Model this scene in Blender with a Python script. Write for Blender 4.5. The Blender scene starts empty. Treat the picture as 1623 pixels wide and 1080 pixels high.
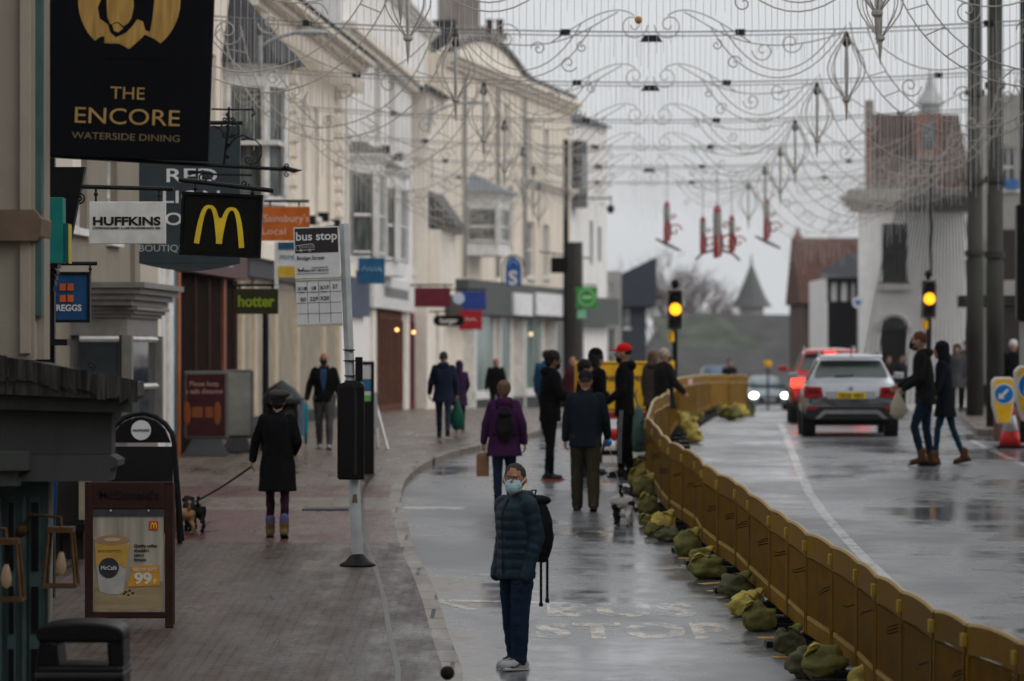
import bpy, bmesh, math, random
from mathutils import Vector, Matrix, noise
random.seed(7)
R = math.radians
PI = math.pi
sc = bpy.context.scene
col = sc.collection
# ------------------------------------------------------------------ camera, light, exposure
ZC = 3.74                       # eye height above the ground under the camera (m)
FPX, CX, HY = 6086.0, 811.5, 565.0   # focal length, centre and horizon in photo pixels
cam_d = bpy.data.cameras.new('camera'); cam = bpy.data.objects.new('camera', cam_d); col.objects.link(cam)
cam.location = (0, 0, ZC); cam.rotation_euler = (R(90), 0, 0)
cam_d.sensor_width = 36; cam_d.lens = 135; cam_d.shift_y = 25/1623
cam_d.clip_start = 0.5; cam_d.clip_end = 5000
cam_d.dof.use_dof = True; cam_d.dof.focus_distance = 36.5; cam_d.dof.aperture_fstop = 2.1
sc.camera = cam
SUN_EL, SUN_AZ = R(38), R(118)      # azimuth measured from +Y towards +X
w = bpy.data.worlds.new('World'); sc.world = w; w.use_nodes = True
nt = w.node_tree; nt.nodes.clear()
sky = nt.nodes.new('ShaderNodeTexSky'); sky.sky_type = 'NISHITA'; sky.sun_disc = False
sky.sun_elevation = SUN_EL; sky.sun_rotation = SUN_AZ; sky.air_density = 1.0; sky.dust_density = 4.0; sky.ozone_density = 1.5
hsv = nt.nodes.new('ShaderNodeHueSaturation'); hsv.inputs['Saturation'].default_value = 0.12
mx = nt.nodes.new('ShaderNodeMix'); mx.data_type = 'RGBA'; mx.inputs[0].default_value = 0.72
mx.inputs[7].default_value = (5.75, 5.9, 6.1, 1)
bg = nt.nodes.new('ShaderNodeBackground'); bg.inputs['Strength'].default_value = 0.145
ow = nt.nodes.new('ShaderNodeOutputWorld')
nt.links.new(sky.outputs[0], hsv.inputs['Color']); nt.links.new(hsv.outputs[0], mx.inputs[6])
nt.links.new(mx.outputs[2], bg.inputs['Color']); nt.links.new(bg.outputs[0], ow.inputs['Surface'])
sun_d = bpy.data.lights.new('sun', 'SUN'); sun_d.energy = 0.6; sun_d.angle = R(35); sun_d.color = (1, .96, .9)
sun = bpy.data.objects.new('sun', sun_d); col.objects.link(sun)
sun_dir = Vector((math.sin(SUN_AZ)*math.cos(SUN_EL), math.cos(SUN_AZ)*math.cos(SUN_EL), math.sin(SUN_EL)))
sun.rotation_euler = sun_dir.to_track_quat('Z', 'Y').to_euler()
sc.view_settings.view_transform = 'Standard'; sc.view_settings.look = 'None'
sc.view_settings.exposure = 0.0; sc.view_settings.gamma = 1.0
sc.render.engine = 'CYCLES'
sc.cycles.max_bounces = 6; sc.cycles.volume_bounces = 0; sc.cycles.transparent_max_bounces = 16
sc.cycles.volume_step_rate = 5

# ------------------------------------------------------------------ terrain profile and pixel helpers
KN = [(-40, 5.054), (0, 3.74), (55, 1.933), (62, 1.72), (69, 1.48), (76, 1.46), (100, 1.5), (118, 1.68), (130, 1.85), (160, 2.3), (200, 2.5), (3000, 2.6)]
def Dlin(Z):
    for (a, da), (b, db) in zip(KN, KN[1:]):
        if Z <= b: return da + (db-da)*(Z-a)/(b-a)
    return KN[-1][1]
def D(Z):
    if 5 < Z < 215: return sum(Dlin(Z+k) for k in (-4, -3, -2, -1, 0, 1, 2, 3, 4))/9
    return Dlin(Z)
def G(Y): return ZC - D(Y)
def gz(x, y, h=0.0):
    """point at height h above the road under photo pixel (x, y)"""
    t = (y-HY)/FPX; Z = 15.0; prev = (D(Z)-h)/Z - t
    while Z < 420:
        Z2 = Z+.25; cur = (D(Z2)-h)/Z2 - t
        if prev >= 0 > cur or prev == 0:
            Z = Z + .25*prev/(prev-cur); break
        prev = cur; Z = Z2
    return Vector(((x-CX)/FPX*Z, Z, G(Z)+h))
def P(x, y, Z): return Vector(((x-CX)/FPX*Z, Z, ZC-(y-HY)/FPX*Z))
def S(Z): return FPX/Z

ORD = ['first','second','third','fourth','fifth','sixth','seventh','eighth','ninth','tenth','eleventh','twelfth','thirteenth','fourteenth','fifteenth','sixteenth','seventeenth','eighteenth','nineteenth']
def ordinal(i):
    if i < 19: return ORD[i]
    n = i+1; tens = {2:'twenty',3:'thirty',4:'forty',5:'fifty',6:'sixty',7:'seventy'}[n//10]
    if n % 10 == 0: return tens[:-1]+'ieth'
    return tens+'-'+ORD[n % 10-1]

# ------------------------------------------------------------------ materials
MATS = {}
def mat(name, c, rough=.6, metal=0., var=.15, scale=6., bump=0., bscale=None, coat=0., emit=None, estr=0., spec=.18, stretch=None, c2=None, sheen=0., alpha=1.):
    if name in MATS: return MATS[name]
    m = bpy.data.materials.new(name); m.use_nodes = True; MATS[name] = m
    n = m.node_tree.nodes; l = m.node_tree.links; b = n['Principled BSDF']
    b.inputs['Roughness'].default_value = rough; b.inputs['Metallic'].default_value = metal
    b.inputs['Specular IOR Level'].default_value = spec
    if coat: b.inputs['Coat Weight'].default_value = coat; b.inputs['Coat Roughness'].default_value = .08
    if sheen > .5: b.inputs['Sheen Weight'].default_value = sheen
    if emit: b.inputs['Emission Color'].default_value = (*emit, 1); b.inputs['Emission Strength'].default_value = estr
    tc = n.new('ShaderNodeTexCoord'); src = tc.outputs['Object']
    if stretch:
        mp = n.new('ShaderNodeMapping'); mp.inputs['Scale'].default_value = stretch; l.new(src, mp.inputs[0]); src = mp.outputs[0]
    nz = n.new('ShaderNodeTexNoise'); nz.inputs['Scale'].default_value = scale; nz.inputs['Detail'].default_value = 6
    l.new(src, nz.inputs['Vector'])
    cr = n.new('ShaderNodeValToRGB'); cr.color_ramp.elements[0].position = .3; cr.color_ramp.elements[1].position = .7
    lo = tuple(x*(1-var) for x in c); hi = c2 if c2 else tuple(min(1, x*(1+var)) for x in c)
    cr.color_ramp.elements[0].color = (*lo, 1); cr.color_ramp.elements[1].color = (*hi, 1)
    l.new(nz.outputs['Fac'], cr.inputs['Fac']); l.new(cr.outputs['Color'], b.inputs['Base Color'])
    rr = n.new('ShaderNodeMapRange'); rr.inputs['To Min'].default_value = max(.02, rough*.8); rr.inputs['To Max'].default_value = min(1, rough*1.2)
    l.new(nz.outputs['Fac'], rr.inputs['Value']); l.new(rr.outputs[0], b.inputs['Roughness'])
    if bump:
        n2 = n.new('ShaderNodeTexNoise'); n2.inputs['Scale'].default_value = bscale or scale*4; n2.inputs['Detail'].default_value = 4
        l.new(src, n2.inputs['Vector'])
        bp = n.new('ShaderNodeBump'); bp.inputs['Strength'].default_value = bump; bp.inputs['Distance'].default_value = .02
        l.new(n2.outputs['Fac'], bp.inputs['Height']); l.new(bp.outputs[0], b.inputs['Normal'])
    return m
def stained(name, c, dirt=(.12,.10,.08), amt=.35, rough=.85, scale=.9):
    """rendered wall with rain streaks of its own"""
    if name in MATS: return MATS[name]
    m = mat(name, c, rough, var=.06, scale=3, bump=.15, bscale=40)
    n = m.node_tree.nodes; l = m.node_tree.links; b = n['Principled BSDF']
    base = b.inputs['Base Color'].links[0].from_socket
    tc = n.new('ShaderNodeTexCoord'); mp = n.new('ShaderNodeMapping'); mp.inputs['Scale'].default_value = (2.2, 2.2, .22)
    nz = n.new('ShaderNodeTexNoise'); nz.inputs['Scale'].default_value = scale; nz.inputs['Detail'].default_value = 8; nz.inputs['Roughness'].default_value = .65
    cr = n.new('ShaderNodeValToRGB'); cr.color_ramp.elements[0].position = .5; cr.color_ramp.elements[1].position = .75
    cr.color_ramp.elements[0].color = (0,0,0,1); cr.color_ramp.elements[1].color = (amt,amt,amt,1)
    mxn = n.new('ShaderNodeMix'); mxn.data_type = 'RGBA'; mxn.inputs[7].default_value = (*dirt, 1)
    l.new(tc.outputs['Object'], mp.inputs[0]); l.new(mp.outputs[0], nz.inputs['Vector']); l.new(nz.outputs['Fac'], cr.inputs['Fac'])
    l.new(cr.outputs['Color'], mxn.inputs[0]); l.new(base, mxn.inputs[6]); l.new(mxn.outputs[2], b.inputs['Base Color'])
    return m
def road_mat(name, lo, hi, r0, r1, paint=None, worn=.5):
    m = bpy.data.materials.new(name); m.use_nodes = True; MATS[name] = m
    n = m.node_tree.nodes; l = m.node_tree.links; b = n['Principled BSDF']; b.inputs['Specular IOR Level'].default_value = 1.0
    tc = n.new('ShaderNodeTexCoord')
    def nz(scale, sv, det=6, rg=.55):
        mp = n.new('ShaderNodeMapping'); mp.inputs['Scale'].default_value = sv; l.new(tc.outputs['Object'], mp.inputs[0])
        t = n.new('ShaderNodeTexNoise'); t.inputs['Scale'].default_value = scale; t.inputs['Detail'].default_value = det; t.inputs['Roughness'].default_value = rg
        l.new(mp.outputs[0], t.inputs['Vector']); return t.outputs['Fac']
    big = nz(.5, (.8, .45, 1)); fine = nz(60, (1, 1, 1), 3); mid = nz(1.3, (.8, 1.1, 1), 9, .66)
    def ramp(src, a, b_, ca, cb):
        cr = n.new('ShaderNodeValToRGB'); cr.color_ramp.elements[0].position = a; cr.color_ramp.elements[1].position = b_
        cr.color_ramp.elements[0].color = (*ca, 1); cr.color_ramp.elements[1].color = (*cb, 1); l.new(src, cr.inputs['Fac']); return cr.outputs['Color']
    c = ramp(mid, .3, .7, lo, hi)
    if paint:
        pm = n.new('ShaderNodeMix'); pm.data_type = 'RGBA'; l.new(ramp(nz(3.2, (1.6, .8, 1), 12, .8), worn-.05, worn+.05, (1,1,1), (0,0,0)), pm.inputs[0])
        l.new(c, pm.inputs[6]); pm.inputs[7].default_value = (*paint, 1); c = pm.outputs[2]
    l.new(c, b.inputs['Base Color'])
    add = n.new('ShaderNodeMath'); add.operation = 'ADD'; l.new(big, add.inputs[0]); 
    ml = n.new('ShaderNodeMath'); ml.operation = 'MULTIPLY'; ml.inputs[1].default_value = .5; l.new(mid, ml.inputs[0]); l.new(ml.outputs[0], add.inputs[1])
    rr = n.new('ShaderNodeMapRange'); rr.inputs['From Min'].default_value = .62; rr.inputs['From Max'].default_value = .9
    rr.inputs['To Min'].default_value = r0; rr.inputs['To Max'].default_value = r1; l.new(add.outputs[0], rr.inputs['Value']); l.new(rr.outputs[0], b.inputs['Roughness'])
    bs = n.new('ShaderNodeMapRange'); bs.inputs['From Min'].default_value = .62; bs.inputs['From Max'].default_value = .9
    bs.inputs['To Min'].default_value = .04; bs.inputs['To Max'].default_value = .35; l.new(add.outputs[0], bs.inputs['Value'])
    bp = n.new('ShaderNodeBump'); bp.inputs['Distance'].default_value = .006; l.new(bs.outputs[0], bp.inputs['Strength']); l.new(fine, bp.inputs['Height']); l.new(bp.outputs[0], b.inputs['Normal'])
    return m
def brick_mat(name, c1, c2, mortar, sx=1., bw=.2, rh=.1, rough=.4, msize=.008, wet=True):
    m = bpy.data.materials.new(name); m.use_nodes = True; MATS[name] = m
    n = m.node_tree.nodes; l = m.node_tree.links; b = n['Principled BSDF']; b.inputs['Specular IOR Level'].default_value = .32
    tc = n.new('ShaderNodeTexCoord')
    br = n.new('ShaderNodeTexBrick'); br.inputs['Scale'].default_value = 1; br.inputs['Brick Width'].default_value = bw; br.inputs['Row Height'].default_value = rh
    br.inputs['Mortar Size'].default_value = msize; br.inputs['Color1'].default_value = (*c1, 1); br.inputs['Color2'].default_value = (*c2, 1); br.inputs['Mortar'].default_value = (*mortar, 1)
    l.new(tc.outputs['Object'], br.inputs['Vector'])
    nz = n.new('ShaderNodeTexNoise'); nz.inputs['Scale'].default_value = 1.3; nz.inputs['Detail'].default_value = 8; nz.inputs['Roughness'].default_value = .65
    mp = n.new('ShaderNodeMapping'); mp.inputs['Scale'].default_value = (1.8, .45, 1); l.new(tc.outputs['Object'], mp.inputs[0]); l.new(mp.outputs[0], nz.inputs['Vector'])
    hs = n.new('ShaderNodeHueSaturation'); mr = n.new('ShaderNodeMapRange'); mr.inputs['From Min'].default_value = .3; mr.inputs['From Max'].default_value = .7
    mr.inputs['To Min'].default_value = .72; mr.inputs['To Max'].default_value = 1.25; l.new(nz.outputs['Fac'], mr.inputs['Value']); l.new(mr.outputs[0], hs.inputs['Value'])
    l.new(br.outputs['Color'], hs.inputs['Color']); l.new(hs.outputs[0], b.inputs['Base Color'])
    r2 = n.new('ShaderNodeMapRange'); r2.inputs['From Min'].default_value = .35; r2.inputs['From Max'].default_value = .65; r2.inputs['To Min'].default_value = rough*.55; r2.inputs['To Max'].default_value = min(1, rough*1.5)
    l.new(nz.outputs['Fac'], r2.inputs['Value']); l.new(r2.outputs[0], b.inputs['Roughness'])
    bp = n.new('ShaderNodeBump'); bp.inputs['Strength'].default_value = .5; bp.inputs['Distance'].default_value = .006; bp.invert = True
    l.new(br.outputs['Fac'], bp.inputs['Height']); l.new(bp.outputs[0], b.inputs['Normal'])
    return m

# ------------------------------------------------------------------ mesh builder
class MB:
    def __init__(s): s.v = []; s.f = []; s.mi = []; s.cur = 0
    def add(s, vs, fs):
        o = len(s.v); s.v.extend([tuple(v) for v in vs]); s.f.extend([tuple(i+o for i in f) for f in fs]); s.mi.extend([s.cur]*len(fs))
    def box(s, x0, x1, y0, y1, z0, z1):
        vs = [(x, y, z) for z in (z0, z1) for y in (y0, y1) for x in (x0, x1)]
        s.add(vs, [(0,2,3,1), (4,5,7,6), (0,1,5,4), (2,6,7,3), (0,4,6,2), (1,3,7,5)])
    def obox(s, M, hx, hy, hz):
        vs = [M @ Vector((x, y, z)) for z in (-hz, hz) for y in (-hy, hy) for x in (-hx, hx)]
        s.add(vs, [(0,2,3,1), (4,5,7,6), (0,1,5,4), (2,6,7,3), (0,4,6,2), (1,3,7,5)])
    def rings(s, rs, cap=True):
        n = len(rs[0]); vs = [p for r in rs for p in r]; fs = []
        for k in range(len(rs)-1):
            for i in range(n):
                j = (i+1) % n; fs.append((k*n+i, k*n+j, (k+1)*n+j, (k+1)*n+i))
        if cap: fs.append(tuple(reversed(range(n)))); fs.append(tuple((len(rs)-1)*n+i for i in range(n)))
        s.add(vs, fs)
    def tube(s, pts, r, n=6, cap=True):
        pts = [Vector(p) for p in pts]; rr = r if isinstance(r, (list, tuple)) else [r]*len(pts)
        rs = []; up = Vector((0, 0, 1)); prev = None
        for i, p in enumerate(pts):
            t = (pts[min(i+1, len(pts)-1)]-pts[max(i-1, 0)])
            if t.length < 1e-9: t = Vector((0, 0, 1))
            t.normalize()
            if prev is None:
                a = t.cross(up) if abs(t.z) < .95 else t.cross(Vector((1, 0, 0)))
            else: a = prev - t*prev.dot(t)
            if a.length < 1e-6: a = t.orthogonal()
            a.normalize(); prev = a; b = t.cross(a)
            rs.append([p + (a*math.cos(2*PI*k/n)+b*math.sin(2*PI*k/n))*rr[i] for k in range(n)])
        s.rings(rs, cap)
    def cyl(s, c, r0, r1, z0, z1, n=16):
        s.rings([[(c[0]+r*math.cos(2*PI*k/n), c[1]+r*math.sin(2*PI*k/n), z) for k in range(n)] for r, z in ((r0, z0), (r1, z1))])
    def lathe(s, prof, c=(0, 0, 0), n=20, sx=1., sy=1.):
        s.rings([[(c[0]+sx*r*math.cos(2*PI*k/n), c[1]+sy*r*math.sin(2*PI*k/n), c[2]+z) for k in range(n)] for r, z in prof])
    def ball(s, c, r, n=12, m=8, M=None):
        rx, ry, rz = r if isinstance(r, (tuple, list)) else (r, r, r); rs = []
        for j in range(m+1):
            a = -PI/2 + PI*(j if 0 < j < m else (j+.02 if j == 0 else j-.02))/m
            ring = [Vector((rx*math.cos(a)*math.cos(2*PI*k/n), ry*math.cos(a)*math.sin(2*PI*k/n), rz*math.sin(a))) for k in range(n)]
            rs.append([(M @ p if M else p) + Vector(c) for p in ring])
        s.rings(rs)
    def limb(s, pts, rad, n=12):
        pts = [Vector(p) for p in pts]
        for p, r in zip(pts, rad): s.ball(p, r, n, 8)
        for a, b, ra, rb in zip(pts, pts[1:], rad, rad[1:]):
            if (b-a).length > 1e-4: s.tube([a, b], [ra, rb], n)
    def prism(s, pts, y0, y1):
        """outline in the xz plane, given thickness along y"""
        n = len(pts); area = sum(pts[i][0]*pts[(i+1) % n][1]-pts[(i+1) % n][0]*pts[i][1] for i in range(n))
        if area < 0: pts = list(reversed(pts))
        s.add([(x, y0, z) for x, z in pts]+[(x, y1, z) for x, z in pts],
              [tuple(range(n)), tuple(reversed(range(n, 2*n)))]+[(i, n+i, n+(i+1) % n, (i+1) % n) for i in range(n)])
    def quad(s, a, b, c, d): s.add([a, b, c, d], [(0, 1, 2, 3)])
    def build(s, name, m=None, parent=None, smooth=False, bevel=0., loc=None, mesh=None):
        me = mesh
        if me is None:
            me = bpy.data.meshes.new(name); me.from_pydata(s.v, [], s.f)
            for k in (m if isinstance(m, (list, tuple)) else [m]):
                if k: me.materials.append(k)
            if s.cur or any(s.mi): me.polygons.foreach_set('material_index', s.mi)
            if bevel or smooth:
                bm = bmesh.new(); bm.from_mesh(me)
                if bevel:
                    bmesh.ops.bevel(bm, geom=[e for e in bm.edges if len(e.link_faces) == 2 and e.calc_face_angle(0) > R(30)], offset=bevel, segments=2, affect='EDGES', profile=.5, clamp_overlap=True)
                bm.to_mesh(me); bm.free()
            if smooth: me.polygons.foreach_set('use_smooth', [True]*len(me.polygons))
            me.update()
        o = bpy.data.objects.new(name, me); col.objects.link(o)
        if parent: o.parent = parent
        if loc is not None: o.location = loc
        return o
def tag(o, label=None, cat=None, group=None, kind=None):
    for k, v in (('label', label), ('category', cat), ('group', group), ('kind', kind)):
        if v: o[k] = v
    return o
def thing(name, label, cat, loc=(0, 0, 0), rz=0., group=None, scale=None):
    o = bpy.data.objects.new(name, None); col.objects.link(o); o.empty_display_size = .2
    o.location = loc; o.rotation_euler = (0, 0, rz)
    if scale: o.scale = (scale, scale, scale)
    return tag(o, label, cat, group)
def copy_tree(o, parent=None):
    c = o.copy(); col.objects.link(c); c.parent = parent
    for ch in list(o.children): copy_tree(ch, c)
    return c
TXT = {}
def text_mb(txt, size, bold=0., spacing=1., align='CENTER', ext=.002):
    """letter outlines as mesh data in the xz plane, facing -y; returns verts, faces"""
    key = (txt, size, bold, spacing, align, ext)
    if key in TXT: return TXT[key]
    cu = bpy.data.curves.new('lettering', 'FONT'); cu.body = txt; cu.size = size; cu.align_x = align; cu.offset = bold*size; cu.space_character = spacing; cu.extrude = ext or .01; cu.resolution_u = 4
    ob = bpy.data.objects.new('lettering', cu); col.objects.link(ob)
    dg = bpy.context.evaluated_depsgraph_get(); me = bpy.data.meshes.new_from_object(ob.evaluated_get(dg))
    out = ([(v.co.x, -v.co.z, v.co.y) for v in me.vertices], [tuple(p.vertices) for p in me.polygons])
    if ext == 0.:      # only the flat upper face
        out = ([(a, 0., c) for a, b, c in out[0]], [f for f in out[1] if all(out[0][i][1] < -.009 for i in f)])
    bpy.data.objects.remove(ob); bpy.data.curves.remove(cu); bpy.data.meshes.remove(me)
    TXT[key] = out; return out
def add_text(mb, txt, size, x, y, z, bold=0., spacing=1., align='CENTER', width=None, tilt=0.):
    v, f = text_mb(txt, size, bold, spacing, align)
    if not v: return
    k = 1.
    if width:
        xs = [p[0] for p in v]; k = width/max(1e-6, max(xs)-min(xs))
    ct, st = math.cos(tilt), math.sin(tilt)
    mb.add([(x+p[0]*k*ct-p[2]*st, y+p[1], z+p[2]*ct+p[0]*k*st) for p in v], f)
def fuse(mb, voxel, smooth=2, factor=.6):
    """one continuous surface grown around overlapping closed volumes"""
    me = bpy.data.meshes.new('tmp'); me.from_pydata(mb.v, [], mb.f); me.update()
    ob = bpy.data.objects.new('tmp', me); col.objects.link(ob)
    r = ob.modifiers.new('r', 'REMESH'); r.mode = 'VOXEL'; r.voxel_size = voxel; r.use_smooth_shade = True
    if smooth:
        s = ob.modifiers.new('s', 'SMOOTH'); s.iterations = smooth; s.factor = factor
    dg = bpy.context.evaluated_depsgraph_get(); out = bpy.data.meshes.new_from_object(ob.evaluated_get(dg))
    out.polygons.foreach_set('use_smooth', [True]*len(out.polygons))
    bpy.data.objects.remove(ob); bpy.data.meshes.remove(me)
    return out
FOLD = {'trousers': (.010, (9, 9, 16)), 'jacket': (.009, (9, 9, 8)), 'coat': (.010, (8, 8, 5)), 'padded_jacket': (.005, (14, 14, 10)), 'purple_jacket': (.010, (9, 9, 7)), 'hair': (.012, (34, 34, 34)), 'beret': (.008, (14, 14, 14)), 'woolly_hat': (.006, (30, 30, 30)), 'pack_body': (.012, (9, 9, 9)), 'face_mask': (.004, (10, 10, 60))}
def fused(mb, name, m, parent, voxel, smooth=2, factor=.6):
    me = fuse(mb, voxel, smooth, factor); me.name = name
    if name in FOLD:
        am, sc_ = FOLD[name]; off = Vector((random.random()*50, 0, 0))
        nv = len(me.vertices); co = [0.]*nv*3; nr = [0.]*nv*3; me.vertices.foreach_get('co', co); me.vertices.foreach_get('normal', nr)
        for i in range(nv):
            j = 3*i; p = Vector((co[j]*sc_[0], co[j+1]*sc_[1], co[j+2]*sc_[2]))+off; d = (noise.noise(p)*.65-abs(noise.noise(p*1.9))*.6+.15)*am
            co[j] += nr[j]*d; co[j+1] += nr[j+1]*d; co[j+2] += nr[j+2]*d
        me.vertices.foreach_set('co', co); me.update()
    me.name = name; me.materials.clear(); me.materials.append(m)
    o = bpy.data.objects.new(name, me); col.objects.link(o); o.parent = parent; return o
def spiral(cx, cz, r, turns=1.6, a0=0., hand=1, n=26, shrink=.12):
    return [(cx+r*(1-(1-shrink)*i/n)*math.cos(a0+hand*turns*2*PI*i/n), cz+r*(1-(1-shrink)*i/n)*math.sin(a0+hand*turns*2*PI*i/n)) for i in range(n+1)]
def bez(p0, p1, p2, p3, n=14):
    return [tuple((1-t)**3*a+3*(1-t)**2*t*b+3*(1-t)*t*t*c+t**3*d for a, b, c, d in zip(p0, p1, p2, p3)) for t in [i/n for i in range(n+1)]]

def vary(m, amt):
    '''each object of the kind a little lighter or darker, as worn things are'''
    n = m.node_tree.nodes; l = m.node_tree.links; b = n['Principled BSDF']; src = b.inputs['Base Color'].links[0].from_socket
    oi = n.new('ShaderNodeObjectInfo'); mr = n.new('ShaderNodeMapRange'); mr.inputs['To Min'].default_value = 1-amt; mr.inputs['To Max'].default_value = 1+amt; l.new(oi.outputs['Random'], mr.inputs['Value'])
    hs = n.new('ShaderNodeHueSaturation'); l.new(mr.outputs[0], hs.inputs['Value']); l.new(src, hs.inputs['Color']); l.new(hs.outputs[0], b.inputs['Base Color']); return m
# common materials
cream = stained('cream render', (.80,.71,.60)); cream2 = stained('pale cream render', (.82,.75,.66)); shaded = stained('aged cream render', (.27,.235,.19)); white_w = stained('white painted render', (.80,.78,.76), amt=.25)  # the darkest cream has the near-left shade mixed into its colour
grey_w = stained('grey render', (.36,.35,.33)); brickred = brick_mat('red brick', (.20,.07,.05), (.26,.10,.07), (.25,.22,.2), bw=.225, rh=.075, rough=.8)
frame_w = mat('white window paint', (.74,.73,.71), .4); glass_d = mat('dark window glass', (.035,.045,.05), .08, var=.5, scale=1.2, spec=.8)
glass_c = mat('curtained window glass', (.10,.11,.105), .15, var=.6, scale=3, stretch=(3,3,.5)); glass_g = mat('green tinted shop glass', (.20,.27,.245), .12, var=.45, scale=.8, spec=.4, stretch=(3, 1, .4)); slate = mat('slate', (.035,.036,.04), .5, var=.3, scale=14, bump=.4)
tile = mat('clay roof tiles', (.062,.036,.031), .75, var=.35, scale=5, bump=.5, bscale=18)
black = mat('black paint', (.006,.006,.007), .4, spec=.15); iron = mat('wrought iron', (.01,.01,.011), .45); steel = mat('galvanised steel', (.32,.34,.35), .4, metal=.6, var=.15)
lead = mat('weathered lead', (.10,.10,.10), .6, var=.4, scale=9, bump=.3); stone = stained('grey stone', (.30,.29,.27))
# ------------------------------------------------------------------ ground, road, pavements
YS = [-20+i*1.0 for i in range(0, 241)] + [225+i*15 for i in range(0, 12)] + [450, 600, 900, 1500, 2500]
def strip(mb, ys, xl, xr, h, nx=1):
    rows = [[(xl(y)+(xr(y)-xl(y))*k/nx, y, G(y)+h) for k in range(nx+1)] for y in ys]
    vs = [p for r in rows for p in r]; n = nx+1
    mb.add(vs, [(i*n+k, i*n+k+1, (i+1)*n+k+1, (i+1)*n+k) for i in range(len(ys)-1) for k in range(nx)])
road_wet = road_mat('wet asphalt', (.10,.102,.108), (.15,.153,.16), .12, .46)
m = MB(); strip(m, YS, lambda y: -600, lambda y: 600, -.004, 6); tag(m.build('ground', mat('wet ground', (.05,.05,.05), .5)), kind='structure')
m = MB(); strip(m, [y for y in YS if y <= 900], lambda y: -16, lambda y: 34, 0, 10); tag(m.build('road', road_wet), kind='structure')
# left kerb line, from pixels on the road
kerb_px = [(790,1400),(745,1180),(733,1080),(713,1027),(695,967),(678,925),(660,890),(650,858),(642,830),(636,805),(636,788),(642,772),(655,757),(676,742),(712,727),(760,715),(810,703),(856,692)]
KP = [gz(x, y) for x, y in kerb_px]
KP = [Vector((KP[0].x+.35, -20, 0))] + KP + [Vector((2.6, 110, 0)), Vector((4.6, 135, 0)), Vector((9.5, 175, 0)), Vector((18, 230, 0)), Vector((22, 400, 0))]
def kx(y):
    for a, b in zip(KP, KP[1:]):
        if y <= b.y: return a.x+(b.x-a.x)*(y-a.y)/(b.y-a.y)
    return KP[-1].x
PH = .10
kerb_y = sorted(set([y for y in YS if y <= 400]+[k.y for k in KP if k.y <= 400]))
m = MB(); strip(m, kerb_y, lambda y: kx(y)-.16, lambda y: kx(y), PH)
for a, b in zip(kerb_y, kerb_y[1:]): m.quad((kx(a), a, G(a)-.1), (kx(b), b, G(b)-.1), (kx(b), b, G(b)+PH), (kx(a), a, G(a)+PH))
kerb_m = brick_mat('kerb stones', (.17,.145,.125), (.24,.205,.175), (.02,.02,.02), bw=.5, rh=.9, rough=.4, msize=.02)
tag(m.build('kerb', kerb_m), kind='structure')
pav_grey = brick_mat('grey block paving', (.060,.042,.035), (.095,.068,.056), (.012,.009,.008), bw=.20, rh=.10, rough=.42, msize=.012)
pav_red = brick_mat('red block paving', (.105,.045,.043), (.13,.06,.055), (.03,.018,.018), bw=.2, rh=.1, rough=.36)
pav_flag = brick_mat('stone flags', (.13,.10,.082), (.16,.13,.105), (.04,.035,.03), bw=.6, rh=.45, rough=.34, msize=.012)
def yb(py): return gz(400, py, PH).y
bands = [(-20, pav_grey), (yb(860), pav_red), (yb(808), pav_flag), (yb(788), pav_red), (yb(770), pav_flag), (400, None)]
m = MB(); mats = [pav_grey, pav_red, pav_flag]
for (a, mm), (b, _) in zip(bands, bands[1:]):
    ys = sorted(set([a, b]+[y for y in kerb_y if a < y < b])); m.cur = mats.index(mm); strip(m, ys, lambda y: -60, lambda y: kx(y)-.16, PH, 6)
tag(m.build('pavement', mats), kind='structure')
# narrow run of long setts behind the kerb
m = MB(); strip(m, [y for y in kerb_y if y < 60], lambda y: kx(y)-.56, lambda y: kx(y)-.51, PH+.004); tag(m.build('paving_channel', mat('worn channel', (.045,.04,.036), .3, var=.4, scale=3)), kind='structure')
# right pavement
rk_px = [(1500,612),(1500,628),(1515,648),(1524,668),(1546,690),(1590,694),(1640,696)]
RP = [gz(x, y) for x, y in rk_px]
top = [(p.x, p.y) for p in RP]+[(30, RP[-1].y), (30, 120), (30, 230), (RP[0].x+2, 230)]
m = MB()
n0 = len(top); vs = [(x, y, G(y)+.12) for x, y in top]
ctr = (20, 100, G(100)+.12); rows = []
ys = [67+i*2.0 for i in range(0, 70)]
def rkx(y):
    pts = sorted([(p.y, p.x) for p in RP])
    if y <= pts[0][0]: return pts[0][1]
    for a, b in zip(pts, pts[1:]):
        if y <= b[0]: return a[1]+(b[1]-a[1])*(y-a[0])/(b[0]-a[0]+1e-6)
    return pts[-1][1]
y0 = min(p.y for p in RP); ys = [y0]+[y0+.5*i for i in range(1, 12)]+[y0+6+2*i for i in range(70)]
strip(m, ys, rkx, lambda y: 34, .12, 4)
m.cur = 1
for a, b in zip(ys, ys[1:]): m.quad((rkx(b), b, G(b)-.1), (rkx(a), a, G(a)-.1), (rkx(a), a, G(a)+.12), (rkx(b), b, G(b)+.12))
m.quad((rkx(y0), y0, G(y0)-.1), (34, y0, G(y0)-.1), (34, y0, G(y0)+.12), (rkx(y0), y0, G(y0)+.12))
tag(m.build('pavement_right', [pav_flag, kerb_m]), kind='structure')
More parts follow.
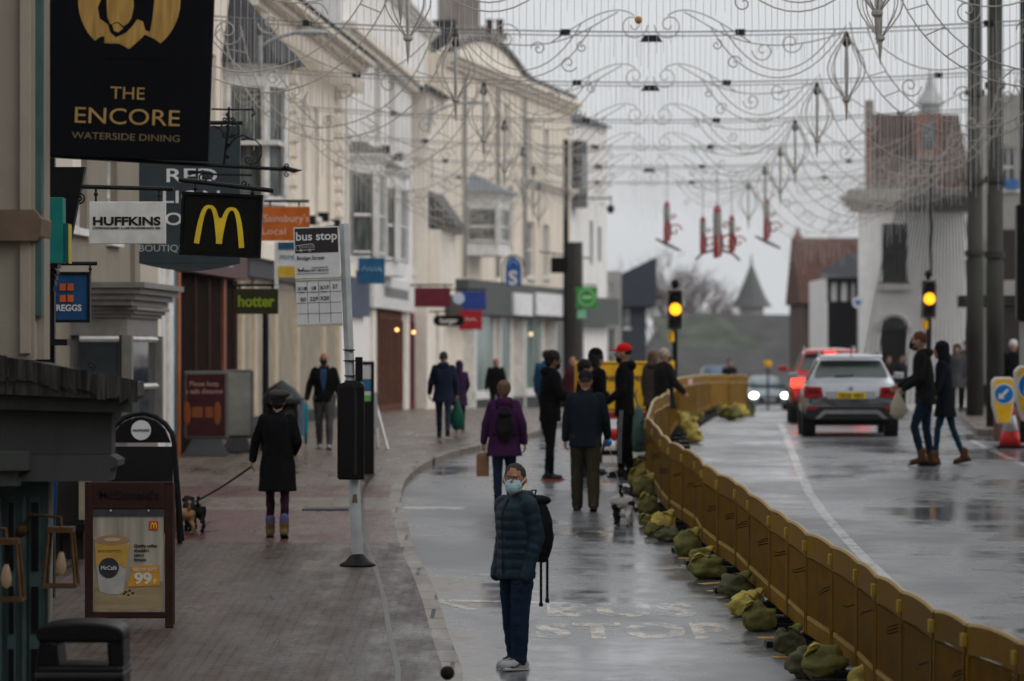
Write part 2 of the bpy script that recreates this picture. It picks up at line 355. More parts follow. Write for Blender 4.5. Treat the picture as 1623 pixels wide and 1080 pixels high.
# painted markings
def drape(pts, wdt, h=.0018, mb=None):
    m = mb or MB(); P2 = []
    for a, b in zip(pts, pts[1:]):
        n = max(1, int((b-a).length/.6)); P2 += [a.lerp(b, i/n) for i in range(n)]
    P2.append(pts[-1]); L = []; Rr = []
    for i, p in enumerate(P2):
        t = P2[min(i+1, len(P2)-1)]-P2[max(0, i-1)]; t.z = 0; t.normalize(); nn = Vector((t.y, -t.x, 0))*wdt/2
        L.append(p-nn); Rr.append(p+nn)
    vs = [(q.x, q.y, G(q.y)+h) for q in L+Rr]; n = len(P2)
    m.add(vs, [(i, n+i, n+i+1, i+1) for i in range(n-1)]); return m
paint_w = road_mat('white road paint', (.10,.102,.108), (.15,.153,.16), .12, .46, paint=(.50,.50,.48), worn=.53)
paint_c = road_mat('worn yellow road paint', (.10,.102,.108), (.15,.153,.16), .12, .46, paint=(.62,.52,.38), worn=.485)
paint_y = mat('yellow road tape', (.62,.33,.06), .5, var=.2)
m = MB()
drape([gz(x, y) for x, y in [(1236,672),(1250,703),(1264,738),(1282,780),(1306,815),(1330,842),(1365,880),(1402,915),(1445,955),(1500,1005),(1580,1075)]], .13, mb=m)
for a, b in [((1538,697),(1563,711)), ((1573,714),(1602,728)), ((1613,733),(1640,745))]: drape([gz(*a), gz(*b)], .11, mb=m)
drape([gz(638,805), gz(736,806)], .45, mb=m); drape([gz(695,952), gz(800,954), gz(900,957)], .22, mb=m); drape([gz(697,954), gz(750,967)], .12, mb=m); drape([gz(700,714), gz(660,740)], .1, mb=m)
drape([gz(650,705), gz(740,712)], .35, mb=m); drape([gz(735,910), gz(790,912)], .16, mb=m)
tag(m.build('white_road_markings', paint_w), kind='structure')
m = MB()
def ground_text(txt, x0, x1, ya, yb_):
    """capital letters lying on the road, feet towards the camera"""
    a, b = gz(x0, yb_), gz(x1, yb_); far = gz(x0, ya); v, f = text_mb(txt, 1., 0.05, 1.15, 'LEFT', 0.)
    xs = [p[0] for p in v]; zs = [p[2] for p in v]; kx_ = (b.x-a.x)/(max(xs)-min(xs)); kz = (far.y-a.y)/(max(zs)-min(zs))
    m.add([(a.x+(p[0]-min(xs))*kx_, a.y+(p[2]-min(zs))*kz, G(a.y+(p[2]-min(zs))*kz)+.0012) for p in v], f)
ground_text('BUS', 868, 1108, 955, 978); ground_text('STOP', 850, 1165, 987, 1013)
drape([gz(905,829), gz(884,829)], .55, mb=m); drape([gz(x, y) for x, y in [(905,848),(915,842),(945,842),(958,848),(945,853),(915,853),(905,848)]], .1, mb=m)
drape([gz(840,845), gz(900,845)], .1, mb=m)
tag(m.build('worn_bus_stop_lettering', paint_c), kind='structure')
m = MB()
for a, b in [((1072,862),(1098,862)),((1075,885),(1115,886)),((1110,926),(1150,923)),((1098,910),(1118,910)),((1122,937),(1146,936)),((1137,948),(1150,947)),((1146,959),(1160,958)),((1201,1011),(1228,1011)),((1213,1023),(1240,1023)),((1226,1042),(1250,1041)),((1244,1055),(1266,1054)),((1220,995),(1238,994)),((1130,915),(1152,912)),((1004,803),(1016,803)),((1008,812),(1020,812)),((1015,832),(1028,832)),((1040,845),(1058,845)),((1058,875),(1075,875)),((1080,897),(1100,897)),((1160,965),(1178,965))]:
    drape([gz(*a), gz(*b)], .13, mb=m)
tag(m.build('yellow_road_dashes', paint_y), kind='structure')
# drain cover and gully by the kerb
for px, py, wd, nm, lb in ((518,805,.6,'manhole_cover','dark rectangular manhole cover set in the pavement beyond the bus stop pole'),):
    p = gz(px, py, PH); m = MB(); m.box(-wd/2, wd/2, -.5, .5, -.01, .006); tag(m.build(nm, lead, loc=p), lb, 'manhole cover')

# ------------------------------------------------------------------ unseen terraces added beside and behind the camera to shade the near street
def terrace(label, x0, x1, y0, y1, h):
    root = thing('shade_terrace', label, 'building', ((x0+x1)/2, y0, G(y0)-.5)); hw = (x1-x0)/2; L = y1-y0; sg = -1 if x0 > 0 else 1
    m = MB(); m.box(-hw, hw, 0, L, 0, h); m.build('wall', shaded, root); m = MB(); k = 2.
    while k < L-2:
        for z in (1.2, 5.0, 8.4): m.box(sg*hw-.05, sg*hw+.05, k, k+1.3, z, z+1.9)
        k += 3.
    tag(m.build('windows', glass_d, root), kind='stuff')
terrace('unseen three storey terrace added left of the camera to shade the street', -14, -4.6, -30, 28.0, 12.5)
terrace('unseen three storey terrace added right of the camera to shade the street', 9.6, 20, -30, 58, 12.5)
terrace('unseen terrace added behind the camera to shade the street', -14, 20, -60, -40, 12)
# ------------------------------------------------------------------ facades
class Facade:
    def __init__(s, X0, Y0, dx, dy):
        n = math.hypot(dx, dy); s.X0, s.Y0, s.dx, s.dy = X0, Y0, dx/n, dy/n; s.rz = math.atan2(s.dy, s.dx)
    def u(s, px):
        k = (px-CX)/FPX; return (k*s.Y0-s.X0)/(s.dx-k*s.dy)
    def Y(s, px): return s.Y0+s.u(px)*s.dy
    def z(s, px, py): return ZC-(py-HY)/FPX*s.Y(px)
    def pt(s, u, z=0., off=0.): return Vector((s.X0+u*s.dx-off*s.dy, s.Y0+u*s.dy+off*s.dx, z))
def wall_part(mb, L, z0, z1, holes, depth=.22, back=6., roof=True):
    us = sorted(set([0, L]+[h[0] for h in holes]+[h[1] for h in holes])); zs = sorted(set([z0, z1]+[h[2] for h in holes]+[h[3] for h in holes]))
    for a, b in zip(us, us[1:]):
        for c, d in zip(zs, zs[1:]):
            mu, mz = (a+b)/2, (c+d)/2
            if not any(h[0] < mu < h[1] and h[2] < mz < h[3] for h in holes): mb.quad((a, 0, c), (b, 0, c), (b, 0, d), (a, 0, d))
    for a, b, c, d in [h[:4] for h in holes]:
        mb.quad((a, 0, c), (a, depth, c), (b, depth, c), (b, 0, c)); mb.quad((a, 0, d), (b, 0, d), (b, depth, d), (a, depth, d))
        mb.quad((a, 0, c), (a, 0, d), (a, depth, d), (a, depth, c)); mb.quad((b, 0, c), (b, depth, c), (b, depth, d), (b, 0, d))
        mb.quad((a, depth, c), (b, depth, c), (b, depth, d), (a, depth, d))
    mb.quad((0, back, z0), (0, 0, z0), (0, 0, z1), (0, back, z1)); mb.quad((L, 0, z0), (L, back, z0), (L, back, z1), (L, 0, z1))
    mb.quad((L, back, z0), (0, back, z0), (0, back, z1), (L, back, z1)); mb.quad((0, 0, z1), (L, 0, z1), (L, back, z1), (0, back, z1))
def sash(parent, a, b, c, d, y=.16, gl=None, fr=None, nv=1, nh=1, sill=True):
    m = MB(); m.box(a+.02, b-.02, y, y+.02, c+.02, d-.02); o = m.build('window', gl or glass_d, parent)
    m = MB(); t = .06
    m.box(a, a+t, y-.05, y+.01, c, d); m.box(b-t, b, y-.05, y+.01, c, d); m.box(a+t, b-t, y-.05, y+.01, d-t, d); m.box(a+t, b-t, y-.05, y+.01, c, c+t)
    m.box(a+t, b-t, y-.04, y+.01, (c+d)/2-.03, (c+d)/2+.03)
    for k in range(nv):
        u = a+(b-a)*(k+1)/(nv+1); m.box(u-.015, u+.015, y-.03, y+.005, c+t, d-t)
    m.build('frame', fr or frame_w, o)
    if sill:
        m = MB(); m.box(a-.08, b+.08, -.09, y-.06, c-.1, c-.003); m.build('sill', fr or frame_w, o)
    return o
def bld(name, label, cat, F, x0, x1, z0, z1, wm, holes, back=7., depth=.2, group=None):
    """holes: (pxa, pxb, za, zb, kind)"""
    ua, ub = F.u(x0), F.u(x1); root = thing(name, label, cat, F.pt(ua), F.rz, group); L = ub-ua
    hs = [(F.u(h[0])-ua, F.u(h[1])-ua, h[2], h[3]) for h in holes]
    m = MB(); wall_part(m, L, z0, z1, hs, depth, back); m.build('wall', wm, root)
    for h, q in zip(holes, hs):
        if h[4] == 'sash': sash(root, *q)
        elif h[4] == 'shop': sash(root, *q, gl=glass_g, sill=False)
        elif h[4] == 'dark': sash(root, *q, fr=black, sill=False)
        elif h[4] == 'door':
            m = MB(); m.box(q[0]+.03, q[1]-.03, .12, .16, q[2], q[3]-.02); m.build('door', black, root)
    return root, ua, L
def cornice(root, L, z, proj=.35, h=.35, m_=None, name='cornice', x0=0.):
    m = MB()
    for k in range(3): m.box(x0-.02*k, L+.02*k, -proj*(k+1)/3, .02, z+h*k/3, z+h*(k+1)/3-.002)
    return m.build(name, m_ or cream2, root)
def side_bay(root, u, w_, proj, z0, z1, wm=None, roof='flat', panes=True, gl=None, rm=None):
    """canted bay standing off the wall, with windows in its three faces"""
    o_ = [(u, 0), (u+.22, -proj), (u+w_-.22, -proj), (u+w_, 0)]
    m = MB()
    def ring(e, z): return [(u-e, .1, z), (u+.22-e*.7, -proj-e, z), (u+w_-.22+e*.7, -proj-e, z), (u+w_+e, .1, z)]
    m.rings([ring(0, z0), ring(0, z0+.35)]); m.rings([ring(0, z1-.25), ring(0, z1)])
    m.rings([ring(-.12, z0+.3), ring(-.12, z1-.2)])
    for k in range(3): m.rings([ring(.05+.05*k, z1+.05*k), ring(.05+.05*k, z1+.05*k+.048)])
    for p in o_:
        m.box(p[0]-.07, p[0]+.07, p[1]-.07+(.07 if p[1] == 0 else 0), p[1]+.07, z0+.35, z1-.25)
    bay = m.build('bay', wm or frame_w, root)
    pm = MB(); fm = MB()
    for (ax, ay), (bx, by) in zip(o_, o_[1:]):
        a = Vector((ax, ay, 0)); b = Vector((bx, by, 0)); t = (b-a).normalized(); nn = Vector((t.y, -t.x, 0)); a2 = a+t*.12; b2 = b-t*.12
        a2 -= nn*.0; q = nn*-.03
        pm.quad(*[tuple(v) for v in (a2+q+Vector((0,0,z0+.4)), b2+q+Vector((0,0,z0+.4)), b2+q+Vector((0,0,z1-.3)), a2+q+Vector((0,0,z1-.3)))])
        zm = (z0+z1)/2
        for (zz, hh) in ((zm, .04), (z0+.42, .04), (z1-.3, .04)):
            fm.tube([a2+Vector((0,0,zz)), b2+Vector((0,0,zz))], hh, 4)
    pw = pm.build('pane', gl or glass_d, bay); fm.build('sash_bars', frame_w, bay)
    m = MB(); zt = z1+.15
    if roof == 'hip':
        m.rings([ring(.25, zt), ring(.25, zt+.04)]); m.add([*ring(.25, zt+.04), (u+w_*.4, .1, zt+.7), (u+w_*.6, .1, zt+.7)], [(0,1,4), (1,2,5,4), (2,3,5), (0,4,5,3)])
        m.build('bay_roof', rm or slate, root)
    elif roof == 'lean':
        m.rings([ring(.15, zt), ring(.15, zt+.04)]); m.rings([ring(.1, zt+.04), ring(-.3, zt+.3)]); m.build('bay_roof', rm or lead, root)
    return bay
A = Facade(-9.2, 0, .0598, 1.)
FL = 2.2   # base of the left fronts
# A0: houses nearest on the left
ga = G(50)-.5
r0, ua, L = bld('cream_shop_house', 'cream house with white sash windows behind the hanging signs at far left', 'building', A, 52, 236, 1.2, 12.5, shaded,
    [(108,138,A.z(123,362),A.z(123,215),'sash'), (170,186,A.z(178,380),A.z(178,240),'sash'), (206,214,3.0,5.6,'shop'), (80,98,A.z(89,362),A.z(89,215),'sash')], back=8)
cornice(r0, L, 12.5, .4, .4); 
m = MB(); zz = A.z(150, 470)
shaded_w = mat('aged white paint', (.21,.20,.185), .5)  # white paint darkened, the near-left shade put into its colour
bayo = side_bay(r0, A.u(112)-ua, 3.2, .75, 2.35, A.z(150, 505), roof='flat', wm=shaded_w)
m = MB()
for k in range(4): m.box(A.u(112)-ua-.1-.05*k, A.u(112)-ua+3.3+.05*k, -.85-.07*k, -.02, A.z(150, 505)+.16+.08*k, A.z(150, 505)+.235+.08*k)
m.build('shopfront_cornice', shaded_w, r0)
m = MB(); u1 = A.u(222)-ua; m.box(u1, u1+.35, -.28, -.002, 1.8, 6.9); m.build('pilaster', cream2, r0)
# A1: shop with glass front, white posts and maroon fascia
r1, ub, L = bld('maroon_fascia_shop', 'shop with tall green glass front, white posts and maroon fascia on the left', 'shop', A, 237, 374, 1.2, 11.6, cream,
    [(240,249,2.6,6.0,'shop'), (300,318,2.5,5.1,'dark'), (322,345,2.3,5.1,'dark'), (352,368,2.5,5.1,'dark'), (300,312,7.0,9.0,'sash'), (330,342,7.0,9.0,'sash')], back=8)
m = MB(); m.box(A.u(247)-ub, A.u(252)-ub, -.10, -.002, 1.8, 6.3); m.box(A.u(256)-ub, A.u(264)-ub, -.12, -.003, 1.8, 6.2); m.build('white_posts', frame_w, r1)
m = MB(); m.box(A.u(266)-ub, A.u(269)-ub, -.11, -.002, 1.8, 5.1); m.build('blue_post', mat('teal paint', (.02,.13,.17), .4), r1)
m = MB(); m.box(A.u(271)-ub, A.u(275)-ub, -.12, -.002, 1.8, 5.1); m.build('orange_post', mat('rust orange paint', (.33,.10,.03), .5), r1)
m = MB(); m.box(A.u(276)-ub, A.u(371)-ub, -.25, -.002, 5.12, 6.15); fas = m.build('fascia', mat('maroon fascia', (.10,.045,.05), .5), r1)
m = MB(); m.box(A.u(276)-ub-.02, A.u(276)-ub-.001, -.22, -.05, 5.2, 6.05); m.build('fascia_end', mat('maroon fascia', (.10,.045,.05)), fas)
m = MB(); m.box(A.u(276)-ub, A.u(371)-ub, -.05, -.003, 1.2, 5.11); m.build('dark_shopfront', mat('dark brown shopfront', (.022,.015,.013), .95, spec=0.), r1)
for pa, pb_, mm_ in ((300,303,'dark'), (322,325,'dark'), (346,350,'rust'), (364,368,'dark')):
    m = MB(); m.box(A.u(pa)-ub, A.u(pb_)-ub, -.10, -.051, 1.2, 5.1); m.build('door_post', mat('dark door post', (.05,.03,.025), .95, spec=0.) if mm_ == 'dark' else mat('rusty door post', (.22,.07,.03), .5), r1)
m = MB(); m.box(A.u(292)-ub, A.u(322)-ub, -.27, -.251, 5.25, 6.0); m.build('orange_panel', mat('orange panel', (.55,.16,.04), .5), fas)
m = MB(); m.box(A.u(336)-ub, A.u(345)-ub, -.27, -.251, 5.3, 5.95); m.build('notice', mat('pale notice', (.45,.42,.45), .5), fas)
# A2: long cream building with heavy cornice
z_e = 10.35
r2, uc, L = bld('long_cream_building', 'long cream stucco building with bracketed cornice above the bus stop', 'building', A, 374.5, 540, 1.2, 10.3, cream,
    [(478,484.5,6.75,9.1,'sash'), (498,504.5,6.75,9.1,'sash'), (517,524,6.75,9.1,'sash'), (440,447,6.75,9.1,'sash')], back=9, depth=.3)
m = MB()
for k in range(4): m.box(-.1, L+.05, -.22-.2*k, -.002, 10.0+.12*k, 10.118+.12*k)
for k in range(int(L/.75)): m.box(.2+.75*k, .38+.75*k, -.6, -.2, 9.72, 9.998)
m.build('cornice', cream2, r2)
m = MB(); m.add([(-.1,-.9,10.5),(L,-.9,10.5),(L,4.5,13.4),(-.1,4.5,13.4),(-.1,9,10.5),(L,9,10.5)], [(0,1,2,3),(3,2,5,4),(0,3,4),(1,5,2),(0,4,5,1)]); m.build('roof', slate, r2)
for px in (460, 533):
    m = MB(); u1 = A.u(px)-uc; m.box(u1-.35, u1+.2, -.1, -.002, 5.9, 9.98)
    for k in range(13): m.box(u1-.42, u1+.27, -.16, -.003, 6.0+.3*k, 6.15+.3*k)
    m.build('quoin_pilaster', cream2, r2)
m = MB(); m.box(0, L, -.35, -.002, 5.55, 5.85); m.build('string_course', cream2, r2)
# pale shutters and piers on the ground floor
shm = mat('beige shutters', (.30,.26,.20), .7, var=.2, scale=2)
for k, (a, b) in enumerate(((380,392),(404,428),(434,462),(470,505),(512,528))):
    m = MB(); m.box(A.u(a)-uc, A.u(b)-uc, -.05, -.002, 2.0, 5.1); m.build('shutter', shm, r2)
for a in (376, 397, 430, 465, 507, 531):
    m = MB(); u1 = A.u(a)-uc; m.box(u1, u1+.5, -.08, -.003, 1.8, 5.2); m.build('pier', mat('pale pier paint', (.50,.42,.31), .5), r2)
m = MB(); m.box(0, L, -.16, -.131, 1.2, 2.62); m.build('plinth', black, r2)
m = MB(); m.box(.1, L, -.22, -.003, 5.21, 5.54); m.build('fascia', mat('dark fascia', (.05,.05,.06), .5), r2)
# round oriel with slate cone roof
m = MB(); cu = A.u(366)-uc; prof = [(.25,6.0),(.75,6.3),(.95,6.45),(.95,6.6)]
m.lathe([(r*.999, z) for r, z in prof], (cu, -.05, 0), 8); m.lathe([(.80,6.6),(.80,8.6)], (cu, -.05, 0), 8); m.lathe([(1.0,8.55),(1.02,8.9),(1.12,8.95)], (cu, -.05, 0), 8)
for k in range(8):
    a = 2*PI*k/8; m.cyl((cu+.93*math.cos(a), -.05+.93*math.sin(a)), .08, .08, 6.6, 8.56, 6)
m.box(cu-.95, cu+.95, -.97, .3, 7.5, 7.58)
ori = m.build('oriel', frame_w, r2)
m = MB()
for k in range(8):
    a = 2*PI*(k+.5)/8; Mt = Matrix.Translation((cu+.80*math.cos(a), -.05+.80*math.sin(a), 7.55)) @ Matrix.Rotation(a, 4, 'Z'); m.obox(Mt, .02, .30, .92)
m.build('oriel_pane', glass_c, ori)
m = MB(); m.lathe([(1.30,8.96),(1.28,9.02),(.85,9.45),(.4,10.0),(.06,10.4),(.03,10.6)], (cu, -.05, 0), 8); m.build('oriel_roof', slate, r2)
# A3: white building
r3, ud, L = bld('white_stucco_building', 'tall white stucco building with two sash bays above a pale shop fascia', 'building', A, 541, 682, 1.2, 13.05, white_w,
    [(594,602,9.1,11.0,'sash'), (617,626,9.1,11.0,'sash'), (652,662,9.1,11.2,'sash'), (654,664,6.1,8.1,'sash'), (597,637,1.9,5.0,'dark'), (648,664,1.9,5.0,'dark')], back=9, depth=.3)
cornice(r3, L, 13.05, .3, .3, white_w)
m = MB(); m.box(0, L, -.35, -.002, 11.25, 11.45); m.box(0, L, -.2, -.003, 11.1, 11.248); m.build('string_course', cream2, r3)
side_bay(r3, A.u(553)-ud, 2.6, .62, 5.75, 8.35, roof='lean', gl=glass_c); side_bay(r3, A.u(590)-ud, 2.8, .62, 5.75, 8.25, roof='lean', gl=glass_c)
m = MB(); m.box(A.u(578)-ud, A.u(644)-ud, -.22, -.002, 4.95, 5.75); f3 = m.build('fascia', mat('white fascia', (.72,.71,.69), .5), r3)
m = MB(); Lf = A.u(640)-A.u(585)
for k, ch in enumerate('LANGLEY'): pass
m.box(A.u(596)-ud, A.u(634)-ud, -.235, -.221, 5.25, 5.5); m.build('fascia_lettering', mat('grey lettering', (.2,.2,.2), .6), f3)
m = MB(); m.box(A.u(545)-ud, A.u(576)-ud, -.16, -.002, 4.7, 5.9); m.build('blue_fascia', mat('slate blue fascia', (.07,.09,.14), .5), r3)
woodm = mat('brown shopfront wood', (.13,.06,.04), .9, var=.3, spec=.05); marm = mat('burgundy shopfront', (.13,.035,.05), .9, spec=.05)
for a, b, mm, nn in ((598,636,woodm,9), (648,664,marm,5)):
    m = MB(); u1, u2 = A.u(a)-ud, A.u(b)-ud; m.box(u1, u2, -.03, -.003, 4.7, 4.93)
    for k in range(nn+1):
        u = u1+(u2-u1)*k/nn; m.box(u-.12, u+.12, -.05, -.004, 2.5, 4.7)
    m.box(u1, u2, -.06, -.005, 1.9, 2.5); m.build('shopfront', mm, r3)
for a in (587, 641, 668):
    m = MB(); u1 = A.u(a)-ud; m.box(u1, u1+.8, -.07, -.006, 1.5, 4.93); m.build('pilaster', cream2, r3)
lampm = mat('warm bulb', (1,.6,.3), .3, emit=(1,.45,.15), estr=4)
for px, py in ((620,523), (647,527), (655,529)):
    m = MB(); m.ball((0,0,0), .045); u1 = A.u(px)-ud; tag(m.build('bulb', lampm, r3, True, loc=(u1, -.15, A.z(px, py))))
for px, py in ((600,236),(622,248),(657,263)):
    m = MB(); m.box(-.12, .12, -.28, -.003, -.12, .08); m.build('iron_bracket', iron, r3, loc=(A.u(px)-ud, 0, A.z(px, py)))
for px, py in ((484,348),(505,343),(524,354)):
    m = MB(); m.box(-.10, .10, -.22, -.003, -.12, .08); m.build('iron_bracket', iron, r2, loc=(A.u(px)-uc, 0, A.z(px, py)))
m = MB(); m.tube([(A.u(543)-ud, -.1, 5.9), (A.u(543)-ud, -.1, 11.1)], .05, 8); m.build('downpipe', cream2, r3)
m = MB(); m.tube([(A.u(678)-ud, -.1, 1.9), (A.u(678)-ud, -.1, 12.9)], .06, 8); m.build('downpipe', mat('grey downpipe', (.2,.2,.2), .5), r3)
# narrow brick house with maroon shutters and chimney stacks
B = Facade(*P(684, 565, 108.5).xy, .10, 1.)
r4, ue, L = bld('narrow_cream_house', 'narrow cream house with maroon window shutters squeezed beside the white building', 'building', B, 677, 704, 1.2, 11.2, cream2,
    [(682,686,10.2,11.0,'dark'), (682,686,8.5,9.5,'dark'), (682,686,6.3,7.5,'dark'), (690,696,2.0,5.0,'shop')], back=6)
m = MB(); m.add([(-.3,-.3,11.2),(L+.2,-.3,11.2),(L+.2,3,13.0),(-.3,3,13.0),(-.3,6,11.2),(L+.2,6,11.2)], [(0,1,2,3),(3,2,5,4),(0,3,4),(1,5,2),(0,4,5,1)]); m.build('roof', slate, r4)
m = MB(); m.add([(.2,0,8.4),(.2,-.75,7.5),(L,-.75,7.3),(L,0,8.4),(.2,0,7.4),(L,0,7.2)], [(0,1,2,3),(0,4,1),(3,2,5),(1,4,5,2)]); m.build('porch_roof', slate, r4)
m = MB(); m.box(.2, L-.2, -.35, -.01, 5.5, 7.3); m.build('bay', cream2, r4)
# building with curved parapet
Cc = Facade(*P(705, 565, 112).xy, .179, 1.)
def cz(px, py): return Cc.z(px, py)
hol = []
for a, b, yt, yb_ in ((786,795,298,400),(805,814,295,402),(836,848,352,440),(862,871,357,440),(800,809,165,250),(836,843,190,262),(862,870,205,280),(768,775,165,235)):
    hol.append((a, b, cz((a+b)/2, yb_), cz((a+b)/2, yt), 'sash'))
r5, uf, L = bld('cream_corner_building', 'large cream building with bowed parapet and roadside shop windows in mid distance', 'building', Cc, 705, 905, 1.0, 12.6, cream, hol, back=12, depth=.3)
cornice(r5, L, 12.2, .45, .4, cream2); cornice(r5, L, 9.3, .25, .25, cream2, 'string_course', L*.55)
m = MB(); 
for k in range(16):
    a, b = L*k/16, L*(k+1)/16; h = lambda t: 12.6+.9*math.sin(PI*min(1, t/L*1.6)) if t/L < .62 else 12.75
    m.add([(a,-.05,12.6),(b,-.05,12.6),(b,-.05,h(b)),(a,-.05,h(a)),(a,.3,12.6),(b,.3,12.6),(b,.3,h(b)),(a,.3,h(a))], [(0,1,2,3),(5,4,7,6),(3,2,6,7)])
m.build('parapet', cream2, r5)
m = MB(); m.box(0, L, -.2, .35, 13.3, 13.36); 
m = MB(); pts = []
for k in range(17):
    a = L*k/16; hh = (12.65+.9*math.sin(PI*min(1, a/L*1.6)) if a/L < .62 else 12.8); pts.append((a, -.12, hh))
m.tube(pts, .1, 6); m.build('coping', lead, r5)
cu = Cc.u(738)-uf; side_bay(r5, cu, 2.4, .95, cz(740, 405), cz(740, 315), roof='hip', wm=frame_w, gl=glass_c, rm=mat('blue slate', (.17,.21,.25), .5, var=.2, scale=10))
for px in (732, 785, 828):
    m = MB(); m.tube([(Cc.u(px)-uf, -.1, cz(px, 440)), (Cc.u(px)-uf, -.1, 12.1)], .055, 8); m.build('downpipe', mat('grey downpipe', (.2,.2,.2)), r5)
# ground floor shops of the corner building
dkf = mat('grey shop canopy', (.10,.105,.105), .6); whp = mat('white sign panel', (.80,.79,.80), .5)
m = MB(); m.box(0, L, -.7, -.002, cz(800, 503), cz(800, 452)); cano = m.build('canopy', dkf, r5)
for a, b in ((776,806), (813,859)):
    m = MB(); m.box(Cc.u(a)-uf, Cc.u(b)-uf, -.78, -.701, cz(a, 502)+.05, cz(a, 464)); m.build('sign_panel', whp, cano)
for a, b, g in ((736,764,glass_g), (778,791,glass_g), (816,842,glass_g), (866,888,glass_d)):
    m = MB(); m.box(Cc.u(a)-uf, Cc.u(b)-uf, -.30, -.003, 2.7, cz(800, 505)); o = m.build('shop_window', g, r5)
    m = MB(); u1, u2 = Cc.u(a)-uf, Cc.u(b)-uf
    for u in (u1-.25, u2+.05): m.box(u, u+.25, -.36, -.004, 1.9, cz(800, 505))
    m.box(u1-.25, u2+.3, -.42, -.301, 2.45, 2.70); m.build('frame', frame_w, o)
m = MB(); m.box(Cc.u(735)-uf, Cc.u(862)-uf, -.35, -.005, .9, 2.44); m.build('stall_riser', mat('dark riser', (.04,.042,.045), .5), r5)
m = MB(); m.ball((Cc.u(822)-uf, -.4, cz(822, 530)), .07); m.build('shop_lamp', mat('soft lamp', (1,.8,.5), .3, emit=(1,.72,.4), estr=1), r5, True)
# chimneys behind
def chimney(label, x0, x1, y0, y1, Z, mm, pots=0, cap=True):
    s = S(Z); w_ = (x1-x0)/s; root = thing('chimney_stack', label, 'chimney', P((x0+x1)/2, y1, Z)); h = (y1-y0)/s
    m = MB(); m.box(-w_/2, w_/2, -.6, .6, -3, h); m.build('stack', mm, root)
    if cap: m = MB(); m.box(-w_/2-.08, w_/2+.08, -.7, .7, h+.002, h+.15); m.box(-w_/2-.04, w_/2+.04, -.65, .65, h-.35, h-.22); m.build('cap', stone, root)
    for k in range(pots):
        m = MB(); m.lathe([(.13,0),(.11,.4),(.14,.42),(.14,.5)], (-w_/2+w_*(k+.5)/pots, 0, h+.15), 10); m.build('pot', tile, root)
chimney('tall red brick chimney rising behind the white building', 694, 760, -30, 62, 125, brickred)
chimney('cream rendered chimney stack at the roof of the corner building', 725, 768, 52, 100, 122, cream2)
chimney('lower cream chimney block behind the bowed parapet', 768, 800, 62, 112, 128, cream2, 2)
m = MB(); s = S(120); m.prism([((680-700)/s, 0), ((735-700)/s, 0), ((722-700)/s, 1.5), ((685-700)/s, 1.5)], 0, 6); root = m.build('slate_roof', slate, loc=P(700, 108, 120)); tag(root, 'small dark slate roof between the white and the cream buildings', 'roof')
# building 5: white with dark bay
Ee = Facade(*P(897, 565, 139).xy, .30, 1.)
zt = Ee.z(925, 195)
r6, ug, L = bld('white_gabled_building', 'white building with dark timber bay beyond the cream corner building', 'building', Ee, 897, 962, 1.0, zt, white_w,
    [(935,940,Ee.z(937,420),Ee.z(937,350),'dark'), (948,953,Ee.z(950,415),Ee.z(950,360),'dark'), (902,922,1.5,4.9,'dark')], back=12)
m = MB(); m.box(Ee.u(901)-ug, Ee.u(912)-ug, -.45, -.002, Ee.z(911, 330), Ee.z(911, 225)); bb = m.build('timber_bay', mat('dark timber', (.045,.045,.05), .6), r6)
m = MB(); m.box(Ee.u(902)-ug, Ee.u(911)-ug, -.48, -.451, Ee.z(911, 300), Ee.z(911, 245)); m.build('pane', glass_d, bb)
m = MB(); m.add([(-.2,-.25,zt),(L+.1,-.25,zt),(L-.5,5,zt+2.2),(-.2,5,zt+2.2),(-.2,11,zt),(L-.2,11,zt)], [(0,1,2,3),(3,2,5,4),(0,3,4),(1,5,2),(0,4,5,1)]); m.build('roof', slate, r6)
m = MB(); m.box(0, L, -.5, -.003, 4.9, 5.9); m.build('fascia', dkf, r6)
# drainpipe-like dark column and broad grey column
m = MB(); s = S(128); m.cyl((0,0), .09, .09, 0, (565-225)/s+1.9, 10); m.cyl((0,0), .22, .16, 0, 1.1, 12); p = P(897, 565, 128); tag(m.build('black_column', iron, loc=(p.x, p.y, G(128))), 'tall thin black post against the end of the cream corner building', 'post')
m = MB(); s = S(120); m.cyl((0,0), .26, .22, 0, (565-383)/s+1.6, 14); m.lathe([(.3,0),(.3,.5),(.22,.6)], n=14); p = P(912, 565, 118); tag(m.build('broad_grey_post', mat('weathered grey post', (.055,.05,.047), .7), loc=(p.x, p.y, G(118))), 'broad grey brown post behind the green square sign', 'post')
# further buildings on the left
def block(name, label, cat, x0, x1, ytop, Z, mm, depth=10, gable=None, wins=(), rm=None, extra=None, z0=0.):
    s = S(Z); w_ = (x1-x0)/s; c = P((x0+x1)/2, ytop, Z); root = thing(name, label, cat, (c.x, Z, 0)); zt_ = c.z
    hs = [((a-x0)/s, (b-x0)/s, ZC-(yb_-HY)/s, ZC-(yt-HY)/s) for a, b, yt, yb_ in wins]
    m = MB(); wall_part(m, w_, z0, zt_, hs, .2, depth); 
    for i, v in enumerate(m.v): m.v[i] = (v[0]-w_/2, v[1], v[2])
    m.build('wall', mm, root)
    for q in hs: sash(root, q[0]-w_/2, q[1]-w_/2, q[2], q[3])
    if gable:
        h, hip = gable; m = MB(); e = .3
        m.add([(-w_/2-e,-e,zt_),(w_/2+e,-e,zt_),(w_/2+e-hip,depth/2,zt_+h),(-w_/2-e+hip,depth/2,zt_+h),(-w_/2-e,depth+e,zt_),(w_/2+e,depth+e,zt_)], [(0,1,2,3),(3,2,5,4),(0,3,4),(1,5,2),(0,4,5,1)])
        m.build('roof', rm or slate, root)
    return root, s, w_, zt_
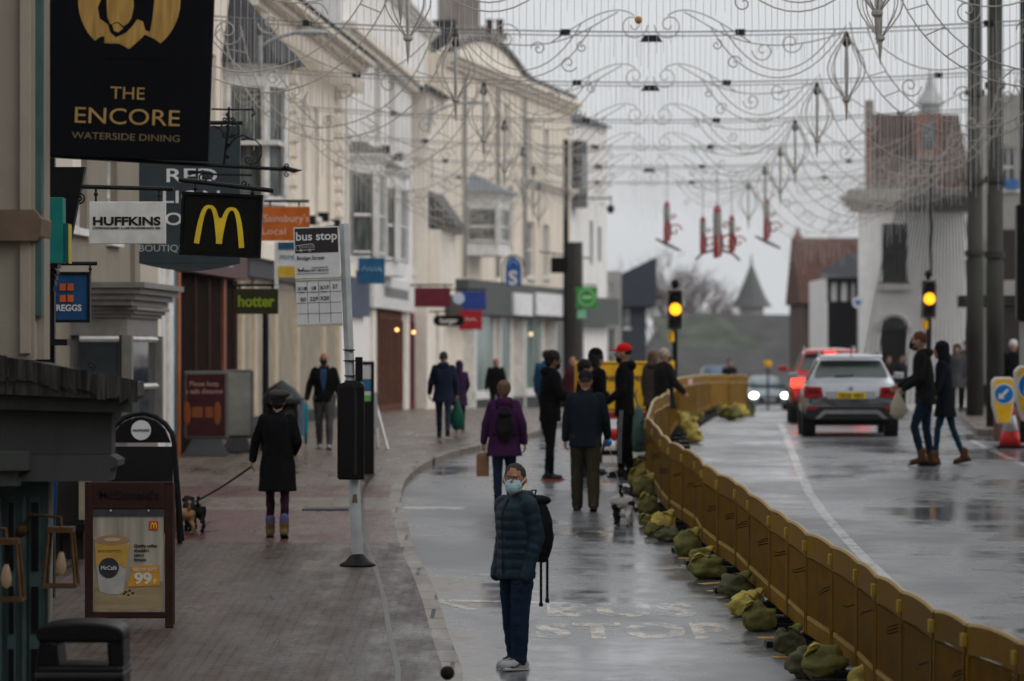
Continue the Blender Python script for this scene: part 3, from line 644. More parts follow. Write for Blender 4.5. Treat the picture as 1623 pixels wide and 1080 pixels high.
block('far_shop', 'pale shop with dark ground floor beyond the green sign', 'shop', 938, 985, 430, 165, grey_w, wins=[(943,955,520,600),(962,975,520,600),(945,952,450,480),(965,972,450,480)])
root, s, w_, zt_ = block('dark_shed_building', 'dark modern building with a steep single sloping roof left of the signal', 'building', 984, 1024, 470, 190, mat('charcoal cladding', (.05,.06,.075), .6), wins=[(990,998,490,520)])
m = MB(); m.prism([(-w_/2-.4, zt_+.9), (-w_/2-.4, zt_-.5), (w_/2+.5, zt_-.5), (w_/2+.5, zt_+1.95)], -.5, 8); m.build('roof', mat('charcoal cladding', (.05,.06,.075)), root)
# grey roofed hall closing the street
root = thing('grey_roofed_hall', 'long low building with broad grey roof closing the end of the street', 'building', P(1150, 565, 255)); s = S(255)
m = MB(); x0, x1 = (1000-1150)/s, (1290-1150)/s
m.box(x0, x1, 3, 25, -3.2, -1.9); m.build('wall', grey_w, root)
m = MB(); m.add([(x0,0,-2.0),(x1,0,-2.0),(x1,14,2.9),(x0+3.0,14,3.0),(x0,28,-2.0),(x1,28,-2.0)], [(0,1,2,3),(3,2,5,4),(0,3,4),(1,5,2),(0,4,5,1)]); m.build('roof', mat('weathered grey roof', (.085,.083,.083), .8, var=.25, scale=.6), root)
m = MB(); m.add([(-2.5,-1,-2.8),(5.0,-1,-2.8),(2.9,7,.6),(.5,12.9,2.85),(-4.5,12.9,2.85)], [(0,1,2,3,4)]); m.build('mossy_roof_slope', mat('mossy grey roof', (.09,.10,.08), .9, var=.3, scale=.8), root)
root = thing('spired_tower', 'squat tower with grey pointed spire above the far roofs', 'tower', P(1191, 500, 330)); s = S(330)
m = MB(); m.box(-1.0, 1.0, -1.0, 1.0, -8, .9); m.build('tower_wall', grey_w, root)
m = MB(); m.lathe([(1.75,.7),(1.65,.9),(1.2,1.6),(.7,2.8),(.12,4.3),(.03,5.3)], n=8); m.build('spire', mat('grey shingles', (.12,.13,.125), .8), root)
# ------------------------------------------------------------------ right side buildings
s = S(125); Yw = 125
root = thing('white_corner_building', 'white corner building with arched doorway and tiled roof behind the signal on the right', 'building', P(1449, 565, Yw))
root.location.z = 0; X = lambda px: (px-1449)/s; Zp = lambda py: ZC-(py-HY)/s
m = MB(); hs = [(X(1398), X(1438), Zp(447), Zp(355), 0)]
wall_part(m, 0, 0, 0, []); m = MB()
x0, x1 = X(1360), X(1530)
us = [x0, X(1398), X(1438), x1]; 
def cellwall(m, x0, x1, z0, z1, holes, y=0, dp=.25):
    us = sorted(set([x0, x1]+[h[0] for h in holes]+[h[1] for h in holes])); zs = sorted(set([z0, z1]+[h[2] for h in holes]+[h[3] for h in holes]))
    for a, b in zip(us, us[1:]):
        for c, d in zip(zs, zs[1:]):
            if not any(h[0] < (a+b)/2 < h[1] and h[2] < (c+d)/2 < h[3] for h in holes): m.quad((a,y,c),(b,y,c),(b,y,d),(a,y,d))
    for a, b, c, d in [h[:4] for h in holes]:
        m.quad((a,y,c),(a,y+dp,c),(b,y+dp,c),(b,y,c)); m.quad((a,y,d),(b,y,d),(b,y+dp,d),(a,y+dp,d)); m.quad((a,y,c),(a,y,d),(a,y+dp,d),(a,y+dp,c)); m.quad((b,y,c),(b,y+dp,c),(b,y+dp,d),(b,y,d)); m.quad((a,y+dp,c),(b,y+dp,c),(b,y+dp,d),(a,y+dp,d))
holes = [(X(1398), X(1438), Zp(447), Zp(355)), (X(1396), X(1437), 1.0, Zp(522))]
cellwall(m, x0, x1, .8, Zp(300), holes, 0, .4)
m.quad((x0,0,.8),(x0,0,Zp(300)),(x0+1.1,10,Zp(300)),(x0+1.1,10,.8)); m.quad((x1,0,.8),(x1+3,5,.8),(x1+3,5,Zp(300)),(x1,0,Zp(300)))
m.build('wall', stained('bright white render', (.88,.87,.86), amt=.15), root)
m = MB()   # arched head over the doorway
cx_, rr, zc_ = X(1416.5), X(1437)-X(1416.5), Zp(522)
arc = [(cx_+rr*math.cos(a), zc_+rr*.95*math.sin(a)) for a in [PI*k/14 for k in range(15)]]
m.prism(arc, -.012, -.004); m.build('arch_head', glass_d, root)
m = MB(); m.tube([(cx_+(rr+.08)*math.cos(PI*k/14), -.06, zc_+(rr*.95+.08)*math.sin(PI*k/14)) for k in range(15)], .09, 6); m.build('arch_moulding', white_w, root)
m = MB(); m.box(X(1397), X(1436), .2, .25, 1.4, Zp(523)); m.build('door', black, root)
sash(root, *holes[0], y=.12, fr=mat('dark window paint', (.06,.05,.05), .5), nv=2)
m = MB(); m.box(X(1392), X(1444), -.15, -.003, Zp(460), Zp(450)); m.build('sill', white_w, root)
m = MB()
for k, (e, a, b) in enumerate(((.12,335,327), (.28,327,318), (.42,318,311), (.2,310.6,300))): m.box(x0-e-.1, x1+e, -e, .8, Zp(a), Zp(b)-.002)
m.build('cornice', stone, root)
m = MB(); m.box(x0-.05, x1, .1, 3, Zp(300), Zp(298)); 
m = MB(); xr0, xr1 = X(1380), X(1545)
m.add([(xr0,.5,Zp(299)),(xr1,.5,Zp(299)),(xr1,4.5,Zp(168)),(xr0+.4,4.5,Zp(168)),(xr0+.9,9,Zp(299)),(xr1,9,Zp(299))], [(0,1,2,3),(3,2,5,4),(0,3,4),(1,5,2),(0,4,5,1)]); m.build('roof', tile, root)
m = MB(); m.box(xr0-.1, xr0+.1, .45, .8, Zp(300), Zp(200)); m.build('roof_verge', mat('mottled brick verge', (.24,.13,.10), .8, var=.4), root)
m = MB(); m.box(X(1462), X(1500), 1.6, 3.4, Zp(248), Zp(175)); dm = m.build('dormer', brickred, root)
m = MB(); m.box(X(1470), X(1492), 1.55, 1.59, Zp(232), Zp(190)); m.build('pane', glass_d, dm)
m = MB(); m.box(X(1380), X(1390), 1.2, 2.0, Zp(300), Zp(155)); m.build('chimney', brickred, root)
# clock cupola on the roof
m = MB(); cxx = X(1472)
m.cyl((cxx+.6, 5), .35, .35, Zp(172), Zp(150), 8); m.lathe([(.52,0),(.45,.12),(.20,.5),(.07,.95),(.01,1.25)], (cxx+.6, 5, Zp(150)), 8); m.build('cupola', mat('lead grey cupola', (.42,.43,.44), .6), root)
# light strings fanning down the corner
m = MB()
for k in range(28):
    t = k/27; xa = X(1430)+(X(1530)-X(1430))*t; xb = X(1352)+(X(1560)-X(1352))*t
    m.tube([(xa, -.45, Zp(300)), ((xa*.6+xb*.4), -.55, Zp(400)), (xb, -1.0, Zp(640))], .022, 4)
tag(m.build('light_strings', mat('grey light cable', (.045,.045,.045), .6), loc=root.location), 'fan of thin grey light strings draped down the white corner building', 'light strings', kind='stuff')
# half timbered and brick buildings
root, s2, w_, zt_ = block('brick_gabled_building', 'red brown tiled building with a pointed finial left of the white corner building', 'building', 1274, 1372, 470, 175, mat('dark brown wall', (.10,.07,.06), .8), depth=9, wins=[(1288,1300,478,500)])
m = MB(); e = .2; h = (470-372)/s2
m.add([(-w_/2-e,-.5,zt_-.3),(w_/2+2,-.5,zt_-.3),(w_/2+2,5,zt_+h),(-w_/2-e,5,zt_+h),(-w_/2-e,9,zt_-.3),(w_/2+2,9,zt_-.3)], [(0,1,2,3),(3,2,5,4),(0,3,4),(1,5,2),(0,4,5,1)]); m.build('roof', mat('brown red tiles', (.095,.046,.036), .8, var=.3, scale=3, bump=.4), root)
m = MB(); m.lathe([(.25,0),(.12,.25),(.03,.5)], (-w_/2+.1, 5, zt_+h), 8); m.build('finial', brickred, root)
root, s2, w_, zt_ = block('half_timbered_house', 'black and white half timbered house beside the white corner building', 'building', 1312, 1380, 440, 160, white_w, depth=10, wins=[(1318,1330,545,590)])
m = MB(); X2 = lambda px: (px-1346)/s2; Z2 = lambda py: ZC-(py-HY)/s2
m.box(X2(1312), X2(1380), -.12, -.004, 0, Z2(478))
for px in (1314, 1330, 1346, 1358): m.box(X2(px)-.08, X2(px)+.08, -.13, -.005, Z2(478), Z2(440))
m.box(X2(1312), X2(1380), -.14, -.006, Z2(448), Z2(440)); m.build('timbers', black, root)
m = MB(); m.add([(X2(1308),-.4,Z2(444)),(X2(1385),-.4,Z2(444)),(X2(1385),4,Z2(395)),(X2(1358),4,Z2(398)),(X2(1308),4,Z2(430))], [(0,1,2,3,4)]); m.build('roof', slate, root)
# grey building on the far right behind the columns
root, s2, w_, zt_ = block('grey_shop_building', 'grey shop building behind the steel columns at the right edge', 'building', 1546, 1780, 150, 112, stone, depth=1.5, wins=[(1585,1612,230,300),(1640,1680,230,300)])
m = MB(); X2 = lambda px: (px-1663)/s2; Z2 = lambda py: ZC-(py-HY)/s2
m.box(X2(1580), X2(1780), -.4, -.003, Z2(600), Z2(365)); m.build('dark_front', mat('dark red brown shopfront', (.035,.028,.028), .5), root)
m = MB(); m.box(X2(1580), X2(1780), -.7, -.41, Z2(478), Z2(445)); m.build('fascia', stone, root)
m = MB(); m.box(X2(1592), X2(1613), -.2, -.005, Z2(300), Z2(285)); m.build('blue_mark', mat('blue mark', (.05,.15,.35), .5), root)
m = MB(); m.box(X2(1546), X2(1780), -.15, -.006, Z2(640), Z2(610)); m.build('plinth', black, root)
# ------------------------------------------------------------------ bare trees far off
twig = mat('bare twigs', (.13,.095,.09), .9)
def bare_tree(label, px, ytop, Z, wd, seed):
    rnd = random.Random(seed); s = S(Z); g = G(Z); H = ZC+(HY-ytop)/s-g; root = thing('bare_tree', label, 'tree', ((px-CX)/s, Z, g), group='bare winter trees beyond the hall')
    tr = MB(); cr = MB(); tr.tube([(0,0,-.3),(.05,0,H*.2),(0,.05,H*.42)], [.24,.18,.13], 8); tr.build('trunk', twig, root)
    def br(p, d, L, r, k):
        q = p+d*L; cr.tube([p, p.lerp(q, .5)+Vector((rnd.uniform(-.05,.05),0,rnd.uniform(-.05,.05)))*L, q], [r, r*.8, r*.6], 4, False)
        if k:
            for _ in range(3 if k > 1 else 4):
                d2 = (d+Vector((rnd.uniform(-.75,.75), rnd.uniform(-.75,.75), rnd.uniform(-.2,.45)))).normalized(); br(p.lerp(q, rnd.uniform(.45, 1)), d2, L*rnd.uniform(.6,.85), r*.6, k-1)
    for k in range(6):
        a = k*1.05+rnd.random(); br(Vector((0,0,H*rnd.uniform(.22,.4))), Vector((math.cos(a)*wd, math.sin(a)*wd, 1)).normalized(), H*.3, .08, 4)
    cr.build('crown', twig, root)
bare_tree('bare tree just left of the nearer amber signal', 1036, 432, 300, .5, 1)
bare_tree('bare tree directly behind the nearer amber signal', 1072, 418, 300, .45, 2)
bare_tree('bare tree right of the nearer amber signal', 1108, 440, 300, .5, 3)
bare_tree('small bare tree farther right of the nearer amber signal', 1145, 470, 310, .6, 4)

# ------------------------------------------------------------------ hanging signs
def sign(name, label, x0, y0, x1, y1, Z, mm, th=.06, rz=0., texts=(), bar=None, tilt=0., frame=None, cat='hanging sign', bmat=None):
    s = S(Z); cxp, cyp = (x0+x1)/2, (y0+y1)/2; root = thing(name, label, cat, P(cxp, cyp, Z), rz); hw, hh = (x1-x0)/2/s, (y1-y0)/2/s
    root.rotation_euler = (0, -tilt, rz)
    m = MB(); m.box(-hw, hw, -th/2, th/2, -hh, hh); m.build('board', mm, root, bevel=.006)
    if frame:
        m = MB(); t = .025
        for a in ((-hw-t, hw+t, -hh-t, -hh), (-hw-t, hw+t, hh, hh+t), (-hw-t, -hw, -hh, hh), (hw, hw+t, -hh, hh)): m.box(a[0], a[1], -th/2-.02, th/2+.02, a[2], a[3])
        m.build('frame', frame, root)
    for i, (t, px, py, ph, mm2, bold, wpx) in enumerate(texts):
        m = MB(); add_text(m, t, ph/s/.72, (px-cxp)/s, -th/2-.004, (cyp-py)/s, bold, 1.0, 'CENTER', wpx/s if wpx else None); m.build('lettering', mm2, root)
    if bar:
        bx0, by0, bx1, by1, hooks = bar; m = MB(); q = lambda x, y: ((x-cxp)/s, 0, (cyp-y)/s)
        m.tube([q(bx0, by0), q(bx1, by1)], .022, 8)
        for hx in hooks: t_ = (hx-bx0)/(bx1-bx0); yy = by0+(by1-by0)*t_; m.tube([q(hx, yy), q(hx, y0)], .012, 6); m.ball(q(hx, (yy+y0)/2), .022, 8, 6)
        m.build('bracket', bmat or iron, root)
    return root, s, (lambda x, y: ((x-cxp)/s, (cyp-y)/s))
gold = mat('gold leaf', (.50,.30,.09), .38, metal=.75, var=.25, scale=5, stretch=(6, 1, .6)); goldt = mat('gold lettering', (.45,.29,.10), .45, metal=.3); goldd = mat('dull gold lettering', (.22,.16,.09), .5)
enc = mat('blue black sign board', (.0045,.005,.0075), .7, spec=.08)
Z1 = 30
root, s, q = sign('black_pub_sign', 'large black hanging sign with gold disc and gold lettering at upper left', 71, -110, 337, 252, Z1, enc, .09, texts=[('THE', 206, 158, 20, goldt, 0, 54), ('ENCORE', 206, 198, 26, goldt, 0, 166), ('WATERSIDE DINING', 206, 223, 11, goldd, 0, 171)], tilt=-.035)
def poly(px, y0, y1, name, mm, par=None):
    m = MB(); m.prism([q(*p) for p in px], y0, y1); return m.build(name, mm, par or root)
c0 = (203.5, 2); disc = [(c0[0]+81*math.cos(a), c0[1]-0+86*math.sin(a)) for a in [2*PI*k/48 for k in range(48)]]
em = poly([p for p in disc], -.0475, -.0455, 'emblem', gold)
poly([(138,94),(141,84),(148,70),(160,61),(166,60),(167,71),(190,71),(206,79),(222,64),(230,55),(245,61),(258,70),(269,86),(270,94)], -.0500, -.0480, 'shoulders', enc, em)
poly([(168,-60),(235,-50),(243,0),(241,30),(238,50),(231,48),(226,34),(217,31),(210,42),(200,53),(184,61),(175,53),(171,41),(158,32),(154,15),(160,0),(160,-30)], -.0500, -.0480, 'hair', enc, em)
poly([(168,-20),(209,-20),(211,12),(208,30),(203,38),(196,43),(186,36),(175,41),(170,30),(168,10)], -.0525, -.0505, 'face', gold, em)
poly([(178,41),(186,38),(196,46),(188,53),(181,51)], -.0525, -.0505, 'chin', gold, em)
poly([(164,69),(180,65),(192,60),(203,52),(211,43),(219,34),(226,40),(229,49),(221,63),(206,78),(196,73),(186,69)], -.0525, -.0505, 'collar', gold, em)
# scrolled iron bracket of this sign
s = S(Z1); m = MB(); Zb = 30.02; root = thing('scrolled_iron_bracket', 'black scrolled iron bracket arm with spear tip right of the large black sign', 'bracket', P(360, 262, Zb)); q = lambda x, y: ((x-360)/s, (262-y)/s); T = lambda pts, r: m.tube([(a, 0, b) for a, b in [q(*p) for p in pts]], r, 6)
T([(50,246),(330,262),(470,270)], .016); m.lathe([(.004,-.0),(.02,.05),(.004,.10)], (0,0,0), 6) if False else None
m.build('arm', iron, root); m = MB()
T([(445,268.5),(452,266),(466,271),(479,270)], [.014,.022,.02,.003]); m.build('spear_tip', iron, root)
m = MB(); T([(355,262),(358,235),(362,205),(363,170)], .011); T([(362,225),(350,205),(338,200)], .008); T([(358,238),(372,220),(385,214),(400,222)], .008)
T([(335,173),(363,174),(402,174),(404,181),(399,184)], .008)
T([(363,185),(352,197),(350,205),(361,215)], .007); T([(363,185),(378,200),(379,212),(362,218)], .007)
for cx2, cy2, r_, a0, hd in ((357,190,5,0,1),(369,190,5,PI,-1),(356,214,5,0,1),(368,214,5,PI,-1)): T([(x, y) for x, y in spiral(cx2, cy2, r_, 1.3, a0, hd)], .006)
T([(x, y) for x, y in [(388,256),(398,262),(408,258),(414,246),(414,232),(405,222),(394,220),(382,222)]], .007); T(spiral(394, 254, 7, 1.4, 0, 1), .006)
T(spiral(455, 263, 4.5, 1.2, PI/2, 1), .006); T(spiral(455, 277, 4.5, 1.2, -PI/2, -1), .006)
for yy in (182, 200, 228, 248): m.ball((q(361, yy)[0], 0, q(361, yy)[1]), .018, 8, 6)
T([(300,272),(345,277),(400,278)], .009); m.build('scrollwork', iron, root)
# burger restaurant sign: yellow arches
blk = mat('black sign board', (.006,.006,.005), .6, spec=.1); yel = mat('yellow logo', (.72,.50,.03), .45)
root, s, q = sign('arched_logo_sign', 'black hanging sign with yellow double arches', 291, 311, 411, 403, 36, blk, .08, frame=black, bar=(280,288,431,299,(307,398)), tilt=-.045)
m = MB()
def arch(xl, xr, yl, yr, top, hw=4.2):
    n = 26; C_ = []
    for k in range(n+1):
        t = -1+2*k/n; C_.append(Vector(((xl+xr)/2+(xr-xl)/2*math.copysign(abs(t)**.9, t), top+((yl if t < 0 else yr)-top)*abs(t)**2.5)))
    for k in range(n):
        p0, p1 = C_[k], C_[k+1]; out = []
        for kk in (k, k+1):
            tg = (C_[min(n, kk+1)]-C_[max(0, kk-1)]).normalized(); nn = Vector((-tg.y, tg.x)); h_ = hw*(.62+.38*min(1, abs(-1+2*kk/n)*1.2)); out.append((C_[kk]+nn*h_, C_[kk]-nn*h_))
        m.prism([q(*out[0][0]), q(*out[1][0]), q(*out[1][1]), q(*out[0][1])], -.0500, -.0415)
arch(313.5, 349, 388, 386, 329); arch(349, 385, 386, 392, 331); m.prism([q(345.2,346),q(352.8,346),q(354,387),q(344,387)], -.0505, -.0415); m.build('double_arch_logo', yel, root)
m = MB(); T2 = lambda pts, r: m.tube([(a, 0, b) for a, b in [q(*p) for p in pts]], r, 6)
T2(spiral(318, 282, 8, 1.3, 0, 1), .008); T2(spiral(385, 290, 7, 1.3, 0, 1), .008); T2([(295,280),(318,272),(335,288)], .008); m.build('scroll', iron, root)
wsg = mat('off white sign', (.62,.61,.58), .5); blt = mat('black lettering', (.015,.015,.016), .5)
root, s, q = sign('white_bakery_sign', 'white rectangular hanging sign with black capitals', 142, 320, 263, 387, 38, wsg, .06, texts=[('HUFFKINS', 201, 357, 13, blt, .035, 107), ('COTSWOLDS BAKERY & CAFE TEA ROOMS SINCE 1890', 201, 363.5, 3.4, blt, .01, 107)], bar=(124,296,275,300,(152,252)))
m = MB(); m.tube([(a, 0, b) for a, b in [q(*p) for p in spiral(126, 314, 9, 1.8, PI/2, -1)]], .010, 6); m.tube([(a, 0, b) for a, b in [q(*p) for p in [(126,305),(118,296)]]], .010, 6); m.build('scroll', iron, root)
root, s, q = sign('blue_bakery_sign', 'blue box sign with four orange squares and white capitals', 88, 435, 140, 508, 42, mat('deep blue sign', (.012,.06,.15), .4), .12, texts=[('GREGGS', 105, 493, 10, wsg, .02, 50)], frame=black, bar=(96,418,154,418,(143,)))
root.name = 'blue_box_sign'; m = MB()
for a, b in ((96,450),(106,450),(96,468),(106,468)): m.box(*[v for v in (q(a, b)[0], q(a+12, b)[0])], -.075, -.061, q(a, b+11)[1], q(a, b)[1])
m.build('orange_squares', mat('orange red logo', (.45,.09,.03), .5), root)
gsg = mat('slate grey sign', (.025,.036,.042), .5, spec=.3)
root, s, q = sign('grey_pub_sign', 'large slate grey sign with pale capitals partly hidden behind the smaller signs', 221, 200, 381, 418, 45, gsg, .10, texts=[('RED', 304, 289, 22, wsg, .01, 80), ('LION', 304, 322, 20, wsg, .01, 90), ('ON', 290, 357, 20, wsg, .01, 55), ('BOUTIQUE', 262, 399, 11, mat('grey lettering pale', (.35,.36,.36), .5), 0, 82)])
m = MB(); m.lathe([(.02,-.3)], n=3) if False else None
pts = [q(221+160*k/16, 417.9+12*math.sin(PI*k/16)) for k in range(17)]; m.prism(pts, -.05, .05); m.build('curved_foot', gsg, root)
m = MB(); a, b = q(225, 195); m.tube([(a-1.2,0,b), (q(385,195)[0],0,b)], .025, 8); m.build('bracket', iron, root)
root, s, q = sign('orange_shop_sign', 'orange rectangular hanging sign with pale lettering above the hotter sign'.replace('hotter','green lettered'), 410, 328, 491, 382, 62, mat('orange sign', (.50,.12,.02), .5), .08, texts=[("Sainsbury's", 454, 352, 12, mat('pale orange lettering', (.75,.50,.38), .5), .0, 72), ('Local', 434, 372, 11, mat('pale orange lettering', (.75,.50,.38)), .0, 38)], bar=(418,319,490,319,(428,474)))
root, s, q = sign('agent_board', 'white estate board with blue top and yellow foot under the orange sign', 441, 384, 470, 440, 60, mat('white board', (.68,.70,.72), .5), .04, texts=[('PRIME', 456, 412, 8, mat('blue grey lettering', (.15,.22,.32), .5), 0, 24)])
m = MB(); m.box(*(q(441,0)[0], q(470,0)[0]), -.03, -.0215, q(0,396)[1], q(0,384)[1]); m.build('blue_band', mat('petrol blue', (.02,.10,.18), .5), root)
m = MB(); m.box(*(q(441,0)[0], q(470,0)[0]), -.03, -.0215, q(0,440)[1], q(0,422)[1]); m.build('yellow_band', mat('warm yellow', (.65,.42,.05), .5), root)
m = MB(); m.box(q(435,0)[0], q(441,0)[0], -.02, .02, q(0,470)[1], q(0,384)[1]); m.build('post', frame_w, root)
root, s, q = sign('olive_shop_sign', 'dark olive hanging sign with lime green lettering', 372, 458, 441, 498, 60, mat('dark olive sign', (.028,.028,.010), .5), .1, texts=[('hotter', 406, 486, 18, mat('lime lettering', (.24,.32,.02), .5), .03, 58)], bar=(370,452,441,452,(380,432)))
root, s, q = sign('blue_shop_sign', 'blue hanging sign with faded pale script beside the white sash bays', 568, 409, 610, 450, 84, mat('mid blue sign', (.02,.11,.22), .4), .1, texts=[('Mills', 589, 433, 14, mat('pale blue lettering', (.25,.4,.55), .5), 0, 34)] and [('', 0, 0, 1, wsg, 0, 0)])
m = MB(); pts = [(573,430),(578,423),(582,430),(587,424),(590,431),(594,424),(597,431),(601,424),(604,431)]; m.tube([(q(*p)[0], -.06, q(*p)[1]) for p in pts], .02, 5); m.build('faded_script', mat('pale blue lettering', (.25,.4,.55)), root)
m = MB(); m.tube([(q(589,409)[0],0,q(589,409)[1]), (q(589,402)[0],0,q(589,402)[1]), (q(560,402)[0],0,q(560,402)[1])], .02, 6); m.build('bracket', iron, root)
root, s, q = sign('burgundy_shop_sign', 'plain burgundy hanging sign beyond the white building', 657, 456, 714, 487, 96, mat('burgundy sign', (.13,.018,.03), .4), .12, bar=(650,452,718,452,(665,706)))
root, s, q = sign('blue_red_shop_sign', 'stacked blue over red projecting sign in front of the corner building', 733, 462, 770, 491, 104, mat('royal blue sign', (.03,.06,.26), .4), .12)
m = MB(); m.box(q(728,0)[0], q(764,0)[0], -.08, .08, q(0,523)[1], q(0,492)[1]); m.build('red_panel', mat('red sign panel', (.38,.02,.03), .4), root)
m = MB(); m.cyl((0,0), .16, .16, 0, .12, 18); o = m.build('round_badge', mat('pale badge', (.55,.6,.72), .5), root, loc=(q(727,0)[0], -.02, q(0,473)[1])); o.rotation_euler = (R(90), 0, 0)
m = MB(); pts = [(736,508),(741,505),(745,509),(750,505),(755,509)]; m.tube([(q(*p)[0], -.085, q(*p)[1]) for p in pts], .014, 5); m.build('script', wsg, root)
m = MB(); m.tube([(q(700,0)[0],0,q(0,459)[1]), (q(770,0)[0],0,q(0,459)[1])], .025, 6); m.build('bracket', iron, root)
root, s, q = sign('oval_black_sign', 'small rounded black sign with white lettering under the burgundy sign', 695, 500, 728, 517, 95, blk, .1, texts=[('burger', 711, 512, 8, wsg, .03, 28)])
m = MB(); m.lathe([(.13,-.05),(.13,.05)], (0,0,0), 16); o = m.build('round_end', blk, root, loc=(q(695,508)[0], 0, 0)); o.rotation_euler = (R(90),0,0); o2 = o.copy(); col.objects.link(o2); o2.parent = root; o2.location = (q(728,508)[0],0,0)
m = MB(); m.tube([(q(711,500)[0],0,q(0,500)[1]),(q(711,494)[0],0,q(0,494)[1]),(q(680,494)[0],0,q(0,494)[1])], .02, 6); m.build('bracket', iron, root)
root, s, q = sign('blue_arched_sign', 'blue arch topped sign with a white letter S over the corner building canopy', 801, 422, 826, 453, 112, mat('bank blue sign', (.025,.09,.30), .4), .1, texts=[('S', 813, 451, 22, wsg, .03, 14)])
m = MB(); m.prism([q(813.5+12.5*math.cos(a), 422-14*math.sin(a)) for a in [PI*k/14 for k in range(15)]], -.05, .05); m.build('arched_top', mat('bank blue sign', (.025,.09,.30)), root)
m = MB(); m.tube([(a, -.06, b) for a, b in [q(813+7*math.cos(t_), 421-7*math.sin(t_)) for t_ in [PI*k/8 for k in range(9)]]], .02, 5); m.build('crest', mat('pale blue lettering', (.25,.4,.55)), root)
m = MB(); m.tube([(a, 0, b) for a, b in [q(813.5+17*math.cos(t_), 424-19*math.sin(t_)) for t_ in [PI*k/12 for k in range(13)]]]+[(q(796.5,452)[0],0,q(0,452)[1])], .025, 6); m.build('arched_frame', iron, root)
root, s, q = sign('black_box_sign', 'plain black hanging sign high on the end of the corner building', 873, 408, 902, 433, 124, blk, .12, bar=(855,399,935,410,(878,898)))
root, s, q = sign('green_square_sign', 'bright green square sign with a pale ring beyond the broad post', 913, 455, 947, 489, 115, mat('bright green sign', (.04,.27,.06), .4), .1, texts=[('open', 930, 476, 8, mat('pale green lettering', (.35,.6,.35), .5), 0, 18)] and [('', 0, 0, 1, wsg, 0, 0)])
m = MB(); m.tube([(q(930,472)[0]+.24*math.cos(a), -.06, .24*math.sin(a)) for a in [2*PI*k/24 for k in range(25)]], .022, 6); m.box(-.15, .15, -.065, -.051, -.03, .05); m.build('ring_logo', mat('pale green lettering', (.35,.6,.35)), root)
m = MB(); m.box(-.28, -.02, -.05, .05, -.62, -.36); m.build('small_lower_panel', mat('mint panel', (.2,.5,.3), .5), root)
m = MB(); m.tube([(-.6,0,.38),(.3,0,.38)], .02, 6); m.tube([(-.2,0,.38),(-.2,0,.3)], .012, 6); m.tube([(.2,0,.38),(.2,0,.3)], .012, 6); m.build('bracket', iron, root)
# wall lantern bracket and street lamp arms
def lamp_arm(label, x0, y0, x1, y1, Z):
    s = S(Z); root = thing('street_lamp_arm', label, 'street lamp', P(x0, y0, Z)); dx, dz = (x1-x0)/s, (y0-y1)/s; m = MB()
    m.tube(bez((0,0,-.1), (dx*.2,0,dz*.4), (dx*.4,0,dz*.8), (dx*.6,0,dz)), .03, 8); m.tube([(0,0,-.6),(0,0,.1)], .04, 8); m.build('arm', steel, root)
    m = MB(); m.ball((dx*.8,0,dz), (abs(dx)*.3, .12, .055), 14, 8); m.build('lamp_head', mat('lamp housing', (.33,.37,.38), .35), root)
lamp_arm('pale street lamp on a wall arm above the long cream building', 413, 66, 512, 52, 66); lamp_arm('pale street lamp on a wall arm above the corner building', 680, 178, 768, 163, 104)
s = S(140); root = thing('wall_lantern', 'dark lantern hanging from a wall bracket beyond the white gabled building', 'lantern', P(940, 315, 140)); m = MB(); m.tube([(-.2,0,0),(.68,0,.02)], .035, 6); m.tube([(.64,0,.12),(.64,0,-.25)], .025, 6); m.build('bracket', iron, root)
m = MB(); m.lathe([(.04,-.22),(.14,-.3),(.13,-.45),(.05,-.55)], (.64,0,0), 10); m.build('lamp', black, root)

# ------------------------------------------------------------------ near left shop front (end-on)
Y0, Y1 = 29.0, 29.75; s0 = S(Y0)
def prof(px): return [((x-CX)/s0, ZC-(y-HY)/s0) for x, y in px]
def nprism(m, px, y0=Y0, y1=Y1): m.prism(prof(px), y0, y1)
root = thing('near_shop_building', 'dark grey green shopfront with leaded cornice at the left edge', 'shop', (0, 0, 0))
gg = stained('grey green weathered paint', (.06,.066,.063), (.03,.03,.03), .6, .7); ledm = mat('streaked lead capping', (.012,.012,.011), .55, var=.85, scale=9, bump=.7, stretch=(2.2, .5, .2), c2=(.065,.063,.058))
m = MB(); nprism(m, [(-300,572),(-300,-300),(44,-300),(44,570)], Y0+.4, Y1+.1); nprism(m, [(44.2,570),(44.2,-300),(55,-300),(55,570)], Y0+.6, Y1+.2); m.build('upper_wall', stained('dusty cream wall', (.30,.27,.22), (.10,.09,.08), .5), root)
m = MB(); nprism(m, [(22,560),(22,-300),(38,-300),(38,560)], Y0+.36, Y0+.399); m.build('pilaster_moulding', stained('dusty cream moulding', (.36,.32,.26)), root)
m = MB(); nprism(m, [(-300,378),(-300,330),(46,330),(58,345),(56,372),(50,380)], Y0+.3, Y1+.2); m.build('stone_band', mat('brown stone band', (.16,.11,.08), .7), root)
m = MB(); nprism(m, [(44,500),(44,-300),(54,-300),(54,500)], Y0+.45, Y0+.58); m.build('teal_strip', mat('grey teal strip', (.06,.11,.11), .6), root)
m = MB(); nprism(m, [(-300,560),(-10,565),(60,575),(150,597),(213,606),(214,628),(208,634),(-300,612)], Y0, Y1); m.build('lead_capping', ledm, root)
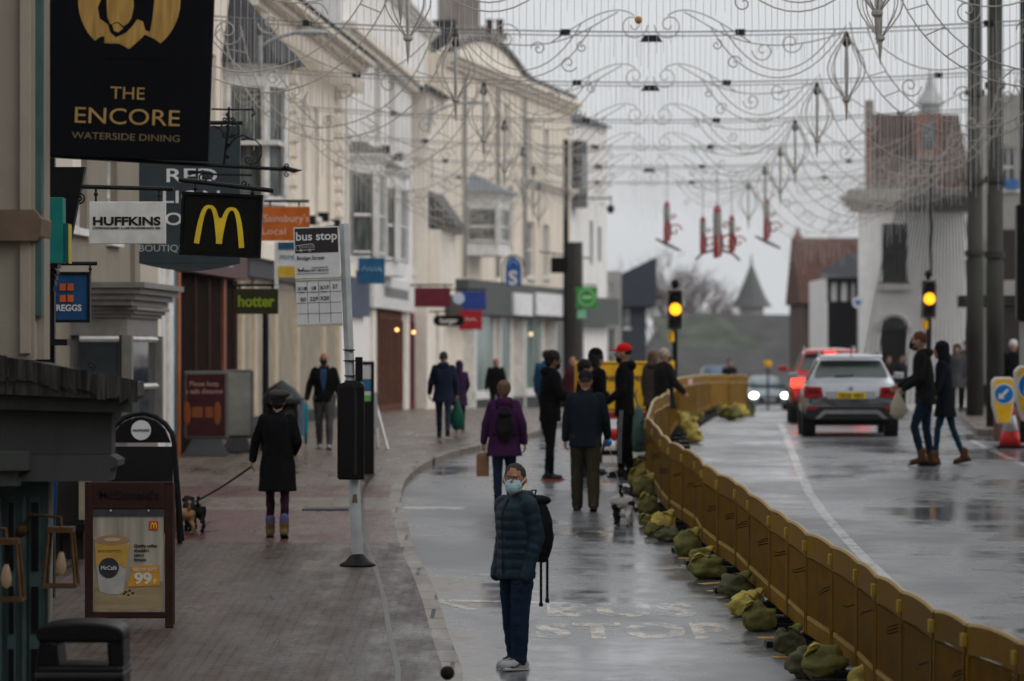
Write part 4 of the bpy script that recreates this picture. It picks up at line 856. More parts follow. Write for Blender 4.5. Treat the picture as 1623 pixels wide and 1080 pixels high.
# run-down lead lip pieces, uneven
m = MB(); rnd = random.Random(3)
xa = -20
while xa < 205:
    wd = rnd.choice((5, 9, 14, 22)); yt = 566+xa*.18; e = .012+.012*rnd.random(); nprism(m, [(xa,yt-2),(xa+wd,yt),(xa+wd+rnd.uniform(-1,1),yt+30+rnd.uniform(-4,12)),(xa+rnd.uniform(-1,1),yt+30+rnd.uniform(-4,10))], Y0-e, Y0-.002); xa += wd+rnd.uniform(-.5,.6)
m.build('lead_laps', ledm, root)
m = MB(); nprism(m, [(-300,613),(207,634.5),(208,655),(-300,640)], Y0+.1, Y1-.1); m.build('cornice_lip', gg, root)
m = MB(); nprism(m, [(-300,640.5),(172,654),(171,722),(-300,722)], Y0+.25, Y1-.2); m.build('fascia', gg, root)
m = MB(); nprism(m, [(-300,722.5),(171,722.5),(184,730),(183,740),(172,744),(168,764),(-300,766)], Y0+.15, Y1-.1); m.build('architrave', gg, root)
tealp = mat('grey teal door paint', (.055,.095,.095), .5, var=.2)
m = MB(); nprism(m, [(-300,1500),(-300,766.5),(66,766.5),(62,1500)], Y0+.45, Y1); m.build('door_surround', tealp, root)
m = MB()
for a, b in ((-30,-8), (0,14), (24,31), (36,54)):
    nprism(m, [(a,1400),(a,790),(b,790),(b,1400)], Y0+.40, Y0+.448)
m.build('door_panels', tealp, root)
m = MB()
for a, b in ((3,11), (39,51)):
    for c, d in ((800,910), (935,1010), (1035,1180)): nprism(m, [(a,d),(a,c),(b,c),(b,d)], Y0+.385, Y0+.399)
m.build('dark_door_glass', black, root)
m = MB(); nprism(m, [(62,1500),(66,768),(69.5,768),(65,1500)], Y0+.42, Y0+.6); m.build('door_edge', mat('dusty edge', (.22,.21,.18), .7), root)
m = MB()
nprism(m, [(-20,745),(-20,716),(16,716),(46,716),(46,745)], Y0-.12, Y0+.14); nprism(m, [(-20,770),(-20,745.5),(30,745.5),(30,770)], Y0-.06, Y0+.145); m.build('console_block', gg, root)
# black cast iron pilaster and teal box sign beyond
root = thing('cast_iron_pilaster', 'fluted black pilaster with heavy capital behind the grey cornice', 'column', P(80, 565, 38)); s = S(38); root.location.z = 0
X = lambda px: (px-80)/s; Zp = lambda py: ZC-(py-HY)/s
m = MB(); m.box(X(56), X(86), 0, .12, 1.0, Zp(250)); m.build('shaft', black, root)
m = MB()
for k in range(5): m.cyl((X(58+k*6), -.02), .014, .014, Zp(900), Zp(470), 6)
m.build('fluting', black, root)
m = MB()
for k in range(5): m.box(X(55-k), X(86+2*k), -.05-.02*k, .14, Zp(462-9*k), Zp(455-9*k))
m.build('capital', black, root)
m = MB(); m.prism([(X(56),Zp(265)),(X(135),Zp(265)),(X(128),Zp(300)),(X(112),Zp(380)),(X(100),Zp(415)),(X(90),Zp(420)),(X(56),Zp(300))], -.02, .14); m.build('scrolled_console', black, root)
m = MB(); m.tube([(X(80),-.1,Zp(592)),(X(120),-.1,Zp(592)),(X(140),-.1,Zp(586))]+[(X(x),-.1,Zp(y)) for x, y in spiral(146,580,8,1.2,PI/2,-1)], .008, 5); m.box(X(80), X(112), -.3, 0, Zp(548), Zp(538)); m.build('iron_scroll', iron, root)
root, s, q = sign('teal_box_sign', 'narrow teal box sign fixed beside the black pilaster', 76, 314, 102, 418, 37.5, mat('teal sign', (.01,.16,.14), .4), .25)
m = MB(); m.box(q(102,0)[0]+.001, q(110,0)[0], -.10, .12, q(0,415)[1], q(0,355)[1]); m.build('side_face', mat('dark teal face', (.01,.09,.10), .4), root)
m = MB(); m.box(q(110,0)[0]+.001, q(111.5,0)[0], -.10, .12, q(0,418)[1], q(0,356)[1]); m.build('yellow_edge', mat('yellow edge', (.45,.38,.05), .5), root)
# white framed upper window next to the wall
root = thing('white_upper_window', 'tall white framed window between the edge wall and the large black sign', 'window', P(60, 130, 40)); s = S(40)
m = MB(); m.box(-.35, .35, .1, .9, -1.0, 2.2); m.build('window_wall', cream2, root); m = MB(); m.box(-.05, .06, .02, .08, -.85, 2.0); m.build('pane', glass_d, root)
m = MB(); m.box(.06, .10, -.02, .1, -.9, 2.0); m.box(-.30, .10, -.03, .0, .02, .07); m.build('frame', frame_w, root)
# two wooden lanterns on the near shop front
def wood_lantern(label, px, py, Z, k=1.):
    s = S(Z); root = thing('wooden_lantern', label, 'lantern', P(px, py, Z), 0, 'wooden wall lanterns', k); wm = mat('varnished wood', (.09,.048,.02), .45, var=.3, scale=10)
    m = MB(); a, b, h = .085, .12, .21
    for sx in (-1, 1):
        for sy in (-1, 1): m.tube([(sx*a, sy*a, h), (sx*b, sy*b, -h)], .012, 4)
    for r_, z in ((a, h), (b, -h)):
        m.box(-r_-.012, r_+.012, -r_-.012, -r_+.012, z-.012, z+.012); m.box(-r_-.012, r_+.012, r_-.012, r_+.012, z-.012, z+.012); m.box(-r_-.012, -r_+.012, -r_+.0121, r_-.0121, z-.011, z+.011); m.box(r_-.012, r_+.012, -r_+.0121, r_-.0121, z-.011, z+.011)
    m.box(-.10, .10, -.10, .10, h+.0121, h+.03); m.build('frame', wm, root)
    m = MB(); m.tube([(0,0,h+.03),(0,0,h+.1),(-.25,.1,h+.12),(-.32,.2,h+.02)], .014, 6); m.ball((-.32,.2,h), .05, 10, 8); m.build('bracket', wm, root)
    m = MB(); m.lathe([(.01,-.13),(.03,-.11),(.042,-.06),(.03,0),(.016,.05)], n=12); bu = m.build('bulb', mat('dim filament bulb', (.20,.16,.11), .2, emit=(1,.6,.3), estr=.05), root, True)
    m = MB(); m.cyl((0,0), .018, .018, .05, h, 10); m.build('bulb_holder', black, root)
wood_lantern('wooden framed lantern with bulb left of the coffee poster board', 97, 885, 29.2); wood_lantern('wooden framed lantern cut by the left edge of the picture', 10, 905, 28.4)

# ------------------------------------------------------------------ pavement furniture
# litter bin
g = Vector((P(132, 0, 26).x, 26, G(26)+PH)); root = thing('litter_bin', 'black plastic litter bin with open slot at bottom left', 'bin', g); s = S(26)
binm = mat('black moulded plastic', (.004,.004,.0045), .4, var=.2, bump=.1, spec=.2)
zt = ZC-(983-HY)/s-g.z; zo1 = ZC-(1015-HY)/s-g.z; zo0 = ZC-(1050-HY)/s-g.z; hw = 69/s
m = MB(); m.box(-hw, hw, -.26, .26, 0, zo0); m.build('body', binm, root, bevel=.03)
m = MB(); m.box(-hw*1.02, hw*1.02, -.27, .27, zo0-.09, zo0-.05); m.build('rim', mat('grey bin rim', (.035,.035,.035), .4), root, bevel=.01)
m = MB(); m.prism([(-hw,zo0-.02),(-hw*.45,zo0-.02),(-hw*.52,zo1),(-hw*.9,zo1+.04)], -.24, .24); m.prism([(hw,zo0-.02),(hw*.66,zo0-.02),(hw*.62,zo1),(hw*1.0,zo1+.05)], -.24, .24)
tp = [(-hw*.92,zo1),(hw*1.0,zo1)]+[(hw*math.cos(a)*1.0, zo1+.04+(zt-zo1-.04)*math.sin(a)**.55) for a in [PI*k/16 for k in range(17)]]
m.prism(tp, -.25, .25); m.build('hood', binm, root, bevel=.02)
# bus stop pole and flag
g = gz(567, 897, PH); s = S(g.y); root = thing('bus_stop_pole', 'leaning grey bus stop pole with white route flag and black timetable case', 'bus stop', g)
X = lambda px: (px-567)/s; Zp = lambda py: ZC-(py-HY)/s-g.z
lean = lambda z: (X(545)+0)*z/Zp(355)
polem = mat('pale grey pole paint', (.42,.44,.45), .35, var=.18, scale=4); ztop = Zp(355)
m = MB(); m.tube([(0,0,.02),(lean(.95),0,.95),(lean(1.9),0,1.9)], .062, 14); m.tube([(lean(1.9),0,1.9),(lean(ztop),0,ztop)], .052, 4); m.build('pole', polem, root)
m = MB(); m.lathe([(.20,0),(.19,.02),(.13,.055),(.085,.11),(.06,.13)], n=24); m.build('base', black, root, True)
ft = MB(); tl = -.033
flag = thing('flag', None, None, (X(504), -.06, Zp(437))); flag.parent = root; flag.rotation_euler = (0, tl*-1*-1, 0)
root_flag = flag
fs = lambda x, y: ((x-504)/s, (437-y)/s)
def fbox(x0, y0, x1, y1, ya, yb_, nm, mm, par=flag):
    m = MB(); a, b = fs(x0, y1), fs(x1, y0); m.box(a[0], b[0], ya, yb_, a[1], b[1]); return m.build(nm, mm, par)
wf = mat('white flag plate', (.60,.60,.60), .4, var=.08); dg_ = mat('dark brown black plate', (.035,.028,.03), .4)
bpl = mat('creamy plate edge', (.42,.40,.30), .6)
fbox(468, 360, 540, 441, -.02, 0, 'header_plate', wf); fbox(470, 362, 538, 401, -.024, -.0203, 'black_header', dg_)
fbox(469, 445, 541, 517, -.02, 0, 'route_plate', wf); fbox(469, 442, 541, 444.8, -.03, .01, 'upper_rail', bpl); fbox(469, 513.5, 541, 518, -.03, .01, 'lower_rail', bpl)
grid = MB(); 
for k in range(1, 4): a = fs(469+k*18, 512); b = fs(469+k*18, 446); grid.box(a[0]-.003, a[0]+.003, -.0225, -.0205, a[1], b[1])
for k in range(1, 4): a = fs(470, 446+k*17); b = fs(540, 446+k*17); grid.box(a[0], b[0], -.0228, -.0204, a[1]-.003, a[1]+.003)
grid.build('route_grid', mat('grey grid line', (.2,.2,.2), .6), flag)
def ftext(t, px, py, ph, mm, bold=0, w_=None):
    m = MB(); a = fs(px, py); add_text(m, t, ph/s/.72, a[0], -.027, a[1], bold, 1, 'CENTER', w_/s if w_ else None); m.build('lettering', mm, flag)
ftext('bus stop', 504, 381, 13.5, wf, .02, 65); ftext('Bridge Street', 494, 411.5, 6, dg_, 0, 43); ftext('traveline', 483, 430, 3, dg_, .02, 19); ftext('0871 200 22 33', 508, 430, 2.8, dg_, .01, 27); ftext('www.traveline.info', 508, 425, 2.2, dg_, 0, 26)
for t, px, py in (('X18',479,460),('18',497,459.5),('X19',514,459),('27',531,458),('50',480,477),('229',497,476.5),('X20',514,476)): ftext(t, px, py, 6.2, dg_, .005)
m = MB()
for px, w_ in ((479,10),(497,10),(514,10)): a = fs(px, 463); m.box(a[0]-w_/2/s, a[0]+w_/2/s, -.027, -.025, a[1]-.003, a[1]+.002)
a = fs(472, 434); b = fs(522, 434); m.box(a[0], b[0], -.027, -.025, a[1], a[1]+.004); m.build('underlines', dg_, flag)
m = MB(); a = fs(478, 424); m.tube([(a[0]+.03*math.cos(t), -.027, a[1]+.03*math.sin(t)) for t in [PI+PI*k/8 for k in range(9)]], .005, 4); m.build('smile_mark', dg_, flag)
m = MB()    # bus outline drawing
o = [fs(*p) for p in [(472,389),(497,387),(500,390),(500,396),(472,397),(471,391),(472,389)]]; m.tube([(a, -.027, b) for a, b in o], .004, 4)
for px in (476,482,488,494): a, b = fs(px, 390), fs(px+4, 393); m.tube([(a[0],-.027,a[1]),(b[0],-.027,a[1]),(b[0],-.027,b[1]),(a[0],-.027,b[1]),(a[0],-.027,a[1])], .003, 4)
for px in (479, 493): a = fs(px, 397); m.tube([(a[0]+.013*math.cos(t), -.027, a[1]+.013*math.sin(t)) for t in [2*PI*k/10 for k in range(11)]], .004, 4)
m.build('bus_drawing', mat('grey line drawing', (.4,.4,.4), .5), flag)
m = MB(); zc1, zc0 = Zp(611), Zp(760); xm = lean((zc0+zc1)/2)
m.box(xm-.15, xm+.135, -.17, -.07, zc0, zc1); m.build('timetable_case', black, root, bevel=.02)
m = MB(); m.box(xm-.155, xm-.14, -.18, -.171, zc0+.02, zc1-.02); m.box(xm+.03, xm+.06, -.18, -.171, zc0+.05, zc1-.05); m.prism([(xm-.16,zc1),(xm+.14,zc1),(xm+.08,zc1+.05),(xm-.05,zc1+.05)], -.17, -.06); m.build('case_trim', mat('satin black metal', (.03,.03,.032), .25, metal=.4), root)
m = MB(); z1_ = Zp(585); x1_ = lean(z1_)
m.box(x1_+.06, x1_+.14, -.05, .05, z1_-.13, z1_+.13); m.build('small_black_box', black, root, bevel=.01)
for zz in (Zp(555), Zp(572), Zp(596), Zp(604)): m = MB(); m.lathe([(.066,-.006),(.066,.006)], (lean(zz), 0, zz), 14); m.build('strap', black, root)
m = MB(); z1_ = Zp(790); m.prism([(lean(z1_)-.03,z1_-.05),(lean(z1_)+.03,z1_-.04),(lean(z1_)+.02,z1_+.05),(lean(z1_)-.02,z1_+.04)], -.066, -.055); m.build('rust_patch', mat('brown stain', (.14,.11,.07), .8), root)
# advertising board with coffee poster
g = gz(205, 995, PH); s = S(g.y); root = thing('poster_board', 'dark wooden pavement board with a coffee cup poster', 'sign board', g); X = lambda px: (px-205)/s; Zp = lambda py: ZC-(py-HY)/s-g.z
dw = mat('dark stained wood', (.035,.014,.011), .5, var=.25, scale=8); 
def pb(x0, y0, x1, y1, ya, yb_, nm, mm, par=root): m = MB(); m.box(X(x0), X(x1), ya, yb_, Zp(y1), Zp(y0)); return m.build(nm, mm, par)
m = MB(); 
for a in ((135,764,148,980), (262,764,275,995), (148.1,764,261.9,806), (148.1,970,261.9,980)): m.box(X(a[0]), X(a[2]), -.04, .02, Zp(a[3]), Zp(a[1]))
m.box(X(137), X(147), .3, .36, 0, Zp(770)); m.box(X(262), X(272), .3, .36, 0, Zp(770)); m.build('wooden_frame', dw, root, bevel=.006)
pb(148, 806, 262, 818, -.03, .01, 'clip_rail', mat('dark grey rail', (.06,.06,.065), .4))
m = MB(); 
for px in (176, 236): m.ball((X(px), -.035, Zp(810)), .014, 8, 6)
m.build('clips', steel, root)
m = MB(); add_text(m, "McDonald's", 20/s, X(205), -.044, Zp(791), .01, 1, 'CENTER', 95/s); m.build('lettering', mat('black routed lettering', (.012,.008,.008), .5), root)
pw = mat('poster planks print', (.36,.33,.25), .35, var=.35, scale=1.2, stretch=(9, 1, .7), c2=(.50,.46,.38)); post = pb(148, 818, 260, 969, -.02, 0, 'poster', pw)
pb(150, 922, 258, 967, -.022, -.0203, 'table_print', mat('table print', (.34,.27,.15), .4, var=.3, scale=1.5, stretch=(1, 1, 8)), post)
def pp(pts, nm, mm, y=-.024): m = MB(); m.prism([(X(a), Zp(b)) for a, b in pts], y-.0015, y); return m.build(nm, mm, post)
pp([(150,852),(207,853),(196,938),(188,942),(172,942),(158,937),(151,880)], 'cup', mat('white cup print', (.42,.42,.40), .4))
pp([(151,862),(206,863),(200,902),(178,886),(152,898)], 'cup_band', mat('mustard cup print', (.50,.30,.07), .4), -.026)
pp([(178.5+28*math.cos(a), 856+7.5*math.sin(a)) for a in [2*PI*k/24 for k in range(24)]], 'coffee', mat('coffee print', (.36,.22,.12), .4), -.028)
pp([(178.5+13*math.cos(a), 855+3*math.sin(a)) for a in [2*PI*k/24 for k in range(24)]], 'crema', mat('crema print', (.55,.42,.28), .4), -.030)
pp([(173+16*math.cos(a), 900+16*math.sin(a)) for a in [2*PI*k/28 for k in range(28)]], 'round_logo', mat('charcoal print', (.04,.04,.045), .4), -.028)
m = MB(); add_text(m, 'McCafé', 9/s, X(173), -.031, Zp(903), .01, 1, 'CENTER', 25/s); m.build('logo_lettering', wf, post)
m = MB(); add_text(m, 'KISSTHECOFFEE'[4:] and 'RISTRETTO', 5/s, X(174), -.029, Zp(875), 0, 1, 'CENTER', 36/s); m.build('cup_lettering', mat('brown print', (.25,.16,.05), .5), post)
m = MB()
for i, t in enumerate(('Quality coffee', "shouldn't", 'cost a', 'fortune')): add_text(m, t, 6.4/s, X(213), -.026, Zp(867+7.3*i), .02, 1, 'LEFT')
m.build('slogan', mat('black print', (.03,.03,.03), .5), post)
pp([(208,897),(252,896),(254,928),(203,930),(205,918),(210,908)], 'price_panel', mat('orange print', (.62,.29,.04), .4), -.026)
m = MB(); add_text(m, 'NOW JUST', 7.5/s, X(231), -.030, Zp(905.5), .02, 1, 'CENTER', 37/s); add_text(m, '99', 24/s, X(227), -.030, Zp(925), .04, 1, 'CENTER', 28/s); add_text(m, 'P', 10/s, X(246), -.030, Zp(925), .03); m.build('price', mat('pale print', (.62,.60,.52), .5), post)
pp([(237,826),(251,826),(251,840),(237,840)], 'red_square_logo', mat('red print', (.55,.05,.03), .4), -.026)
m = MB()
for x0_ in (239.5, 244): m.tube([(X(x0_+2.25+2.25*math.cos(t)), -.029, Zp(838-9*math.sin(t))) for t in [PI*k/8 for k in range(9)]], .005, 4)
m.build('small_arches', yel, post)
m = MB()
for a, b in ((200,938),(206,936),(211,940),(204,943),(197,941)): m.ball((X(a), -.024, Zp(b)), (.014, .004, .01), 8, 6)
m.build('coffee_beans', mat('bean print', (.08,.045,.03), .4), post)
pb(262.5, 764.5, 274, 765, -.05, -.041, 'edge_strip', dw)  # narrow strip of the frame wood at the top of the post
# round topped black board behind
g = gz(228, 862, PH); s = S(g.y); root = thing('round_topped_board', 'black round topped swing board with white disc behind the poster board', 'sign board', g); X = lambda px: (px-228)/s; Zp = lambda py: ZC-(py-HY)/s-g.z
outl = [(174,700),(175,690),(182,676),(196,663),(212,657),(228,655),(246,660),(262,672),(272,686),(276,702)]
m = MB(); m.tube([(X(171),0,0)]+[(X(a),0,Zp(b)) for a, b in outl]+[(X(285),0,0)], .03, 8); m.tube([(X(171),.45,0),(X(176),.1,Zp(690))], .02, 6); m.tube([(X(285),.45,0),(X(275),.1,Zp(690))], .02, 6); m.build('frame', black, root)
m = MB(); m.prism([(X(176),Zp(702))]+[(X(a),Zp(b)) for a, b in [(180,688),(190,674),(204,665),(226,661),(248,667),(262,680),(271,702)]], -.02, .02); m.build('arched_panel', black, root)
m = MB(); m.box(X(176), X(274), -.02, .02, .12, Zp(708)); m.build('lower_panel', mat('matt black panel', (.006,.006,.007), .5), root)
m = MB(); m.prism([(X(224)+.115*math.cos(a), Zp(682)+.115*math.sin(a)) for a in [2*PI*k/28 for k in range(28)]], -.03, -.0205); dd = m.build('white_disc', wf, root)
m = MB(); add_text(m, 'HUFFKINS', 5/s, X(224), -.034, Zp(684), .02, 1, 'CENTER', 26/s); m.build('disc_lettering', blt, dd)
# blue feather banner and blue/yellow bin-like sign near the posts
g = gz(232, 735, PH); s = S(g.y); root = thing('blue_planter_board', 'blue and yellow banner board beside the white shop posts', 'banner', g); X = lambda px: (px-232)/s; Zp = lambda py: ZC-(py-HY)/s-g.z
m = MB(); m.box(X(209), X(243), -.1, .1, .1, Zp(612)); m.build('panel', mat('bright blue board', (.01,.08,.24), .4), root); m = MB(); m.box(X(243), X(246), -.12, .1, .05, Zp(606)); m.box(X(209), X(246), -.12, .12, Zp(611), Zp(606)); m.build('yellow_trim', mat('lime yellow trim', (.45,.50,.03), .5), root)
root = thing('blue_feather_flag', 'narrow dark blue banner hanging beside the teal door', 'banner', P(84, 900, 33)); s = S(33); m = MB(); m.prism([((a-84)/s, (900-b)/s) for a, b in [(76,752),(92,750),(90,800),(84,870),(76,960)]], -.01, .01); m.build('cloth', mat('banner blue', (.01,.05,.14), .6), root); m = MB(); m.tube([(-.05,.03,-.6),(-.05,.03,.85)], .012, 6); m.build('pole', steel, root)
# dark doorway shop interior block behind the lanterns
root = thing('dark_shop_recess', 'dark recessed shop entrance behind the wooden lantern', 'shop', P(105, 900, 42)); s = S(42); m = MB()
m.box((62-105)/s, (124-105)/s, .5, 3, -1.2, 1.05); m.build('recess', mat('very dark timber', (.02,.015,.013), .6), root)
m = MB(); m.box((120-105)/s, (137-105)/s, .3, .5, (900-826)/s, (900-772)/s+.6); m.build('pale_panel', mat('dim beige panel', (.25,.22,.15), .7), root)
m = MB(); m.box((76-105)/s, (150-105)/s, .2, .5, (900-840)/s-.02, (900-832)/s); m.build('ledge', black, root)
# maroon notice board and grey board
def totem(name, label, x0, y0, x1, ybase, yfoot, fm, pm, px_, texts=()):
    g = gz((x0+x1)/2, yfoot, PH); s = S(g.y); root = thing(name, label, 'sign board', g); c = (x0+x1)/2; X = lambda p: (p-c)/s; Zp = lambda py: ZC-(py-HY)/s-g.z
    m = MB(); m.box(X(x0), X(x1), -.05, .05, Zp(ybase), Zp(y0)); m.build('frame', fm, root, bevel=.04)
    m = MB(); m.box(X(x0)+px_, X(x1)-px_, -.058, -.051, Zp(ybase)+px_, Zp(y0)-px_); pn = m.build('panel', pm, root)
    m = MB(); hw = (X(x1)-X(x0))/2; m.rings([[( -hw*.95, -.3, 0),(hw*.95,-.3,0),(hw*.95,.3,0),(-hw*.95,.3,0)], [(-hw*.6,-.1,Zp(ybase)+.01),(hw*.6,-.1,Zp(ybase)+.01),(hw*.6,.1,Zp(ybase)+.01),(-hw*.6,.1,Zp(ybase)+.01)]]); m.build('weighted_foot', mat('grey rubber foot', (.05,.05,.055), .5), root)
    for t, px, py, ph, w_, mm in texts: m = MB(); add_text(m, t, ph/s/.72, X(px), -.062, Zp(py), .01, 1, 'CENTER', w_/s); m.build('lettering', mm, pn)
    return root, X, Zp
pk = mat('dusky pink print', (.42,.24,.22), .5)
rt, X, Zp = totem('maroon_notice_board', 'maroon safe distance notice board with two orange figures on the pavement', 291, 588, 363, 697, 722, mat('grey aluminium', (.11,.11,.105), .4), mat('maroon print', (.05,.010,.013), .5), .06, (('Please keep', 324, 612, 8, 46, pk), ('a safe distance', 324, 624, 8, 58, pk)))
for px in (297, 345): m = MB(); m.ball((X(px), -.065, Zp(655)), (.06, .004, .19), 12, 8); m.build('orange_figure', mat('burnt orange print', (.24,.07,.02), .6), rt)
m = MB(); m.box(X(305), X(322), -.066, -.060, Zp(662), Zp(645)); m.box(X(326), X(338), -.066, -.060, Zp(662), Zp(645)); m.build('orange_figures', mat('burnt orange print', (.24,.07,.02), .6), rt)
totem('pale_notice_board', 'blank pale grey notice board right of the maroon one', 352, 586, 402, 695, 716, mat('grey aluminium', (.22,.22,.22)), mat('pale blank panel', (.30,.29,.26), .5), .05)
# litter bin with dome behind woman, lamp post
g = gz(447, 720, PH); s = S(g.y); root = thing('domed_litter_bin', 'dark domed litter bin beyond the woman in the black coat', 'bin', g); h = (720-640)/s
m = MB(); m.lathe([(.24,0),(.26,.1),(.26,h)], n=16); m.build('body', black, root, True); m = MB(); m.lathe([(.33,h),(.32,h+.1),(.22,h+.25),(.05,h+.36),(.02,h+.38)], n=16); m.build('dome_lid', mat('charcoal lid', (.03,.032,.034), .3), root, True); m = MB(); m.box(.27, .36, -.1, .1, .3, h+.1); m.build('blue_grey_side', mat('slate blue side', (.12,.17,.22), .5), root)
g = gz(421, 715, PH); s = S(g.y); root = thing('black_sign_post', 'slim black post standing left of the woman in the black coat', 'post', g); m = MB(); m.cyl((0,0), .055, .05, 0, (715-498)/s, 10); m.build('shaft', iron, root); m = MB(); m.lathe([(.1,0),(.09,.35),(.055,.4)], n=12); m.build('base', iron, root)
# information totem
g = gz(583, 752, PH); s = S(g.y); root = thing('information_totem', 'tall black information totem with blue and green panels behind the bus stop pole', 'information board', g); X = lambda p: (p-583)/s; Zp = lambda py: ZC-(py-HY)/s-g.z
m = MB(); m.box(X(570), X(593), -.08, .08, 0, Zp(573)); m.build('body', black, root, bevel=.01)
for a, b, nm, mm in ((579,601,'white_panel',wf), (602,618,'blue_panel',mat('teal blue print', (.03,.16,.28), .4)), (620,627,'lower_white_panel',wf), (627.5,636,'green_panel',mat('grass green print', (.12,.45,.08), .4))):
    m = MB(); m.box(X(573), X(588), -.09, -.081, Zp(b), Zp(a)); m.build(nm, mm, root)
g = gz(603, 712, PH); s = S(g.y); root = thing('small_easel', 'small white folding easel board outside the brown shopfront', 'sign board', g); m = MB(); m.tube([(-.12,0,.9),(.12,-.1,0)], .03, 4); m.tube([(-.12,.02,.9),(-.05,.4,0)], .03, 4); m.build('legs', frame_w, root); m = MB(); m.prism([(-.22,.35),(-.02,.35),(-.06,.95),(-.2,.95)], -.12, -.09); m.build('panel', mat('grey white panel', (.4,.4,.42), .5), root)
# knob of a bollard at the bottom edge
p = P(709, 1067, 27.5); root = thing('kerb_bollard', 'small dark ball topped bollard cut by the bottom edge near the kerb', 'bollard', (p.x, p.y, G(27.5))); h = p.z-G(27.5)
m = MB(); m.lathe([(.07,0),(.06,.1),(.035,.15),(.03,h-.08)], n=12); m.build('post', black, root); m = MB(); m.ball((0,0,h), .052, 16, 12); m.build('ball_top', mat('dull black ball', (.015,.014,.014), .8, bump=.6, bscale=60), root, True)
# yellow roadworks sign
p = gz(970, 742); s = S(76); Zs = 70.; root = thing('yellow_roadworks_sign', 'large yellow road sign on a red frame behind the men in black', 'road sign', (P(970,0,Zs).x, Zs, G(Zs))); s = S(Zs); X = lambda px: (px-970)/s; Zp = lambda py: ZC-(py-HY)/s-G(Zs)
ysg = mat('roadwork yellow', (.75,.42,.02), .4)
m = MB(); m.box(X(911), X(1029), -.02, .02, Zp(653), Zp(573)); m.build('board', ysg, root, bevel=.015)
m = MB(); 
for a in ((914,576,1026,577.5),(914,649,1026,650.5),(914,577.5,915.5,649),(1024.5,577.5,1026,649)): m.box(X(a[0]), X(a[2]), -.026, -.0205, Zp(a[3]), Zp(a[1]))
m.build('border', black, root)
m = MB(); add_text(m, 'STREET OPEN', 11/s, X(985), -.026, Zp(604), .02, 1, 'CENTER', 78/s); add_text(m, 'BUSINESS', 11/s, X(975), -.026, Zp(630), .02, 1, 'CENTER', 66/s); m.build('lettering', blt, root)
m = MB(); rz_ = mat('red frame paint', (.35,.02,.02), .5); m.box(X(911), X(1029), -.02, .04, Zp(664), Zp(653.5)); 
for px in (922, 1018): m.tube([(X(px),0,Zp(660)),(X(px),-.3,0)], .025, 6); m.tube([(X(px),0,Zp(660)),(X(px),.35,0)], .025, 6)
m.build('stand', rz_, root)
# ------------------------------------------------------------------ signals
amb = mat('lit amber lens', (1,.5,.05), .3, emit=(1,.40,.012), estr=2.2)
def signal(label, px, ytop, ybot, Z, hpx, wpx, ysl, oval=0., cable=None):
    s = S(Z); root = thing('traffic_signal', label, 'traffic light', ((px-CX)/s, Z, G(Z)), group='portable traffic signals'); X = lambda p: (p-px)/s; Zp = lambda py: ZC-(py-HY)/s-G(Z)
    m = MB(); m.box(X(px-wpx/2), X(px+wpx/2), .02, .05, Zp(ybot), Zp(ytop)); m.build('backing_board', mat('pale signal edge', (.30,.28,.26), .5), root, bevel=.012)
    m = MB(); t = 2.6; m.box(X(px-wpx/2+t), X(px+wpx/2-t), -.14, .019, Zp(ybot-t), Zp(ytop+t)); m.build('signal_head', mat('signal black', (.02,.015,.015), .5), root, bevel=.02)
    zc_ = Zp((ytop+ybot)/2); h = (ybot-ytop)/s
    for k, nm in ((1,'red_lamp'), (0,'amber_lamp'), (-1,'green_lamp')):
        m = MB(); m.ball((0,-.15,zc_+k*h*.27), (.13,.03,.135) if k == 0 else (.1,.03,.1), 20, 10); lens = m.build(nm, amb if k == 0 else mat('unlit lens', (.02,.02,.02), .2), root, True)
        m = MB(); m.rings([[( r_*math.cos(a), y, zc_+k*h*.27+r_*math.sin(a)) for a in [PI*j/10 for j in range(11)]] for r_, y in ((.15,-.15),(.14,-.30))], cap=False); m.build('hood', black, lens)
    m = MB(); m.cyl((0,.08), .06, .06, 0, Zp(ytop)+.06, 12); m.build('post', black, root)
    m = MB()
    for a, b in ysl: m.cyl((0-.08,.04), .07, .07, Zp(b), Zp(a), 12)
    m.build('yellow_sleeves', ysg, root)
    m = MB(); m.ball((0,.05,Zp(ytop)+.12), .09, 12, 8); m.build('sensor', black, root)
    return root
signal('amber lit signal with pale edged board in the middle of the picture', 1070, 458, 523, 84, 65, 26, ((525,542),(572,600)))
r = signal('amber lit signal in front of the white corner building on the right', 1472, 443, 505, 86, 62, 24, ((508,522),))
s = S(86); m = MB(); m.tube([((1476-CX)/s, 86.1, ZC+(HY-438)/s), ((1477-CX)/s, 86.1, ZC+(HY-255)/s)], .035, 6); tag(m.build('hanging_cable', iron), 'thick black cable dropping to the right hand amber signal', 'cable')
